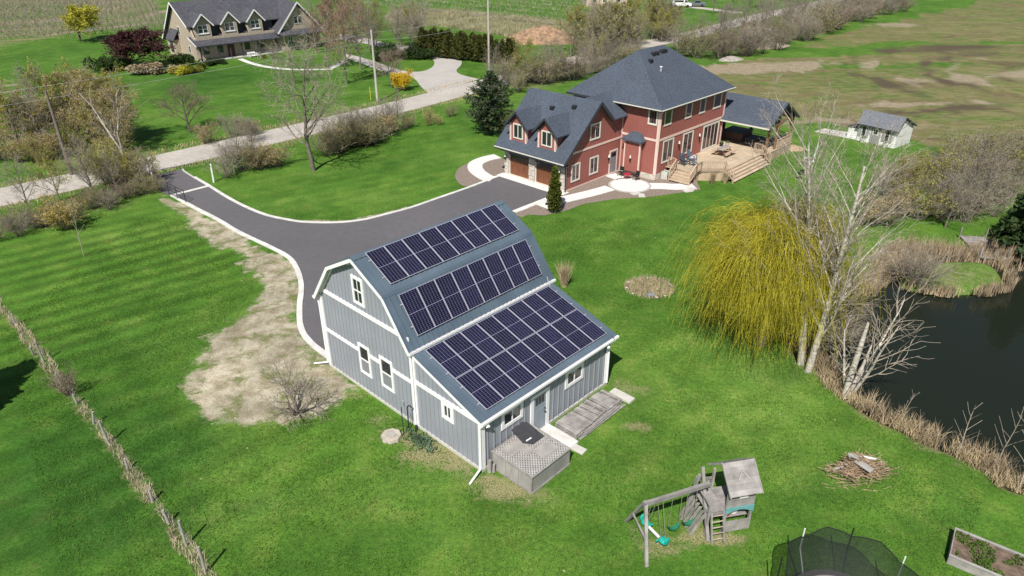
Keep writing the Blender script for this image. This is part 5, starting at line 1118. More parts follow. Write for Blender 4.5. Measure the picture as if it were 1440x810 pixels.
for k in range(4): MB().bar((.26*math.cos(k*1.57+.7), .26*math.sin(k*1.57+.7), 0), (.2*math.cos(k*1.57+.7), .2*math.sin(k*1.57+.7), .44), .03, .03).obj("leg", redp, rt)
# --- lawn ornaments beyond the deck
fx_, fy_ = (27.49, 62.47)
bf = thing("bird_feeder", "pole mounted pale bird feeder on the lawn beyond the deck", "bird feeder", (fx_, fy_, 0), .4)
MB().cyl((0, 0, 0), (0, 0, 1.35), .03, n=8).obj("pole", M['greywood'], bf); MB().box(-.3, .3, -.25, .25, 1.35, 1.40).obj("tray", M['alu'], bf); MB().box(-.28, .28, -.22, .22, 1.62, 1.68).box(-.2, -.16, -.02, .02, 1.4, 1.62).box(.16, .2, -.02, .02, 1.4, 1.62).obj("roof", M['alu'], bf)
fx_, fy_ = (28.24, 62.88)
pa = thing("folded_parasol", "tall folded white parasol beside the bird feeder", "parasol", (fx_, fy_, 0)); MB().cyl((0, 0, 0), (.02, 0, 1.2), .025, n=8).obj("pole", M['alu'], pa); MB().cyl((.02, 0, 1.1), (.28, .35, 2.7), .13, .06, 10).obj("canopy", mat('pale_mint_canvas', (.62, .72, .68), .8, .06), pa)
fx_, fy_ = (26.58, 61.28)
bb = thing("bird_bath", "small dark bird bath on a thin stand on the lawn", "bird bath", (fx_, fy_, 0)); MB().cyl((0, 0, 0), (0, 0, .5), .03, n=8).obj("stand", M['black'], bb); MB().cyl((0, 0, .48), (0, 0, .58), .12, .34, 14).obj("bowl", M['black'], bb)

# --- wooden playset
px0, py0 = 8.27, 19.55
play = thing("playset", "weathered grey wooden playset with roofed tower, ladder and swing beam", "playset", (px0, py0, 0), R(12))
TW, TD = 1.16, 1.25
Y_ = lambda *a, n="plank": MB().box(*a).obj(n, G_, play)
for x in (0, TW-.09):
    for y in (0, TD): Y_(x, x+.09, y, y+.09, 0, 2.2, n="post")
for k in range(4): Y_(.005, TW-.005, -.03, -.005, .05+k*.145, .185+k*.145)
for k in range(5): Y_(.005, TW-.005, -.03, -.005, 1.36+k*.142, 1.495+k*.142)
scal = MB()
for k in range(5): scal.box(.02+k*.235, .16+k*.235, -.035, -.006, 2.07, 2.17)
for k in range(5): Y_(.05+k*.235, .18+k*.235, -.05, -.032, 2.04, 2.18, n="picket")
for k in range(8): Y_(0, TW, .10+k*.145, .235+k*.145, 1.18, 1.215, n="floor_plank")
arc = [(TW*k/10-.02, 1.02+.20*math.sin(math.pi*k/10)) for k in range(11)]
MB().ext([(-.02, 1.36), (-.02, 1.0)]+arc[1:-1]+[(TW, 1.0), (TW, 1.36)], (0, -.06, 0), X3, Z3, Y3, .025).obj("arched_board", mat('faded_teal_paint', (.13, .33, .34), .6, .15, 3), play)
for k in range(4): MB().box(TW-.03, TW-.005, .1+k*.28, .36+k*.28, 1.25, 2.0).obj("side_plank", G_, play)
# roof: two slopes of boards
for k in range(6):
    t0, t1 = k/6, (k+1)/6
    for s in (0, 1):
        y0, y1 = (-.28+t0*.95, -.28+t1*.95) if s == 0 else (1.62-t0*.95, 1.62-t1*.95)
        z0, z1 = 2.16+t0*.86, 2.16+t1*.86
        MB().add([(-.06, y0, z0), (TW+.08, y0, z0), (TW+.08, y1, z1-.012), (-.06, y1, z1-.012), (-.06, y0, z0+.025), (TW+.08, y0, z0+.025), (TW+.08, y1, z1+.013), (-.06, y1, z1+.013)],
                 [(0, 3, 2, 1), (4, 5, 6, 7), (0, 1, 5, 4), (1, 2, 6, 5), (2, 3, 7, 6), (3, 0, 4, 7)]).obj("roof_board", G_, play)
for x in (-.09, TW+.08): MB().bar((x, -.3, 2.14), (x, .67, 3.02), .03, .09).bar((x, 1.64, 2.14), (x, .67, 3.02), .03, .09).obj("barge_board", M['dimwood'], play)
MB().bar((.40, .12, 2.58), (.62, .38, 2.82), .05, .04, (0, -.7, .7)).bar((.84, .12, 2.58), (.62, .38, 2.82), .05, .04, (0, -.7, .7)).obj("roof_gablet", M['dimwood'], play)
# open platform with ladder, rails and climbing boards
Y_(-.72, -.64, 0, .09, 0, 1.75, n="post"); Y_(-.72, -.64, TD, TD+.09, 0, 1.9, n="post")
for k in range(8): Y_(-.72, 0, .05+k*.155, .195+k*.155, 1.15, 1.185, n="floor_plank")
Y_(-.74, .02, -.03, 0, 1.08, 1.2, n="beam"); Y_(-.74, .02, TD+.09, TD+.12, 1.6, 1.72, n="rail"); Y_(-.75, -.72, 0, TD, 1.6, 1.7, n="rail")
for s in (-.62, -.12): MB().bar((s, -.42, 0), (s, -.04, 1.28), .05, .08).obj("ladder_rail", G_, play)
for k in range(5):
    t = (k+.7)/5.4; MB().cyl((-.62, -.42+.38*t, 1.28*t), (-.12, -.42+.38*t, 1.28*t), .022, n=8).obj("rung", M['paletwig'], play)
for k in range(6):
    y = .10+k*.2; MB().bar((-.78, y, 1.1), (-1.25, y+.05, .02), .03, .14, (1, 0, .4)).obj("climbing_board", G_, play)
MB().bar((-.70, -.25, 0), (-.60, 1.15, 2.55), .10, .12, (1, 0, 0)).obj("slant_timber", G_, play); MB().bar((-1.12, 1.1, 0), (-.80, .95, 2.35), .09, .1, (1, 0, 0)).obj("slant_timber", G_, play)
MB().bar((-.95, 1.0, 1.55), (-.1, 1.25, 1.62), .06, .08).obj("rail", G_, play)
# swing beam, legs and braces (built in the playset's own frame)
def pl(x, y):
    dx, dy = x-px0, y-py0; c, s = math.cos(R(12)), math.sin(R(12)); return (dx*c+dy*s, -dx*s+dy*c)
A = pl(4.98, 18.96); B = pl(7.62, 19.97)
MB().bar((A[0]-.1, A[1]-.04, 2.2), (B[0], B[1], 2.2), .13, .18).obj("swing_beam", G_, play)
L1, L2 = pl(5.04, 17.95), pl(4.59, 20.15)
MB().bar((L1[0], L1[1], 0), (A[0], A[1], 2.28), .10, .12, (1, 0, 0)).obj("swing_leg", G_, play); MB().bar((L2[0], L2[1], 0), (A[0]-.02, A[1], 2.28), .10, .12, (1, 0, 0)).obj("swing_leg", G_, play)
m1 = tuple((L1[i]*.55+A[i]*.45) for i in (0, 1)); m2 = tuple((L2[i]*.55+A[i]*.45) for i in (0, 1)); MB().bar((m1[0]-.06, m1[1], 1.0), (m2[0]-.06, m2[1], 1.0), .05, .1).obj("brace", G_, play)
chainm = mat('galvanised_chain', (.35, .33, .28), .5, .1, metal=.4); green = mat('dark_green_plastic', (.02, .16, .09), .45, .1); tl = mat('teal_glider_plastic', (.01, .34, .27), .4, .1)
def on_beam(t): return (A[0]+(B[0]-A[0])*t, A[1]+(B[1]-A[1])*t)
def belt_swing(label, t):
    o = on_beam(t); dx, dy = (B[0]-A[0]), (B[1]-A[1]); l = math.hypot(dx, dy); dx, dy = dx/l, dy/l; c12, s12 = math.cos(R(12)), math.sin(R(12))
    wx, wy = px0+o[0]*c12-o[1]*s12, py0+o[0]*s12+o[1]*c12
    th = thing("swing", label, "swing", (wx, wy, 0), R(12)+math.atan2(dy, dx), "swings on the wooden playset")
    for s in (-.23, .23): MB().cyl((s, 0, .52), (s*.9, 0, 2.1), .011, n=5).obj("chain", chainm, th)
    b = MB()
    for k in range(8):
        a0, a1 = -1+k/4, -1+(k+1)/4
        b.add([(a0*.25, -.09, .34+.18*a0*a0), (a1*.25, -.09, .34+.18*a1*a1), (a1*.25, .09, .34+.18*a1*a1), (a0*.25, .09, .34+.18*a0*a0), (a0*.25, -.09, .36+.18*a0*a0), (a1*.25, -.09, .36+.18*a1*a1), (a1*.25, .09, .36+.18*a1*a1), (a0*.25, .09, .36+.18*a0*a0)], [(0, 3, 2, 1), (4, 5, 6, 7), (0, 1, 5, 4), (2, 3, 7, 6)])
    b.obj("seat", green, th)
belt_swing("dark green belt swing in the middle of the swing beam", .50); belt_swing("dark green belt swing nearest the play tower", .74)
o = on_beam(.20); wx, wy = px0+o[0]*math.cos(R(12))-o[1]*math.sin(R(12)), py0+o[0]*math.sin(R(12))+o[1]*math.cos(R(12))
gl = thing("glider_swing", "teal two seat glider with a white bar at the outer end of the swing beam", "swing", (wx, wy, 0), R(30), "swings on the wooden playset")
for s in (-1, 1):
    MB().ell((0, s*.52, .52), .17, .22, .10, 12, 6).ell((0, s*.70, .66), .15, .06, .17, 10, 6).obj("seat", tl, gl)
    MB().cyl((-.22, s*.36, .46), (.22, s*.36, .46), .04, n=8).obj("footrest", tl, gl)
    for q in (-.1, .1): MB().cyl((q, s*.5, .55), (q*1.2, s*.12, 2.1), .011, n=5).obj("chain", chainm, gl)
MB().bar((0, -.62, .46), (0, .62, .46), .09, .07).obj("bar", wh, gl)
toy = [("red toy bucket behind the play tower counter", redp, .30, .35), ("white toy tub beside the red bucket in the play tower", wh, .62, .40)]
for lab, m_, x, y in toy:
    c12, s12 = math.cos(R(12)), math.sin(R(12)); b = MB().cyl((0, 0, .0), (0, 0, .3), .13, .19, 12); b.cyl((0, 0, .3), (0, 0, .33), .21, .21, 12)
    tag(b.obj("toy_tub", mat('orange_red_plastic', (.5, .06, .02), .4, .1) if m_ is redp else m_, loc=(px0+x*c12-y*s12, py0+x*s12+y*c12, .62)), lab, "toy")
for k in range(4): MB().box(.05, TW-.05, .2+k*.14, .33+k*.14, .585, .615).obj("counter_plank", G_, play)
sgn_ = MB().box(.45, .80, -.075, -.055, 1.82, 1.98).obj("name_board", wh, play)

# --- trampoline with safety net
tx, ty = 11.05, 15.25
tr_ = thing("trampoline", "black trampoline with dark safety net on white poles at the bottom edge", "trampoline", (tx, ty, 0))
def ringm(r_, z, th, n=40):
    b = MB()
    for k in range(n):
        a, c = 2*math.pi*k/n, 2*math.pi*(k+1)/n; b.cyl((r_*math.cos(a), r_*math.sin(a), z), (r_*math.cos(c), r_*math.sin(c), z), th, n=6)
    return b
ringm(1.78, .88, .035).obj("frame_ring", M['alu'], tr_)
pad_ = MB()
for k in range(40):
    a, c = 2*math.pi*k/40, 2*math.pi*(k+1)/40
    pad_.add([(r_*math.cos(t), r_*math.sin(t), z) for z in (.90, .94) for t in (a, c) for r_ in (1.5, 1.80)], [(0, 1, 3, 2), (4, 6, 7, 5), (1, 5, 7, 3), (0, 2, 6, 4)])
pad_.obj("edge_pad", mat('grey_brown_pad', (.20, .18, .17), .6, .1), tr_)
MB().cyl((0, 0, .885), (0, 0, .895), 1.50, n=40).obj("mat", mat('black_mat', (.018, .018, .02), .6, .1), tr_)
ringm(1.78, .12, .025).obj("base_ring", M['alu'], tr_)
netm = bpy.data.materials.new("dark_net"); netm.use_nodes = True; nn = netm.node_tree.nodes; ll = netm.node_tree.links
p_ = nn["Principled BSDF"]; p_.inputs["Base Color"].default_value = (.012, .016, .016, 1); p_.inputs["Roughness"].default_value = .7
tb_ = nn.new("ShaderNodeBsdfTransparent"); mx_ = nn.new("ShaderNodeMixShader"); wt = nn.new("ShaderNodeTexNoise"); wt.inputs["Scale"].default_value = 2.0
mr_ = nn.new("ShaderNodeMapRange"); mr_.inputs[3].default_value = .30; mr_.inputs[4].default_value = .46; ll.new(wt.outputs[0], mr_.inputs[0]); ll.new(mr_.outputs[0], mx_.inputs[0])
ll.new(p_.outputs[0], mx_.inputs[1]); ll.new(tb_.outputs[0], mx_.inputs[2]); ll.new(mx_.outputs[0], nn["Material Output"].inputs[0])
NP = 8
def rnet(a, z):   # the net bellies in between the poles and bulges out above the frame
    t = (z-.92)/1.75; f = abs(((a*NP/(2*math.pi)) % 1.0)-.5)*2
    return 1.55+.62*math.sin(min(t, 1)*math.pi*.5)-.16*t*(1-f)
nv, nf = [], []
na, nzz = 64, 8
for i in range(nzz+1):
    for k in range(na):
        a = 2*math.pi*k/na; z = .92+1.72*i/nzz-.12*(i/nzz)*(1-abs(((a*NP/(2*math.pi)) % 1.0)-.5)*2); r_ = rnet(a, z); nv.append((r_*math.cos(a), r_*math.sin(a), z))
for i in range(nzz):
    for k in range(na): nf.append((i*na+k, i*na+(k+1) % na, (i+1)*na+(k+1) % na, (i+1)*na+k))
MB().add(nv, nf).obj("safety_net", netm, tr_)
top = MB()
for k in range(na):
    top.cyl(nv[nzz*na+k], nv[nzz*na+(k+1) % na], .018, n=5)
top.obj("net_border", M['black'], tr_)
polem = mat('white_pole', (.7, .7, .7), .35, .03)
for k in range(NP):
    a = 2*math.pi*(k+.5)/NP-.001; ca, sa = math.cos(a), math.sin(a)
    b = MB()
    for (r0, z0), (r1, z1) in zip([(1.80, .0), (1.85, .95), (2.2, 1.75)], [(1.85, .95), (2.2, 1.75), (2.22, 2.70)]): b.cyl((r0*ca, r0*sa, z0), (r1*ca, r1*sa, z1), .025, n=7)
    b.obj("pole", polem if k % 2 == 0 else M['black'], tr_)

# --- raised bed, brush pile, planting circle
c4 = [(16.40, 18.10), (17.55, 19.38), (19.9, 17.9), (18.6, 16.5)]
bx0, by0 = c4[0]; byaw = math.atan2(c4[3][1]-c4[0][1], c4[3][0]-c4[0][0]); bl, bw = 3.2, 1.55
rb = thing("raised_bed", "grey boarded raised garden bed with soil and weeds", "raised bed", (bx0, by0, 0), byaw)
for k in range(2):
    MB().box(0, bl, -.04, 0, .02+k*.21, .22+k*.21).obj("board", G_, rb); MB().box(0, bl, bw, bw+.04, .02+k*.21, .22+k*.21).obj("board", G_, rb)
    MB().box(-.04, 0, -.04, bw+.04, .02+k*.21, .22+k*.21).obj("board", G_, rb); MB().box(bl, bl+.04, -.04, bw+.04, .02+k*.21, .22+k*.21).obj("board", G_, rb)
for a in ((-.05, bl+.05, -.07, .04), (-.05, bl+.05, bw-.04, bw+.07)): MB().box(a[0], a[1], a[2], a[3], .432, .46).obj("cap_board", M['dimwood'], rb)
MB().box(0, bl, 0.002, bw-.002, 0, .36).obj("soil", mat('bed_soil', (.14, .10, .07), .95, .4, 5, .8, 15), rb)
wd = MB(); rw = random.Random(9)
for k in range(2400):
    x, y = rw.uniform(.05, bl-.05), rw.uniform(.05, bw-.05)
    if fbm(np.array([x*3.0]), np.array([y*3.0+7]), .6)[0] < .46: continue
    s = rw.uniform(.03, .07); h = rw.uniform(.02, .12); a = rw.uniform(0, 6.28)
    wd.add([(x, y, .36), (x+s*math.cos(a), y+s*math.sin(a), .36+h), (x-s*math.sin(a), y+s*math.cos(a), .37+h)], [(0, 1, 2)])
tag(wd.obj("weeds", leafmat('bed_weeds', (.05, .12, .015), (.10, .17, .03)), rb), kind="stuff")
bpx, bpy_ = (15.1, 22.78)
bp = thing("brush_pile", "heap of branches and grey boards on the lawn near the pond", "brush pile", (bpx, bpy_, 0), .2, None, (1.0, 1.0, 1.35))
br = MB(); rw = random.Random(21)
for k in range(800):
    a = rw.uniform(0, 6.28); r_ = abs(rw.gauss(0, .48)); x, y = r_*1.35*math.cos(a)+.05, r_*.8*math.sin(a)
    h = max(.02, .78*(1-r_/1.25))*rw.uniform(.2, 1); b_ = rw.uniform(-.6, .6)+rw.choice((.3, 2.2)); l = rw.uniform(.2, .75)
    br.bar((x, y, h), (x+l*math.cos(b_), y+l*math.sin(b_)*.8, max(.01, h+rw.uniform(-.25, .12))), rw.uniform(.008, .022), rw.uniform(.008, .02))
tag(br.obj("branches", mat('cut_brush', (.33, .235, .155), .9, .6, 4), bp), kind="stuff")
for k, (x, y, z, L, w, a, m_) in enumerate(((-.1, .15, .66, .9, .22, -.35, M['dimwood']), (-.1, -.25, .58, .75, .28, -1.2, M['dimwood']), (.25, .0, .70, .6, .07, -.7, M['trim']), (-.7, .25, .3, .9, .09, .1, G_), (.2, .25, .34, .8, .14, -.5, G_))):
    MB().box(-L/2, L/2, -w/2, w/2, -.015, .015).obj("board", m_, bp, loc=(x, y, z), rot=(.15, .12-.1*k, a))
cir = thing("flower_bed", "round bed of dry stalks and stones in the middle of the lawn", "flower bed", (*(8.99, 40.01), 0))
sb_ = MB(); rw = random.Random(31)
st = MB()
for k in range(1700):
    a = rw.uniform(0, 6.28); r_ = math.sqrt(rw.random())*1.5; x, y = r_*1.1*math.cos(a), r_*math.sin(a); h = rw.uniform(.1, .42); s = rw.uniform(.006, .016); dx, dy = rw.gauss(0, .12), rw.gauss(0, .12)
    st.add([(x-s, y, 0), (x+s, y, 0), (x+dx, y+dy, h)], [(0, 1, 2)])
tag(st.obj("stalks", mat('dead_stalks', (.36, .27, .19), .9, .5, 3), cir), kind="stuff")
for k in range(9):
    a = 2.3*k+rw.uniform(-.3, .3)
    MB().ell((1.5*math.cos(a), 1.36*math.sin(a), .05), rw.uniform(.06, .13), rw.uniform(.05, .1), .05, 7, 4).obj("stone", M['stone'] if k % 3 else M['concrete'], cir)
MB().ell((-.1, -1.1, .1), .32, .2, .13, 8, 5).obj("boulder", mat('blue_grey_stone', (.15, .19, .22), .85, .2, 4), cir)

# --- field gate at the drive, posts, hoop
gx0, gy0 = (-30.0, 57.2)
gt = thing("field_gate", "thin black tubular gate standing open beside the drive", "gate", (gx0+.15, gy0-.15, 0), R(-40))
for z in (.25, .55, .85, 1.15): MB().cyl((0, 0, z), (2.9, 0, z), .022, n=6).obj("rail", M['black'], gt)
for x in (0, 1.45, 2.9): MB().cyl((x, 0, .1 if x else 0), (x, 0, 1.2), .028, n=6).obj("upright", M['black'], gt)
for lab, p, h, m_ in (("white gate post at the left side of the drive mouth", (-32.23, 59.37), 1.25, M['trim']), ("white post in the verge right of the drive mouth", (-27.27, 60.4), 1.7, M['trim']), ("slim white post in front of the yellow hedge shrubs", (-26.08, 62.47), 1.3, M['greywood'])):
    tag(MB().box(-.06, .06, -.06, .06, 0, h).add([(-.07, -.07, h), (.07, -.07, h), (.07, .07, h), (-.07, .07, h), (0, 0, h+.08)], [(0, 1, 4), (1, 2, 4), (2, 3, 4), (3, 0, 4)]).obj("gate_post", m_, loc=(p[0], p[1], 0), rot=(0, .03, .4)), lab, "post")
# --- plank landing on the pond channel, with a black chair
lx, ly = (34.4, 46.06)
dk = thing("plank_bridge", "grey plank bridge crossing the reeds to the grass island", "footbridge", (lx, ly, 0), -.16)
for k in range(16): MB().box(-.86, .86, -2.0+k*.25, -1.765+k*.25, .12, .16).obj("plank", G_, dk)
for s in (-.6, .6): MB().box(s-.06, s+.06, -2.0, 2.0, -.05, .119).obj("beam", G_, dk)
for s in (-.90, .90):
    for y in (-1.8, 1.8): MB().box(s-.04, s+.04, y-.04, y+.04, -1.2, .9).obj("post", G_, dk)
x, y = (34.44, 45.09)
ch = thing("black_chair", "black garden chair standing on the plank bridge", "chair", (x, y, .162), .6)
MB().box(-.25, .25, -.25, .25, .38, .42).obj("seat", M['black'], ch); MB().bar((0, .25, .4), (0, .38, 1.0), .5, .03).obj("backrest", M['black'], ch)
for a in (-.22, .22):
    for b in (-.22, .22): MB().cyl((a, b, 0), (a, b, .38), .025, n=6).obj("leg", M['black'], ch)
# --- wire fence with posts in the long dry grass
posts = [(-29.58, 35.35), (-26.58, 32.17), (-25.58, 31.47), (-23.48, 29.45), (-21.73, 27.77), (-20.07, 26.23), (-18.63, 24.81), (-16.92, 23.13), (-14.95, 21.2), (-13.74, 20.01), (-12.6, 18.91), (-11.35, 17.65)]
fn_ = thing("wire_fence", "old post and wire fence running through dry grass", "fence", (posts[0][0], posts[0][1], 0))
rf = random.Random(2)
for k, (x, y) in enumerate(posts):
    h = 1.35 if k in (2, 6, 10, 11) else rf.uniform(.55, .8); x -= posts[0][0]; y -= posts[0][1]
    MB().cyl((x, y, 0), (x+rf.gauss(0, .06), y+rf.gauss(0, .06), h), .055, .05, 8).obj("post", M['dimwood'], fn_)
for z in (.4, .75, 1.0):
    b = MB()
    for (x0, y0), (x1, y1) in zip(posts[:-1], posts[1:]): b.cyl((x0-posts[0][0], y0-posts[0][1], z), (x1-posts[0][0], y1-posts[0][1], z), .003, n=4)
    b.obj("wire", M['greywood'], fn_)
# --- dark mesh fence in the neighbour's garden
F = [(-75.76, 109.63), (-69.31, 102.95), (-63.28, 96.54)]; f2 = thing("mesh_fence", "low black mesh fence in the neighbour's garden", "fence", (F[0][0], F[0][1], 0))
for (x0, y0), (x1, y1) in zip(F[:-1], F[1:]):
    for t in range(8):
        x, y = x0+(x1-x0)*t/8-F[0][0], y0+(y1-y0)*t/8-F[0][1]; MB().cyl((x, y, 0), (x, y, 1.3), .035, n=5).obj("post", M['black'], f2)
    for z in (.15, .4, .65, .9, 1.2): MB().bar((x0-F[0][0], y0-F[0][1], z), (x1-F[0][0], y1-F[0][1], z), .02, .05).obj("wire", M['black'], f2)
# --- utility poles and wires
polem_ = mat('pale_utility_pole', (.42, .39, .35), .85, .12, 3)
def upole(label, x, y, h, arms, pm=None):
    t = thing("utility_pole", label, "utility pole", (x, y, 0), 0, "utility poles along the road")
    MB().cyl((0, 0, 0), (0, 0, h), .17, .11, 12).obj("pole", pm or polem_, t)
    for z, w in arms: 
        a = MB().bar((-w*.66, w*.75, z), (w*.66, -w*.75, z), .1, .12).obj("crossarm", G_, t)
        for s in (-.9, 0, .9): MB().cyl((-w*.66*s, w*.75*s, z+.06), (-w*.66*s, w*.75*s, z+.26), .04, .03, 6).obj("insulator", M['trim'], a)
    return t
p1 = (-17.61, 91.58); p2 = (-3.37, 104.92)
upole("tapering pale utility pole on the lawn beside the yellow bush", p1[0], p1[1], 8.9, []); upole("tall pale utility pole behind the pine tree", p2[0], p2[1], 13.5, [(12.9, 1.1)])
p0 = (-41.4, 62.47, 7.78); upole("short weathered grey pole among the budding trees at the road bend", p0[0], p0[1], p0[2], [], M['bark'])
p3 = (30.71, 158.42); upole("distant grey utility pole beside the road beyond the red house", p3[0], p3[1], 9.0, [])
def wire(label, a, b, sag):
    m = MB(); n = 14; P_ = [(a[0]+(b[0]-a[0])*k/n, a[1]+(b[1]-a[1])*k/n, a[2]+(b[2]-a[2])*k/n-sag*4*(k/n)*(1-k/n)) for k in range(n+1)]
    for p, q in zip(P_[:-1], P_[1:]): m.cyl(p, q, .010, n=4)
    tag(m.obj("overhead_wire", M['alu']), label, "wire", "overhead wires along the road")
wire("upper overhead wire running left from the pale pole by the yellow bush", (p1[0], p1[1], 8.5), (p0[0]-40, p0[1]-35, 8.0), .8); wire("lower overhead wire running left from the pale pole by the yellow bush", (p1[0], p1[1], 7.6), (p0[0]-40, p0[1]-35, 7.0), 1.0)
wire("upper overhead wire between the two pale poles by the yellow bush and pine", (p1[0], p1[1], 8.6), (p2[0], p2[1], 9.5), .4); wire("lower overhead wire between the two pale poles by the yellow bush and pine", (p1[0], p1[1], 7.7), (p2[0], p2[1], 8.2), .5)
tag(MB().cyl((0, 0, 0), (0, 0, 1.7), .035, .03, 6).obj("marker_post", mat('yellow_marker', (.7, .6, .05), .5, .05), loc=(*(-18.64, 92.38), 0)), "thin yellow marker stake on the lawn left of the pale pole", "marker")
# --- nest box on the tall poplar is added with the tree


# ================================================================ TREES, SHRUBS, REEDS
def perp(d):
    a = np.cross(d, np.array([0.0, 0, 1])); n = np.linalg.norm(a, axis=-1, keepdims=True)
    a = np.where(n < 1e-3, np.array([1.0, 0, 0]), a/np.maximum(n, 1e-6)); return a, np.cross(d, a)
def tubes(name, segs, m, k=3):
    """one mesh from (p, q, r0, r1) segments"""
    A = np.array([s[0] for s in segs], float); B = np.array([s[1] for s in segs], float)
    r0 = np.array([s[2] for s in segs]); r1 = np.array([s[3] for s in segs]); D = B-A; D /= np.linalg.norm(D, axis=1)[:, None]+1e-9
    u, w = perp(D); n = len(A); V = np.zeros((n, 2*k, 3))
    for j in range(k):
        t = 2*math.pi*j/k; o = u*math.cos(t)+w*math.sin(t); V[:, j] = A+o*r0[:, None]; V[:, k+j] = B+o*r1[:, None]
    base = (np.arange(n)*2*k)[:, None]; F = np.concatenate([base+np.array([[j, (j+1) % k, k+(j+1) % k, k+j]]) for j in range(k)])
    return np_mesh(name, V.reshape(-1, 3), F, m, k > 3)
def leaves(name, P, size, m, rs, long=1.0, up=0.0, dirs=None):
    """small leaf quads at the points P, turned at random (or along dirs)"""
    P = np.asarray(P, float); n = len(P); d = rs.normal(size=(n, 3)) if dirs is None else dirs+rs.normal(size=(n, 3))*.35
    d[:, 2] += up; d /= np.linalg.norm(d, axis=1)[:, None]+1e-9; t = rs.normal(size=(n, 3)); a = np.cross(d, t); a /= np.linalg.norm(a, axis=1)[:, None]+1e-9
    s = (size*rs.uniform(.6, 1.4, n))[:, None]; V = np.stack([P-a*s*.5, P+d*s*long*.55, P+a*s*.5, P-d*s*long*.45], 1)
    return np_mesh(name, V.reshape(-1, 3), np.arange(4*n).reshape(n, 4), m)
def grow(rd, segs, tips, p, d, L, r, lvl, spec, depth=0):
    """one branch: a bent run of pieces that bears side branches; spec per level: (children, angle, length ratio, pieces, start, lift, wobble)"""
    nch, ang, ratio, npc, start, lift, wob = spec[lvl][:7]; p = np.array(p, float); d = np.array(d, float); step = L/npc; at = []
    for i in range(npc):
        d = d+np.array([rd.gauss(0, wob), rd.gauss(0, wob), rd.gauss(0, wob)+lift]); d /= np.linalg.norm(d); q = p+d*step
        ra = r*(1-.75*i/npc); rb = r*(1-.75*(i+1)/npc); segs[lvl].append((p, q, ra, rb)); at.append((p, q, d.copy(), ra)); p = q
    if lvl+1 >= len(spec): tips.append(p); return
    for k in range(nch):
        f = start+(1-start)*(k+rd.random())/nch; i = min(int(f*npc), npc-1); a, b, dd, ra = at[i]; o = a+(b-a)*(f*npc-i)
        th = 2.4*k+rd.uniform(-.6, .6); u, w = perp(dd[None]); u, w = u[0], w[0]; an = R(ang)*rd.uniform(.75, 1.25)
        nd = dd*math.cos(an)+(u*math.cos(th)+w*math.sin(th))*math.sin(an)
        grow(rd, segs, tips, o, nd, L*ratio*(1.15-.6*f if lvl == 0 else 1-.35*f)*rd.uniform(.75, 1.2), max(ra*(spec[lvl][7] if len(spec[lvl]) > 7 else .62), .007), lvl+1, spec)
def tree_mesh(seed, H, r, spec, barkm, twigm, stems=1, lean=.0, fan=.3, k0=7, split=2, rmin=.0):
    global LAST0
    rd = random.Random(seed); segs = [[] for _ in spec]; tips = []; LAST0 = segs[0]
    for s in range(stems):
        a = 2*math.pi*s/stems+rd.uniform(-.4, .4); f = 0 if stems == 1 else fan*rd.uniform(.5, 1.3); d = (math.sin(f)*math.cos(a)+lean, math.sin(f)*math.sin(a), math.cos(f))
        o = (0, 0, -.05) if stems == 1 else (.12*math.cos(a), .12*math.sin(a), -.05)
        grow(rd, segs, tips, o, d, H*(1 if s == 0 else rd.uniform(.7, 1.0)), r, 0, spec)
    big = [s for l in segs[:split] for s in l]; small = [s for l in segs[split:] for s in l]
    if rmin: small = [(a, b, max(x, rmin), max(y, rmin)) for a, b, x, y in small]
    return tubes("trunk", big, barkm, k0), tubes("crown", small, twigm, 3), np.array(tips), [s for s in small]
TEMPL = {}
def template(key, meshes, h): TEMPL[key] = (meshes, h)
rsg = np.random.RandomState(11)
def along(small, n, jit=.04):
    A = np.array([s[0] for s in small]); B = np.array([s[1] for s in small]); i = rsg.randint(0, len(A), n); t = rsg.rand(n, 1)
    return A[i]+(B[i]-A[i])*t+rsg.normal(size=(n, 3))*jit
BUDG = leafmat('yellow_green_buds', (.25, .24, .035), (.36, .33, .06)); BUDO = leafmat('orange_buds', (.36, .26, .10), (.43, .34, .14)); BUDY = leafmat('forsythia_flowers', (.50, .32, .006), (.62, .42, .012), .15)
OLIVE = leafmat('olive_young_leaves', (.20, .19, .055), (.28, .26, .085)); DGREEN = leafmat('dark_green_leaves', (.022, .045, .012), (.045, .075, .018)); LGREEN = leafmat('yellow_green_leaves', (.10, .13, .015), (.20, .19, .03))
PURPLE = leafmat('purple_leaves', (.045, .012, .016), (.085, .025, .028)); REDBUD = leafmat('reddish_buds', (.26, .15, .10), (.32, .20, .14)); YLEAF = leafmat('yellow_leaves', (.34, .33, .025), (.46, .43, .04))
# --- bare and budding trees
sp_tree = [(16, 52, .52, 9, .2, .03, .06, .45), (9, 45, .50, 6, .15, .03, .13, .5), (8, 42, .50, 4, .1, .03, .16), (4, 40, .6, 3, .1, .02, .2)]
SMB = []
for i, sd in enumerate((3, 8)):
    t, c, tips, sm = tree_mesh(sd, 8, .17, sp_tree, M['bark'], M['twig'], rmin=.0095); SMB.append(sm); template('bare%d' % i, [('trunk', t), ('crown', c)], 9.0)
    if i == 0:
        template('redbud', [('trunk', t), ('crown', c), ('buds', leaves('buds', along(sm, 7000, .08), .10, REDBUD, rsg))], 9.0)
        template('olivetree', [('trunk', t), ('crown', c), ('buds', leaves('buds', along(sm, 6500, .12), .14, OLIVE, rsg))], 9.0)
    else:
        template('goldtree', [('trunk', t), ('crown', c), ('buds', leaves('buds', along(sm, 5200, .12), .13, BUDG, rsg))], 9.0)
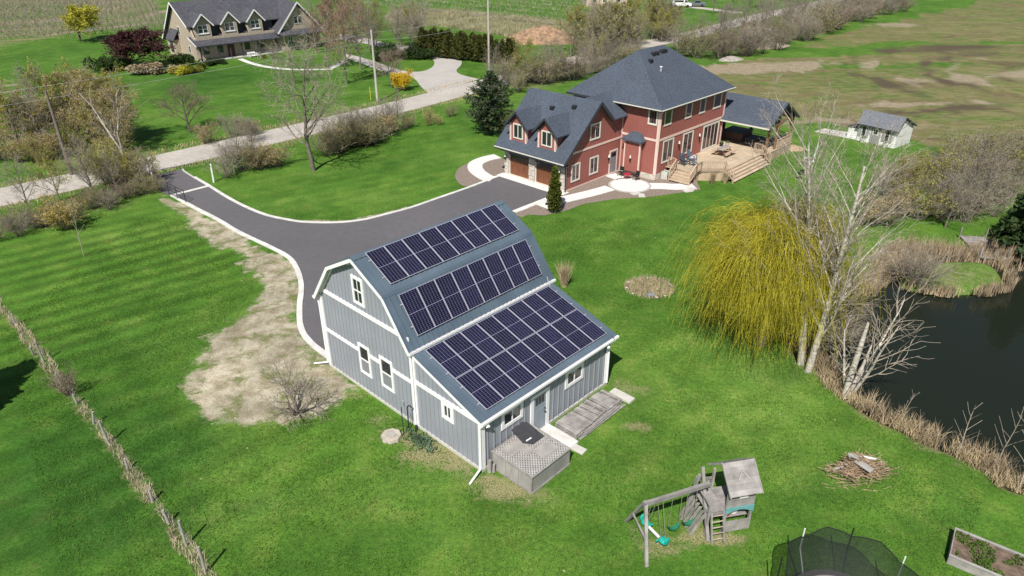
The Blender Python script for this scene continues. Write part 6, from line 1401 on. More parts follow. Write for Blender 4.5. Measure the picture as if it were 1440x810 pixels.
template('airyorange', [('trunk', TEMPL['bare0'][0][0][1]), ('crown', TEMPL['bare0'][0][1][1]), ('buds', leaves('buds', along(SMB[0], 4200, .12), .11, BUDO, rsg))], 9.0); template('airygreen', [('trunk', TEMPL['bare1'][0][0][1]), ('crown', TEMPL['bare1'][0][1][1]), ('buds', leaves('buds', along(SMB[1], 5600, .12), .11, BUDG, rsg))], 9.0)
sp_round = [(12, 48, .75, 5, .2, .02, .06, .5), (9, 40, .6, 5, .15, .04, .12, .5), (8, 38, .55, 4, .1, .05, .14), (4, 36, .55, 3, .1, .04, .15)]
t, c, tips, sm = tree_mesh(5, 3.4, .12, sp_round, M['darkbark'], M['browntwig'], rmin=.011); SMR = sm; RT, RC = t, c; template('round', [('trunk', t), ('crown', c)], 5.0)
# --- shrubs with many stems
sp_shrub = [(7, 34, .55, 6, .15, .01, .10), (6, 38, .55, 4, .1, .02, .15), (4, 40, .55, 3, .1, .02, .2)]
for i, sd in enumerate((2, 6, 9)):
    t, c, tips, sm = tree_mesh(sd, 2.6, .028, sp_shrub, M['darkbark'] if i == 1 else M['bark'], M['twig'] if i != 1 else M['browntwig'], stems=12, fan=.5, k0=4, split=1, rmin=.008)
    template('shrub%d' % i, [('stems', t), ('crown', c)], 2.9)
    if i == 0:
        template('budgreen', [('stems', t), ('crown', c), ('buds', leaves('buds', along(sm, 2600, .07), .075, BUDG, rsg))], 2.9); template('budolive', [('stems', t), ('crown', c), ('buds', leaves('buds', along(sm, 2200, .08), .07, OLIVE, rsg))], 2.9)
    if i == 2:
        sm0 = sm; template('budorange', [('stems', t), ('crown', c), ('buds', leaves('buds', along(sm, 2600, .07), .075, BUDO, rsg))], 2.9); template('forsythia', [('stems', t), ('crown', c), ('flowers', leaves('flowers', along(sm, 6500, .10), .10, BUDY, rsg))], 2.9)
def pruned(seed):  # low spreading old fruit tree
    return tree_mesh(seed, 1.5, .10, [(7, 50, .95, 4, .3, .0, .12, .45), (7, 45, .65, 5, .2, .04, .16, .5), (7, 45, .6, 4, .15, .04, .2), (3, 45, .5, 3, .1, .03, .22)], M['bark'], M['twig'], stems=3, fan=.8, rmin=.0045)
t, c, tips, sm = pruned(4); template('fruit', [('trunk', t), ('crown', c)], 2.5)
sp_sap = [(9, 32, .35, 6, .25, .02, .04), (3, 30, .4, 3, .2, .04, .08)]
t, c, tips, sm = tree_mesh(12, 2.2, .022, sp_sap, M['paletwig'], M['paletwig'], stems=1, fan=.15, k0=4, split=1, rmin=.006); template('sapling', [('stems', t), ('crown', c)], 2.3)
template('goldshrub', [('stems', TEMPL['forsythia'][0][0][1]), ('crown', TEMPL['forsythia'][0][1][1]), ('flowers', leaves('flowers', along(sm0, 3600, .08), .075, leafmat('golden_buds', (.40, .29, .05), (.48, .38, .09)), rsg))], 2.9)
# --- leafy round bushes
def bush(key, m, seed, n=2600, size=.10, rx=1.0, rz=.8, lumps=9):
    rs = np.random.RandomState(seed); P = []
    cs = [(rs.normal(0, .42)*rx, rs.normal(0, .42)*rx, .45*rz+abs(rs.normal(0, .25))*rz, rs.uniform(.35, .6)) for _ in range(lumps)]
    for x, y, z, r_ in cs:
        k = n//lumps; v = rs.normal(size=(k, 3)); v /= np.linalg.norm(v, axis=1)[:, None]; q = np.array([x, y, z])+v*(r_*rs.uniform(.55, 1.05, (k, 1)))*np.array([rx, rx, rz]); P.append(q[q[:, 2] > .02])
    P = np.concatenate(P); sg = []
    for k in range(40):
        q = P[rs.randint(len(P))]; sg.append((np.array([rs.normal(0, .08), rs.normal(0, .08), 0]), q*.9, .02, .008))
    template(key, [('stems', tubes('stems', sg, M['darkbark'], 4)), ('crown', leaves('crown', P, size, m, rs))], float(P[:, 2].max()))
bush('bush_dark', DGREEN, 1); bush('bush_light', LGREEN, 2); bush('bush_dark2', DGREEN, 5, 3400, .09, 1.1, .75, 12); bush('bush_yellow', YLEAF, 7, 2200, .11)
template('purple', [('trunk', RT), ('crown', RC), ('leaves', leaves('leaves', along(SMR, 9000, .10), .12, PURPLE, rsg))], 5.0); template('yellowtree', [('trunk', RT), ('crown', RC), ('leaves', leaves('leaves', along(SMR, 7000, .10), .12, YLEAF, rsg))], 5.0); bush('drybush', leafmat('dry_stems', (.30, .23, .14), (.38, .31, .20)), 10, 2600, .14, .95, .8, 10)
# --- conifers: whorled boughs of needle sprays
def conifer(key, H, rad, m, seed, whorls=26, per=11, droop=-.15, taper=1.0, spray=.34, shape=None, base=.12):
    rs = np.random.RandomState(seed); sg = [((0, 0, -.1), (0, 0, H*.97), H*.022, .015)]; P = []; Dr = []
    for i in range(whorls):
        f = (i+rs.rand()*.7)/whorls; z = H*(base+(1-base)*f); r_ = rad*(shape(f) if shape else (1-f)**.85*taper+.06)
        for k in range(per):
            a = rs.uniform(0, 6.28); l = r_*rs.uniform(.65, 1.12); d = np.array([math.cos(a), math.sin(a), rs.normal(droop, .12)]); o = np.array([0, 0, z]); sg.append((o, o+d*l*.9, .02, .008))
            nn = max(4, int(l*9)); t = rs.uniform(.2, 1.05, nn); pts = o+d*l*t[:, None]+rs.normal(size=(nn, 3))*.09*(.4+l*.3)
            P.append(pts); Dr.append(np.repeat(d[None]+np.array([[0, 0, .25]]), nn, 0))
    P = np.concatenate(P); Dr = np.concatenate(Dr); rep = 4; P = np.repeat(P, rep, 0)+rs.normal(size=(len(P)*rep, 3))*.07; Dr = np.repeat(Dr, rep, 0)+rs.normal(size=(len(P), 3))*.55
    template(key, [('trunk', tubes('trunk', sg, M['darkbark'], 5)), ('crown', leaves('crown', P, spray*.45, m, rs, long=2.0, dirs=Dr))], H)
PINE = leafmat('pine_needles', (.038, .066, .032), (.095, .125, .062), .1); CEDAR = leafmat('cedar_sprays', (.045, .065, .010), (.105, .115, .018), .1); HEDGE = leafmat('hedge_cedar_sprays', (.045, .062, .014), (.105, .105, .028), .1); SPRUCE = leafmat('spruce_needles', (.018, .040, .012), (.040, .070, .018), .1)
conifer('pine', 6.6, 2.3, PINE, 3, 20, 10, .5, 1.0, .26, lambda f: max(.06, math.sin(math.pi*min(1, .22+.80*f)))**.8*(1.0-.25*f), .04)
conifer('cedar', 3.9, .62, CEDAR, 5, 40, 15, .65, 1.0, .20, lambda f: max(.05, (1-f**1.9))*.95, .02)
conifer('hedgecedar', 3.9, .85, HEDGE, 6, 30, 14, .6, 1.0, .26, lambda f: max(.10, (1-f**1.7)), .02)
conifer('spruce', 6.0, 2.6, SPRUCE, 7, 26, 12, -.25, 1.0, .40, None, .04)
# --- place them
rv = random.Random(77)
CATS = dict(goldshrub='shrub', airyorange='tree', airygreen='tree', bare='tree', redbud='tree', olivetree='tree', goldtree='tree', round='tree', shrub='shrub', budgreen='shrub', budolive='shrub', budorange='shrub', forsythia='shrub', fruit='tree', sapling='sapling', bush='bush', purple='tree', yellowtree='tree', drybush='bush', pine='tree', cedar='tree', hedgecedar='tree', spruce='tree')
NAMES = dict(goldshrub='budding_shrub', airyorange='budding_tree', airygreen='budding_tree', bare='bare_tree', redbud='budding_tree', olivetree='budding_tree', goldtree='budding_tree', round='bare_tree', shrub='bare_shrub', budgreen='budding_shrub', budolive='budding_shrub', budorange='budding_shrub', forsythia='forsythia', fruit='fruit_tree', sapling='sapling', bush='bush', purple='purple_tree', yellowtree='yellow_tree', drybush='dry_bush', pine='pine_tree', cedar='cedar_tree', hedgecedar='cedar_tree', spruce='spruce_tree')
def plant(key, at, label, group=None, wide=1.0, rz=None, z=0.0):
    """at = (x, y, height): a thing with trunk or stems and crown; alike plants share their meshes"""
    ms, h = TEMPL[key]; base = key.rstrip('0123456789').split('_')[0]; s = at[2]/h
    t = thing(NAMES[base], label, CATS[base], (at[0], at[1], z), rv.uniform(0, 6.28) if rz is None else rz, group, (s*wide, s*wide, s))
    for n, me in ms: place(n, me, t)
    return t
# single trees and bushes one can point to
plant('bare0', (-18.97, 63.71, 11.8), "tall bare tree on the lawn between the drive and the road", rz=.4)
plant('round', (-36.18, 77.04, 6.1), "bare round headed tree at the near edge of the neighbour's lawn", wide=1.0)
plant('redbud', (-24.0, 102.47, 11.82), "tall thin tree with pinkish buds left of the neighbour's island", wide=.75)
plant('redbud', (-34.37, 139.42, 10.64), "reddish budding tree behind the right wing of the stone house", wide=.9)
plant('round', (-16.98, 99.65, 5.94), "small bare tree beside the bright yellow bush", wide=.8)
plant('forsythia', (-15.28, 98.29, 2.8), "bright yellow forsythia beside the neighbour's drive", wide=1.0)
plant('bare1', (-31.42, 102.47, 5.12), "pale bare tree in front of the stone house's right wing", wide=1.1)
plant('bare1', (-34.61, 127.75, 10.1), "tall bare tree at the right end of the stone house", wide=.8); plant('bare0', (-23.96, 112.98, 8.82), "bare tree between the stone house and the neighbour's drive", wide=.8); plant('redbud', (-29.3, 114.14, 9.3), "pinkish budding tree in front of the stone house's right end", wide=.85)
plant('purple', (-60.53, 112.98, 6.58), "purple leaved tree left of the stone house", wide=1.9); plant('yellowtree', (-83.73, 141.13, 7.42), "bright yellow leafing tree at the edge of the orchard", wide=1.3)
plant('bush_dark', (-63.25, 111.28, 2.46), "olive green rounded shrub beside the purple tree", wide=.8); plant('bush_dark2', (-61.88, 112.98, 2.8), "dark broad shrub at the foot of the purple tree", wide=.8)
plant('bush_dark', (-53.5, 117.74, 1.8), "dark round bush at the left corner of the stone house"); plant('bush_light', (-49.49, 110.17, 1.6), "light green bush in front of the stone house corner"); plant('bush_yellow', (-50.57, 109.08, 1.38), "small yellow bush in front of the stone house corner"); plant('bush_light', (-49.05, 112.98, 1.3), "second light green bush, right of the yellow one at the stone house", wide=.9)
plant('bush_dark', (-49.06, 116.52, 1.12), "low dark shrub under the stone house porch", wide=1.1); plant('bush_dark2', (-48.01, 117.74, 1.12), "dark low shrub left of the red front door", wide=1.2); plant('drybush', (-55.29, 109.63, 1.7), "tan dry grass clump beside the stone house", wide=1.6); plant('drybush', (-52.35, 110.17, 1.18), "tan dried perennial beside the light green bushes", wide=1.3)
plant('bush_light', (-42.39, 122.89, 0.7), "small green shrub right of the stone house door", wide=1.0); plant('shrub2', (-40.29, 121.57, 2.3), "bare pinkish shrub at the right end of the stone house porch", wide=1.0)
plant('pine', (-2.39, 76.46, 6.8), "dark bushy pine tree at the left corner of the red house", wide=1.25); plant('budolive', (-0.63, 75.89, 3.14), "thin olive shrub between the pine and the garage", wide=.7); plant('budolive', (0.78, 96.97, 3.04), "olive shrub behind the pine beside the road", wide=.9)
plant('cedar', (3.45, 53.24, 3.82), "slender columnar cedar beside the garage doors", rz=1.0)
plant('fruit', (-10.55, 27.1, 3.02), "low spreading bare fruit tree with pale trunk on the bare soil", wide=.95, rz=2.2)
plant('shrub1', (-22.53, 28.47, 1.84), "round grey bare bush in the fence line", wide=.85)
plant('sapling', (-30.68, 44.85, 3.28), "thin sapling on the mown lawn below the yellow shrub"); plant('budgreen', (8.26, 37.84, 0.4), "tiny green plant beside the round flower bed") if False else None
plant('goldshrub', (-34.71, 49.72, 2.7), "golden yellow budding shrub at the left end of the road hedge", wide=1.25)
for at, lab in (((-24.27, 64.13, 2.52), "yellow flowering shrub in the hedge right of the drive mouth"), ((-22.82, 64.99, 2.4), "yellow flowering shrub left of the tall bare tree"), ((-13.98, 75.89, 2.68), "golden shrub at the right end of the dark hedge")):
    plant('budgreen' if '390' in lab else 'budorange', at, lab, "yellow shrubs in the road hedge", 1.3)
plant('spruce', (38.09, 45.81, 7.3), "dark drooping evergreen at the right edge above the pond", wide=1.0)
pa_ = plant('spruce', (-27.9, 25.9, 7.0), "dark conifer beyond the left edge that throws its shadow over the fence", wide=.9)
# tall ornamental grass behind the barn
og = MB(); rw = random.Random(13); ox, oy = (3.41, 40.21)
for k in range(260):
    a = rw.uniform(0, 6.28); r_ = rw.uniform(0, .18); l = rw.uniform(.9, 2.0); dx, dy = rw.gauss(0, .22)*l, rw.gauss(0, .22)*l; s = .008
    x, y = r_*math.cos(a), r_*math.sin(a); og.add([(x-s, y, 0), (x+s, y, 0), (x+dx*.5+s, y+dy*.5, l*.6), (x+dx*.5-s, y+dy*.5, l*.6), (x+dx, y+dy, l)], [(0, 1, 2, 3), (3, 2, 4)])
t = thing("ornamental_grass", "tall clump of dry ornamental grass at the back corner of the barn", "grass clump", (ox, oy, 0)); place("blades", og.mesh("blades", M['drygrass']), t)
og2 = thing("ornamental_grass", "tan grass clump below the deck railing by the small steps", "grass clump", (*house_w(10.9, -8.3), 0), .8, None, .8)
for ch in t.children: c_ = ch.copy(); C.objects.link(c_); c_.parent = og2
og3 = thing("ornamental_grass", "second tan grass clump in front of the angled deck railing", "grass clump", (*house_w(11.9, -9.0), 0), 2.8, None, .7)
for ch in t.children: c_ = ch.copy(); C.objects.link(c_); c_.parent = og3
# cedar hedge, one tree after another
ca, cb = (-15.62, 125.62), (0.23, 117.13); nh = 19
for i in range(nh):
    f = i/(nh-1); hgt = 4.4-.6*f+rv.uniform(-.35, .35)
    plant('hedgecedar', (ca[0]+(cb[0]-ca[0])*f+rv.uniform(-.25, .25), ca[1]+(cb[1]-ca[1])*f+rv.uniform(-.3, .3), hgt), "upright dark cedar in the row across the road beyond the concrete drive", "cedars in the row across the road", 1.35)
# rows and thickets: (template choices, pixel-free world line, count, height range, spread, label, group)
def thicket(keys, line, n, h0, h1, spread, label, group, wide=1.1):
    P = [np.array(p) for p in line]; L = [np.linalg.norm(b-a) for a, b in zip(P[:-1], P[1:])]; T = sum(L)
    for i in range(n):
        s = (i+rv.random())/n*T; j = 0
        while j < len(L)-1 and s > L[j]: s -= L[j]; j += 1
        q = P[j]+(P[j+1]-P[j])*(s/L[j]); k = keys[rv.randrange(len(keys))]
        plant(k, (q[0]+rv.gauss(0, spread), q[1]+rv.gauss(0, spread), rv.uniform(h0, h1)), label % dict(shrub='bare grey shrub', budgreen='yellow green budding shrub', budolive='olive budding shrub', budorange='orange tinted budding shrub', bare='tall bare tree', goldtree='golden budding tree', airyorange='airy orange tinted tree', airygreen='airy yellow green tree', olivetree='olive budding tree', round='bare round tree', redbud='reddish budding tree', bush='dark leafy bush')[k.rstrip('0123456789').split('_')[0]], group, wide*rv.uniform(.85, 1.2))
S3 = ['shrub0', 'shrub1', 'shrub2']
thicket(S3+['shrub1', 'budolive'], [(-39.98, 46.68), (-38.71, 47.96), (-37.64, 49.72), (-36.42, 51.43), (-35.12, 53.24), (-33.84, 55.33), (-32.45, 56.85), (-31.67, 58.27)], 24, 1.2, 2.1, .5, "%s in the hedge along the near side of the road, left", "shrubs in the left road hedge")
thicket(['airygreen', 'airygreen', 'budgreen', 'bare1'], [(-36.97, 58.99), (-35.75, 59.74), (-34.48, 61.28), (-32.98, 59.74)], 7, 2.2, 4.0, .5, "%s crowding the road edge left of the drive mouth", "shrubs left of the drive mouth")
thicket(['budorange', 'budgreen', 'budgreen', 'airygreen', 'budorange'], [(-50.01, 65.87), (-48.12, 66.77), (-45.82, 67.69), (-43.72, 69.1), (-41.3, 70.08)], 12, 1.6, 3.2, 1.3, "%s on the far side of the road, left", "shrubs beyond the road, left")
thicket(['airygreen', 'airyorange', 'airygreen', 'bare1', 'airygreen'], [(-50.11, 67.69), (-48.38, 69.59), (-46.71, 71.84), (-43.62, 73.15), (-39.83, 70.08)], 24, 4.6, 8.0, 1.5, "%s beyond the road bend, left", "trees beyond the road bend", .9)
thicket(['bare0', 'bare1', 'airygreen'], [(-39.62, 52.93), (-38.5, 54.51), (-36.86, 55.33), (-34.65, 57.55), (-32.36, 59.37)], 6, 3.4, 5.4, .4, "thin %s standing in the left road hedge", "small trees in the left road hedge", .7)
thicket(['budorange', 'budgreen', 'shrub2'], [(-32.55, 74.23), (-30.22, 75.33), (-28.81, 77.04)], 5, 1.8, 3.0, .8, "%s beside the bare round tree beyond the road", "shrubs beside the round tree beyond the road")
thicket(['bare1', 'shrub0', 'bare0', 'budgreen'], [(-26.99, 61.67), (-26.37, 63.29), (-25.31, 64.56), (-24.2, 65.43)], 7, 1.8, 4.2, .4, "%s right of the drive mouth", "shrubs right of the drive mouth")
thicket(['shrub1', 'shrub0', 'shrub1', 'budolive'], [(-19.2, 68.63), (-17.7, 70.08), (-16.3, 72.36), (-14.72, 74.23)], 13, 2.2, 3.2, .6, "%s in the dark hedge clump between the lawn and the road", "shrubs in the dark hedge clump")
thicket(['bare0', 'bare1', 'shrub0'], [(-20.22, 71.33), (-18.89, 72.1), (-17.6, 73.15), (-15.94, 74.5), (-14.31, 76.46), (-11.84, 78.82)], 9, 3.0, 5.2, .5, "pale upright %s rising over the dark hedge clump", "tall shrubs over the dark hedge clump", .8)
thicket(['budolive', 'shrub0', 'budgreen'], [(-12.72, 76.46), (-10.95, 78.22), (-9.1, 80.04), (-6.85, 83.26)], 7, 1.0, 2.2, .7, "%s in the rough grass between lawn and road", "shrubs in the rough grass by the road", .9)
thicket(['bare1', 'bare0', 'airygreen', 'bare0'], [(-27.48, 129.93), (-25.84, 131.43), (-23.1, 134.52), (-19.56, 137.75), (-16.97, 132.96)], 14, 5, 8.5, 1.6, "%s behind the loop of the neighbour's drive", "bare trees behind the neighbour's drive", .9)
thicket(['olivetree', 'goldtree', 'redbud'], [(-36.4, 156.31), (-31.08, 152.24)], 3, 5, 7, 1.2, "%s right of the stone house", "budding trees right of the stone house", .8)
thicket(['shrub0', 'round', 'bush_dark2'], [(-22.63, 120.27), (-19.24, 121.57), (-17.61, 122.89)], 5, 1.2, 3.4, .8, "%s on the grass island of the neighbour's drive", "shrubs on the drive island")
thicket(S3+['budolive'], [(-2.03, 100.57), (1.55, 102.47), (4.56, 100.57), (8.45, 105.43), (12.59, 109.63), (17.36, 116.52), (21.65, 121.57)], 22, 2.4, 4.6, 1.6, "%s between the red house and the road", "brush between the red house and the road")
thicket(['bare1', 'airygreen', 'bare0'], [(-2.0, 99.19), (2.04, 101.51), (5.28, 105.43), (8.76, 109.63), (12.49, 114.14), (16.51, 118.99)], 11, 4.2, 6.6, 1.2, "pale %s between the red house and the road", "trees between the red house and the road", .8)
thicket(['goldtree', 'olivetree', 'budolive', 'olivetree', 'bare1'], [(11.06, 121.57), (13.14, 125.62), (16.79, 131.43), (22.93, 137.75), (31.78, 148.36)], 26, 5.0, 9.2, 2.2, "%s in the belt across the road behind the red house", "tree belt across the road", .95)
thicket(S3+['budolive'], [(10.24, 120.27), (14.52, 127.03), (22.93, 137.75), (29.3, 142.87)], 12, 2.4, 4.5, 1.8, "%s under the tree belt across the road", "brush under the tree belt")
thicket(S3+S3+['budolive'], [(31.03, 121.57), (34.35, 124.24), (39.63, 129.93), (45.36, 136.12), (52.32, 142.87), (60.67, 152.24), (71.81, 165.09), (84.86, 180.13), (100.66, 194.77)], 80, 2.8, 6.2, 3.0, "%s in the thicket along the road beyond the red house", "thicket along the road beyond the red house")
thicket(['bare0', 'bare1', 'bare1'], [(32.51, 124.24), (37.46, 131.43), (44.14, 141.13), (54.75, 152.24), (67.03, 165.09), (84.32, 182.89)], 24, 6.0, 9.5, 2.2, "%s rising over the roadside thicket", "trees over the roadside thicket", .75)
thicket(['bare0', 'bare1', 'olivetree'], [(50.22, 180.13), (61.51, 194.77), (74.83, 206.42), (84.13, 215.58)], 8, 6.0, 9.0, 2.0, "%s beyond the far stretch of road", "trees beyond the far road", .8)
thicket(['shrub0', 'shrub2', 'budgreen', 'shrub1', 'budgreen', 'budolive', 'airygreen'], [(32.71, 54.51), (36.21, 57.55), (39.5, 60.12), (44.14, 62.47), (48.96, 63.71), (52.41, 64.77)], 20, 2.2, 4.2, 1.5, "%s in the brush between the shed and the pond", "brush between the shed and the pond")
thicket(['shrub0', 'shrub2', 'budgreen', 'shrub1', 'bare1'], [(31.75, 52.93), (32.85, 51.14), (36.07, 52.32), (39.03, 52.93), (42.38, 54.51)], 13, 2.2, 4.0, .9, "%s on the grass bank above the pond", "brush on the bank above the pond")
thicket(['round', 'bare1'], [(35.54, 52.93), (40.59, 54.51)], 3, 4.5, 6.0, 1.0, "spreading %s in the brush above the pond", "trees in the brush above the pond", 1.0)
thicket(['shrub2', 'shrub0', 'budorange'], [(33.32, 59.37), (30.88, 52.93), (27.69, 47.96)], 6, 2.2, 3.6, .7, "%s on the bank behind the white poplars", "brush behind the white poplars")
thicket(['shrub0', 'shrub1', 'shrub2', 'bare1', 'bare0'], [(16.67, 37.66), (17.16, 35.93), (17.38, 33.7), (17.32, 31.54)], 9, 1.4, 3.8, .4, "%s at the foot of the white poplars", "brush at the foot of the poplars")
thicket(['shrub0'], [(26.42, 40.21), (27.07, 40.11)], 2, 2.4, 3.4, .2, "multi stemmed %s at the left tip of the grass island", "shrubs on the grass island")
for k, at in enumerate(((18.4, 26.02, 2.18), (20.05, 23.95, 2.8), (21.59, 23.49, 3.24), (21.48, 21.84, 3.82), (19.03, 25.41, 1.34))):
    plant('sapling', at, ("slim sapling in the reeds nearest the white snag", "slim sapling in the reeds right of the brush pile", "tall slim sapling in the reeds along the near pond bank", "sapling in the reeds at the right edge", "short sapling among the reeds of the near bank")[k], "saplings on the near pond bank", 1.2)

# --- willow
def willow(x, y):
    rs = np.random.RandomState(4); rd = random.Random(4); t = thing("weeping_willow", "large yellow green weeping willow beside the pond", "tree", (x, y, 0))
    sg = [[], [], []]; tips = []; lb = []
    for k in range(4):
        a = k*1.6+.4; lb.append(((0, 0, -.1), (.25*math.cos(a), .25*math.sin(a), 2.0), .26, .2))
    for k in range(26):
        a = 2.4*k+rd.uniform(-.3, .3); rr_ = 2.7*math.sqrt((k+.6)/26)*rd.uniform(.75, 1.15); zt = 8.5-.26*rr_**2+rd.uniform(-1.5, .6); p = np.array([.2*math.cos(a), .2*math.sin(a), 1.9])
        e = np.array([rr_*math.cos(a), rr_*math.sin(a), zt]); n = 7; prev = p
        for i in range(1, n+1):
            f = i/n; q = p+(e-p)*np.array([f**1.25, f**1.25, f**.8])+rs.normal(size=3)*.06; lb.append((prev, q, .14*(1-f)+.03, .14*(1-(f+.14))+.04 if f < .85 else .03)); prev = q
            if f > .45: tips.append(q)
    T = np.array(tips); A, B, Wd, P, Dd = [], [], [], [], []
    wt_ = rs.rand(len(T))**2.2; wt_ /= wt_.sum()
    for c in range(520):      # tresses: shoots that hang together
        o0 = T[rs.choice(len(T), p=wt_)]+rs.normal(size=3)*np.array([.5, .5, .3]); out = np.array([o0[0], o0[1], 0.0]); rn = np.linalg.norm(out)+1e-6; out /= rn
        d0 = out*rs.uniform(.2, .95)+np.array([rs.normal(0, .45), rs.normal(0, .45), rs.uniform(.2, .9)]); L0 = rs.uniform(.35, 1.0)*(o0[2]-.5) if rs.rand() < .7 else rs.uniform(.8, 2.8); g = rs.uniform(.26, .48); zmin = rs.uniform(.35, 1.9)
        n = 9; m_ = 24; p = o0+rs.normal(size=(m_, 3))*.26; d = d0+rs.normal(size=(m_, 3))*.30; st = (L0*rs.uniform(.6, 1.1, m_)/n*1.15)[:, None]; w = rs.normal(size=(m_, 3))*.06; w[:, 2] = -g
        for i in range(n):
            d = d*.74+w+rs.normal(size=(m_, 3))*.03; dn = d/np.linalg.norm(d, axis=1)[:, None]; q = p+dn*st; k = q[:, 2] > zmin
            A.append(p[k]); B.append(q[k]); Wd.append(np.full(k.sum(), .0085*(1-.4*i/n)))
            P.append((p+(q-p)*rs.rand(m_, 1)+rs.normal(size=(m_, 3))*.03)[k]); Dd.append(dn[k]); p = q
    A, B, Wd, P, Dd = map(np.concatenate, (A, B, Wd, P, Dd)); D = B-A; D /= np.linalg.norm(D, axis=1)[:, None]+1e-9; sd_ = np.cross(D, rs.normal(size=A.shape)); sd_ /= np.linalg.norm(sd_, axis=1)[:, None]+1e-9; sd_ *= Wd[:, None]
    V = np.stack([A-sd_, A+sd_, B+sd_*.8, B-sd_*.8], 1).reshape(-1, 3)
    WL = leafmat('willow_shoots', (.34, .32, .03), (.66, .57, .06), .4, .8); WL2 = leafmat('willow_leaves', (.27, .29, .03), (.44, .43, .05), .45, .5)
    place("trunk", tubes("trunk", lb, M['bark'], 6), t)
    place("strands", np_mesh("strands", V, np.arange(len(V)).reshape(-1, 4), WL), t)
    place("crown", leaves("crown", P, .034, WL2, rs, long=2.6, dirs=Dd), t)
wx, wy = (14.17, 33.25); willow(wx, wy)
# --- white poplars, the snag beside them and a leaning tree
sp_pop = [(26, 33, .42, 14, .16, .004, .014, .36), (9, 30, .45, 8, .15, .045, .07, .5), (7, 36, .5, 4, .15, .05, .12, .6), (2, 36, .6, 2, .2, .04, .16, .7)]
def poplar(seed, at, label, lean, rz=0.0, wide=1.0):
    global NBX
    t_, c_, tips, sm = tree_mesh(seed, 11.6, .19, sp_pop, M['whitebark'], M['paletwig'], lean=lean, k0=8, split=2, rmin=.0055)
    t = thing("white_poplar", label, "tree", (at[0], at[1], -.1), rz, "white trunked poplars by the pond", (at[2]/11.8*wide, at[2]/11.8*wide, at[2]/11.8)); place("trunk", t_, t); place("crown", c_, t)
    sc_ = at[2]/11.8; q = min(LAST0, key=lambda e: abs((e[0][2]+e[1][2])/2*sc_-5.0)); m = (q[0]+q[1])/2*sc_; NBX = (at[0]+m[0]*math.cos(rz)-m[1]*math.sin(rz), at[1]+m[0]*math.sin(rz)+m[1]*math.cos(rz)) if seed == 31 else NBX
    return t
P1 = poplar(31, (15.71, 31.26, 12.58), "tallest white poplar, with the dark nest box on its trunk", -.12, 0.0); P2 = poplar(36, (15.84, 30.6, 11.92), "white poplar right of the one with the nest box", .03, .0)
nx = thing("nest_box", "dark wooden nest box fixed high on the tallest poplar trunk", "nest box", (NBX[0]-.02, NBX[1]-.22, 4.75)); MB().box(-.22, .22, -.24, .10, 0, .62).obj("box", M['black'], nx); MB().box(-.27, .27, -.3, .14, .62, .66).obj("lid", M['fascia'], nx)
t_, c_, tips, sm = tree_mesh(52, 5.6, .10, [(9, 38, .5, 8, .2, .02, .05), (7, 38, .5, 5, .2, .05, .1), (4, 40, .5, 3, .2, .04, .15)], M['whitebark'], M['paletwig'], stems=3, fan=.5, lean=.15, k0=6, split=1, rmin=.008)
at = (17.29, 28.65); t = thing("bare_tree", "pale bare tree spreading over the water beside the broken snag", "tree", (at[0], at[1], -.2), .3); place("trunk", t_, t); place("crown", c_, t)
at = (16.92, 28.47); sn = thing("snag", "broken white snag trunk standing at the pond edge", "dead tree", (at[0], at[1], -.1)); rd_ = random.Random(4)
place("trunk", tubes("trunk", [((0, 0, 0), (.05, .02, 1.6), .17, .15), ((.05, .02, 1.6), (.10, .0, 3.2), .15, .12), ((.10, 0, 3.2), (.16, .02, 4.4), .12, .06), ((.25, .1, 0), (.55, .15, 1.6), .12, .09), ((.55, .15, 1.6), (.75, .2, 3.0), .09, .04)], M['whitebark'], 9), sn)
t_, c_, tips, sm = tree_mesh(61, 7.5, .10, [(8, 30, .35, 12, .35, .03, .10), (4, 36, .5, 5, .2, .05, .14), (3, 40, .5, 3, .2, .04, .15)], M['whitebark'], M['paletwig'], stems=2, fan=.22, k0=7, split=1, rmin=.009)
at = (-35.65, 62.07, 10.04); t = thing("dead_tree", "white barked forked dead tree at the road edge", "tree", (at[0], at[1], 0), -.9, None, at[2]/7.6); place("trunk", t_, t); place("crown", c_, t)
t_, c_, tips, sm = tree_mesh(66, 3.6, .07, [(7, 40, .5, 7, .3, .03, .08), (5, 40, .5, 4, .2, .04, .14), (3, 40, .5, 3, .2, .04, .18)], M['bark'], M['twig'], stems=2, fan=.4, k0=6, split=1, rmin=.008)
for at, lab in (((15.96, 34.32, 3.38), "slim grey tree in the brush left of the poplars"), ((18.57, 34.32, 6.32), "grey tree behind the second poplar")):
    t = thing("bare_tree", lab, "tree", (at[0], at[1], 0), rv.uniform(0, 6), None, at[2]/3.9); place("trunk", t_, t); place("crown", c_, t)

# --- reeds, long grass and litter nobody could count
def blades(name, pts, h0, h1, w, m, lean, seed, kind="stuff"):
    rs = np.random.RandomState(seed); P = np.asarray(pts); n = len(P); h = rs.uniform(h0, h1, n)[:, None]; a = rs.uniform(0, 6.28, n); s = np.stack([np.cos(a), np.sin(a), np.zeros(n)], 1)*w; d = np.concatenate([rs.normal(0, lean, (n, 2)), np.zeros((n, 1))], 1)*h
    up = np.array([[0, 0, 1.0]]); A = P-s; B = P+s; C1 = P+s*.7+d*.4+up*h*.6; D1 = P-s*.7+d*.4+up*h*.6; E1 = P+s*.15+d+up*h*.97; F1 = P-s*.15+d+up*h*.97
    V = np.stack([A, B, C1, D1, E1, F1], 1).reshape(-1, 3); b = np.arange(n)*6; F = np.concatenate([np.stack([b, b+1, b+2, b+3], 1), np.stack([b+3, b+2, b+4, b+5], 1)])
    return tag(place(name, np_mesh(name, V, F, m)), kind=kind)
rs5 = np.random.RandomState(5)
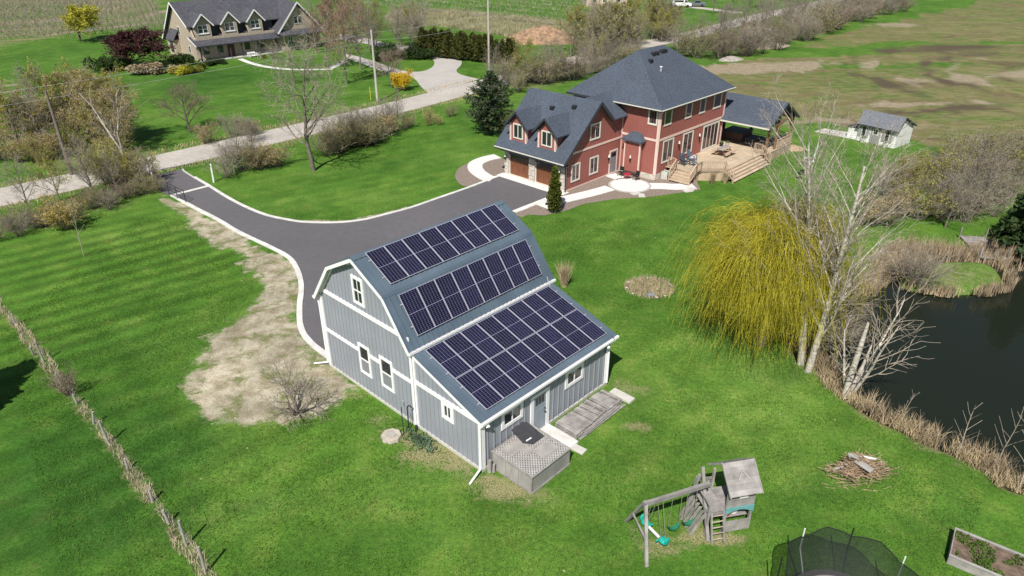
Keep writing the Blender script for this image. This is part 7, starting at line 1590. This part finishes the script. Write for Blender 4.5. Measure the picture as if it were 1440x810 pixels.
def band(n, lo, hi, fn, xr, yr):
    x = rs5.uniform(*xr, n); y = rs5.uniform(*yr, n); s = fn(x, y); k = (s > lo) & (s < hi); return x[k], y[k], s[k]
x, y, s = band(150000, -.9, .35, lambda a, b: sdist(a, b, POND)+.8*(fbm(a, b, .8)-.5), (11, 40), (16, 50))
cl = fbm(x, y, 1.6) > .42; x, y, s = x[cl], y[cl], s[cl]; k = sdist(x, y, ISLAND) > -.1; x, y, s = x[k], y[k], s[k]
dz = -1.35*sstep(.9, -1.6, sdist(x, y, POND)); tag(blades("reeds", np.stack([x, y, np.maximum(dz, -.7)], 1), .5, 1.45, .014, M['reed'], .26, 1), kind="stuff")
x, y, s = band(60000, -.35, .45, lambda a, b: sdist(a, b, ISLAND), (20, 40), (34, 52)); kk = fbm(x, y, 1.5) > .52; x, y = x[kk], y[kk]; tag(blades("reeds", np.stack([x, y, np.full(len(x), -.35)], 1), .4, 1.1, .018, M['reed'], .14, 2), kind="stuff")
x, y, s = band(90000, -.3, .75, lambda a, b: sdist(a, b, POND)+.7*(fbm(a, b, .7)-.5), (9, 24), (20, 42)); k = fbm(x, y, 1.1) > .44; x, y = x[k], y[k]; tag(blades("bank_grass", np.stack([x, y, np.zeros(len(x))], 1), .15, .7, .012, M['drygrass'], .4, 9), kind="stuff")
# channel between the island and the bank is full of reeds
x = rs5.uniform(20, 42, 60000); y = rs5.uniform(38, 56, 60000); k = (sdist(x, y, POND) < .1) & (sdist(x, y, ISLAND) > .0) & (y > 43.5+.0*x); x, y = x[k], y[k]; k = fbm(x, y, .9) > .38; x, y = x[k][:4500], y[k][:4500]
tag(blades("reeds", np.stack([x, y, np.full(len(x), -.6)], 1), .7, 1.7, .02, M['reed'], .13, 3), kind="stuff")
x, y, s = band(260000, 0, .55, lambda a, b: ldist(a, b, FENCE)+.5*(fbm(a, b, .8)-.5), (-34, -8), (14, 46)); s = s+.0; kk = (s < .15+.5*(fbm(x, y, .35)-.35)) & (fbm(x, y, 1.4) > .38); x, y = x[kk], y[kk]; tag(blades("long_grass", np.stack([x, y, np.zeros(len(x))], 1), .06, .34, .011, mat('pale_dry_grass', (.44, .375, .25), .9, .4, 1.5), .35, 4), kind="stuff")
x, y, s = band(90000, 2.7, 4.0, lambda a, b: ldist(a, b, ROAD_C)+1.2*(fbm(a, b, .5)-.5), (-50, 5), (48, 105)); tag(blades("verge_grass", np.stack([x, y, np.zeros(len(x))], 1), .1, .4, .02, M['drygrass'], .3, 6), kind="stuff")
# tufts standing up out of the mown lawn nearest the viewpoint
x = rs5.uniform(-30, 26, 230000); y = rs5.uniform(15, 52, 230000); bxl = (x-BX)*math.cos(yawb)+(y-BY)*math.sin(yawb); byl = -(x-BX)*math.sin(yawb)+(y-BY)*math.cos(yawb)
k = (np.abs(x) < y*.78+3) & (sdist(x, y, POND) > .8) & (sdist(x, y, SOIL) > .6) & (sdist(x, y, DRIVE) > .5) & ~((bxl > -6) & (bxl < 14.6) & (byl > -.2) & (byl < 12)) & (fbm(x, y, .8)+.3*rs5.rand(len(x)) > .56) & ~((x > 7.9) & (x < 9.8) & (y > 19.2) & (y < 21.2)) & (sdist(x, y, [(16.3, 18.0), (17.6, 19.5), (20.0, 17.9), (18.6, 16.4)]) > .1)
tuf = leafmat('lawn_blades', (.060, .160, .016), (.130, .225, .038), .45, .35); x, y = x[k], y[k]; tag(blades("grass", np.stack([x, y, np.zeros(len(x))], 1), .04, .12, .014, tuf, .45, 12), kind="stuff")
# mounds: turned soil across the road and rubble by the thicket
def mound(name, label, at, rx, ry, h, m, seed, rz=0.0):
    n = 40; xs = np.linspace(-1, 1, n); A, B = np.meshgrid(xs, xs); r_ = np.sqrt(A*A+B*B); z = np.clip(1-r_**1.6, 0, 1)*(.65+.7*fbm(A+seed, B, 3.2))*h+np.where(r_ < .97, .10*(fbm(A*3+seed, B*3, 4.0)-.4), -.08)
    me = np_mesh(name, np.stack([A.ravel()*rx, B.ravel()*ry, z.ravel()], 1), np.stack([(i:=np.arange(n*n).reshape(n, n))[:-1, :-1].ravel(), i[:-1, 1:].ravel(), i[1:, 1:].ravel(), i[1:, :-1].ravel()], 1), m, True)
    return tag(place(name, me, None, (at[0], at[1], -.02), (0, 0, rz)), label, "mound")
mound("soil_mound", "brown heap of soil and chippings across the road", (5.79, 141.13), 8.0, 4.5, 2.6, mat('chip_heap', (.26, .165, .10), .95, .5, 1.6, .8, 6), 3.0); mound("rubble_heap", "pale heap of rubble at the foot of the roadside thicket", (37.04, 121.57), 2.6, 1.6, .6, mat('pale_rubble', (.30, .27, .24), .95, .35, 2.5, .8, 8), 8.0, .5)
mound("rubble_heap", "low tan heap of cut brush at the end of the roadside thicket", (48.17, 134.52), 4.5, 2.0, .7, mat('tan_rubble', (.36, .29, .22), .95, .35, 2.0, .8, 8), 5.0, .5)
mound("soil_mound", "bare tan earth bank beside the porch end", (house_w(26.6, -8.9)), 1.3, 1.0, .35, mat('tan_earth', (.36, .27, .17), .95, .2, 3, .5, 10), 2.0)
# --- orchard rows far off: bare vines on posts
def rows(name, lines, step, h, m, seed):
    rs = np.random.RandomState(seed); sg = []
    for a, b in lines:
        a, b = np.array(a), np.array(b); n = int(np.linalg.norm(b-a)/step)
        for i in range(n):
            q = a+(b-a)*(i+rs.rand()*.4)/n; o = np.array([q[0], q[1], 0]); sg.append((o, o+np.array([0, 0, h*.55]), .06, .05))
            for k in range(11): e = o+np.array([rs.normal(0, .5), rs.normal(0, .5), h*rs.uniform(.5, 1.1)]); sg.append((o+np.array([0, 0, h*.4]), e, .035, .02))
    tag(place(name, tubes(name, sg, m, 3)), kind="stuff")
o0, o1 = np.array((-132.31, 139.42)), np.array((-78.43, 167.43)); perp_ = np.array([-(o1-o0)[1], (o1-o0)[0]])/np.linalg.norm(o1-o0)
rows("orchard_rows", [(o0+perp_*4.0*k, o1+perp_*4.0*k) for k in range(-4, 22)], 1.1, 2.0, M['twig'], 3)
q0, q1 = np.array((-35.74, 208.19)), np.array((14.68, 165.09)); pq = np.array([-(q1-q0)[1], (q1-q0)[0]])/np.linalg.norm(q1-q0)
rows("vineyard_rows", [(q0+pq*7.0*k, q1+pq*7.0*k) for k in range(-1, 9)], 1.6, 1.3, M['paletwig'], 4)
x, y, s = band(120000, -60, .5, lambda a, b: sdist(a, b, HAY)+3*(fbm(a, b, .1)-.5), (-30, 30), (120, 190)); tag(blades("hay_meadow", np.stack([x, y, np.zeros(len(x))], 1), .3, .9, .05, mat('olive_meadow_grass', (.29, .27, .15), .9, .35, .3), .2, 8), kind="stuff")
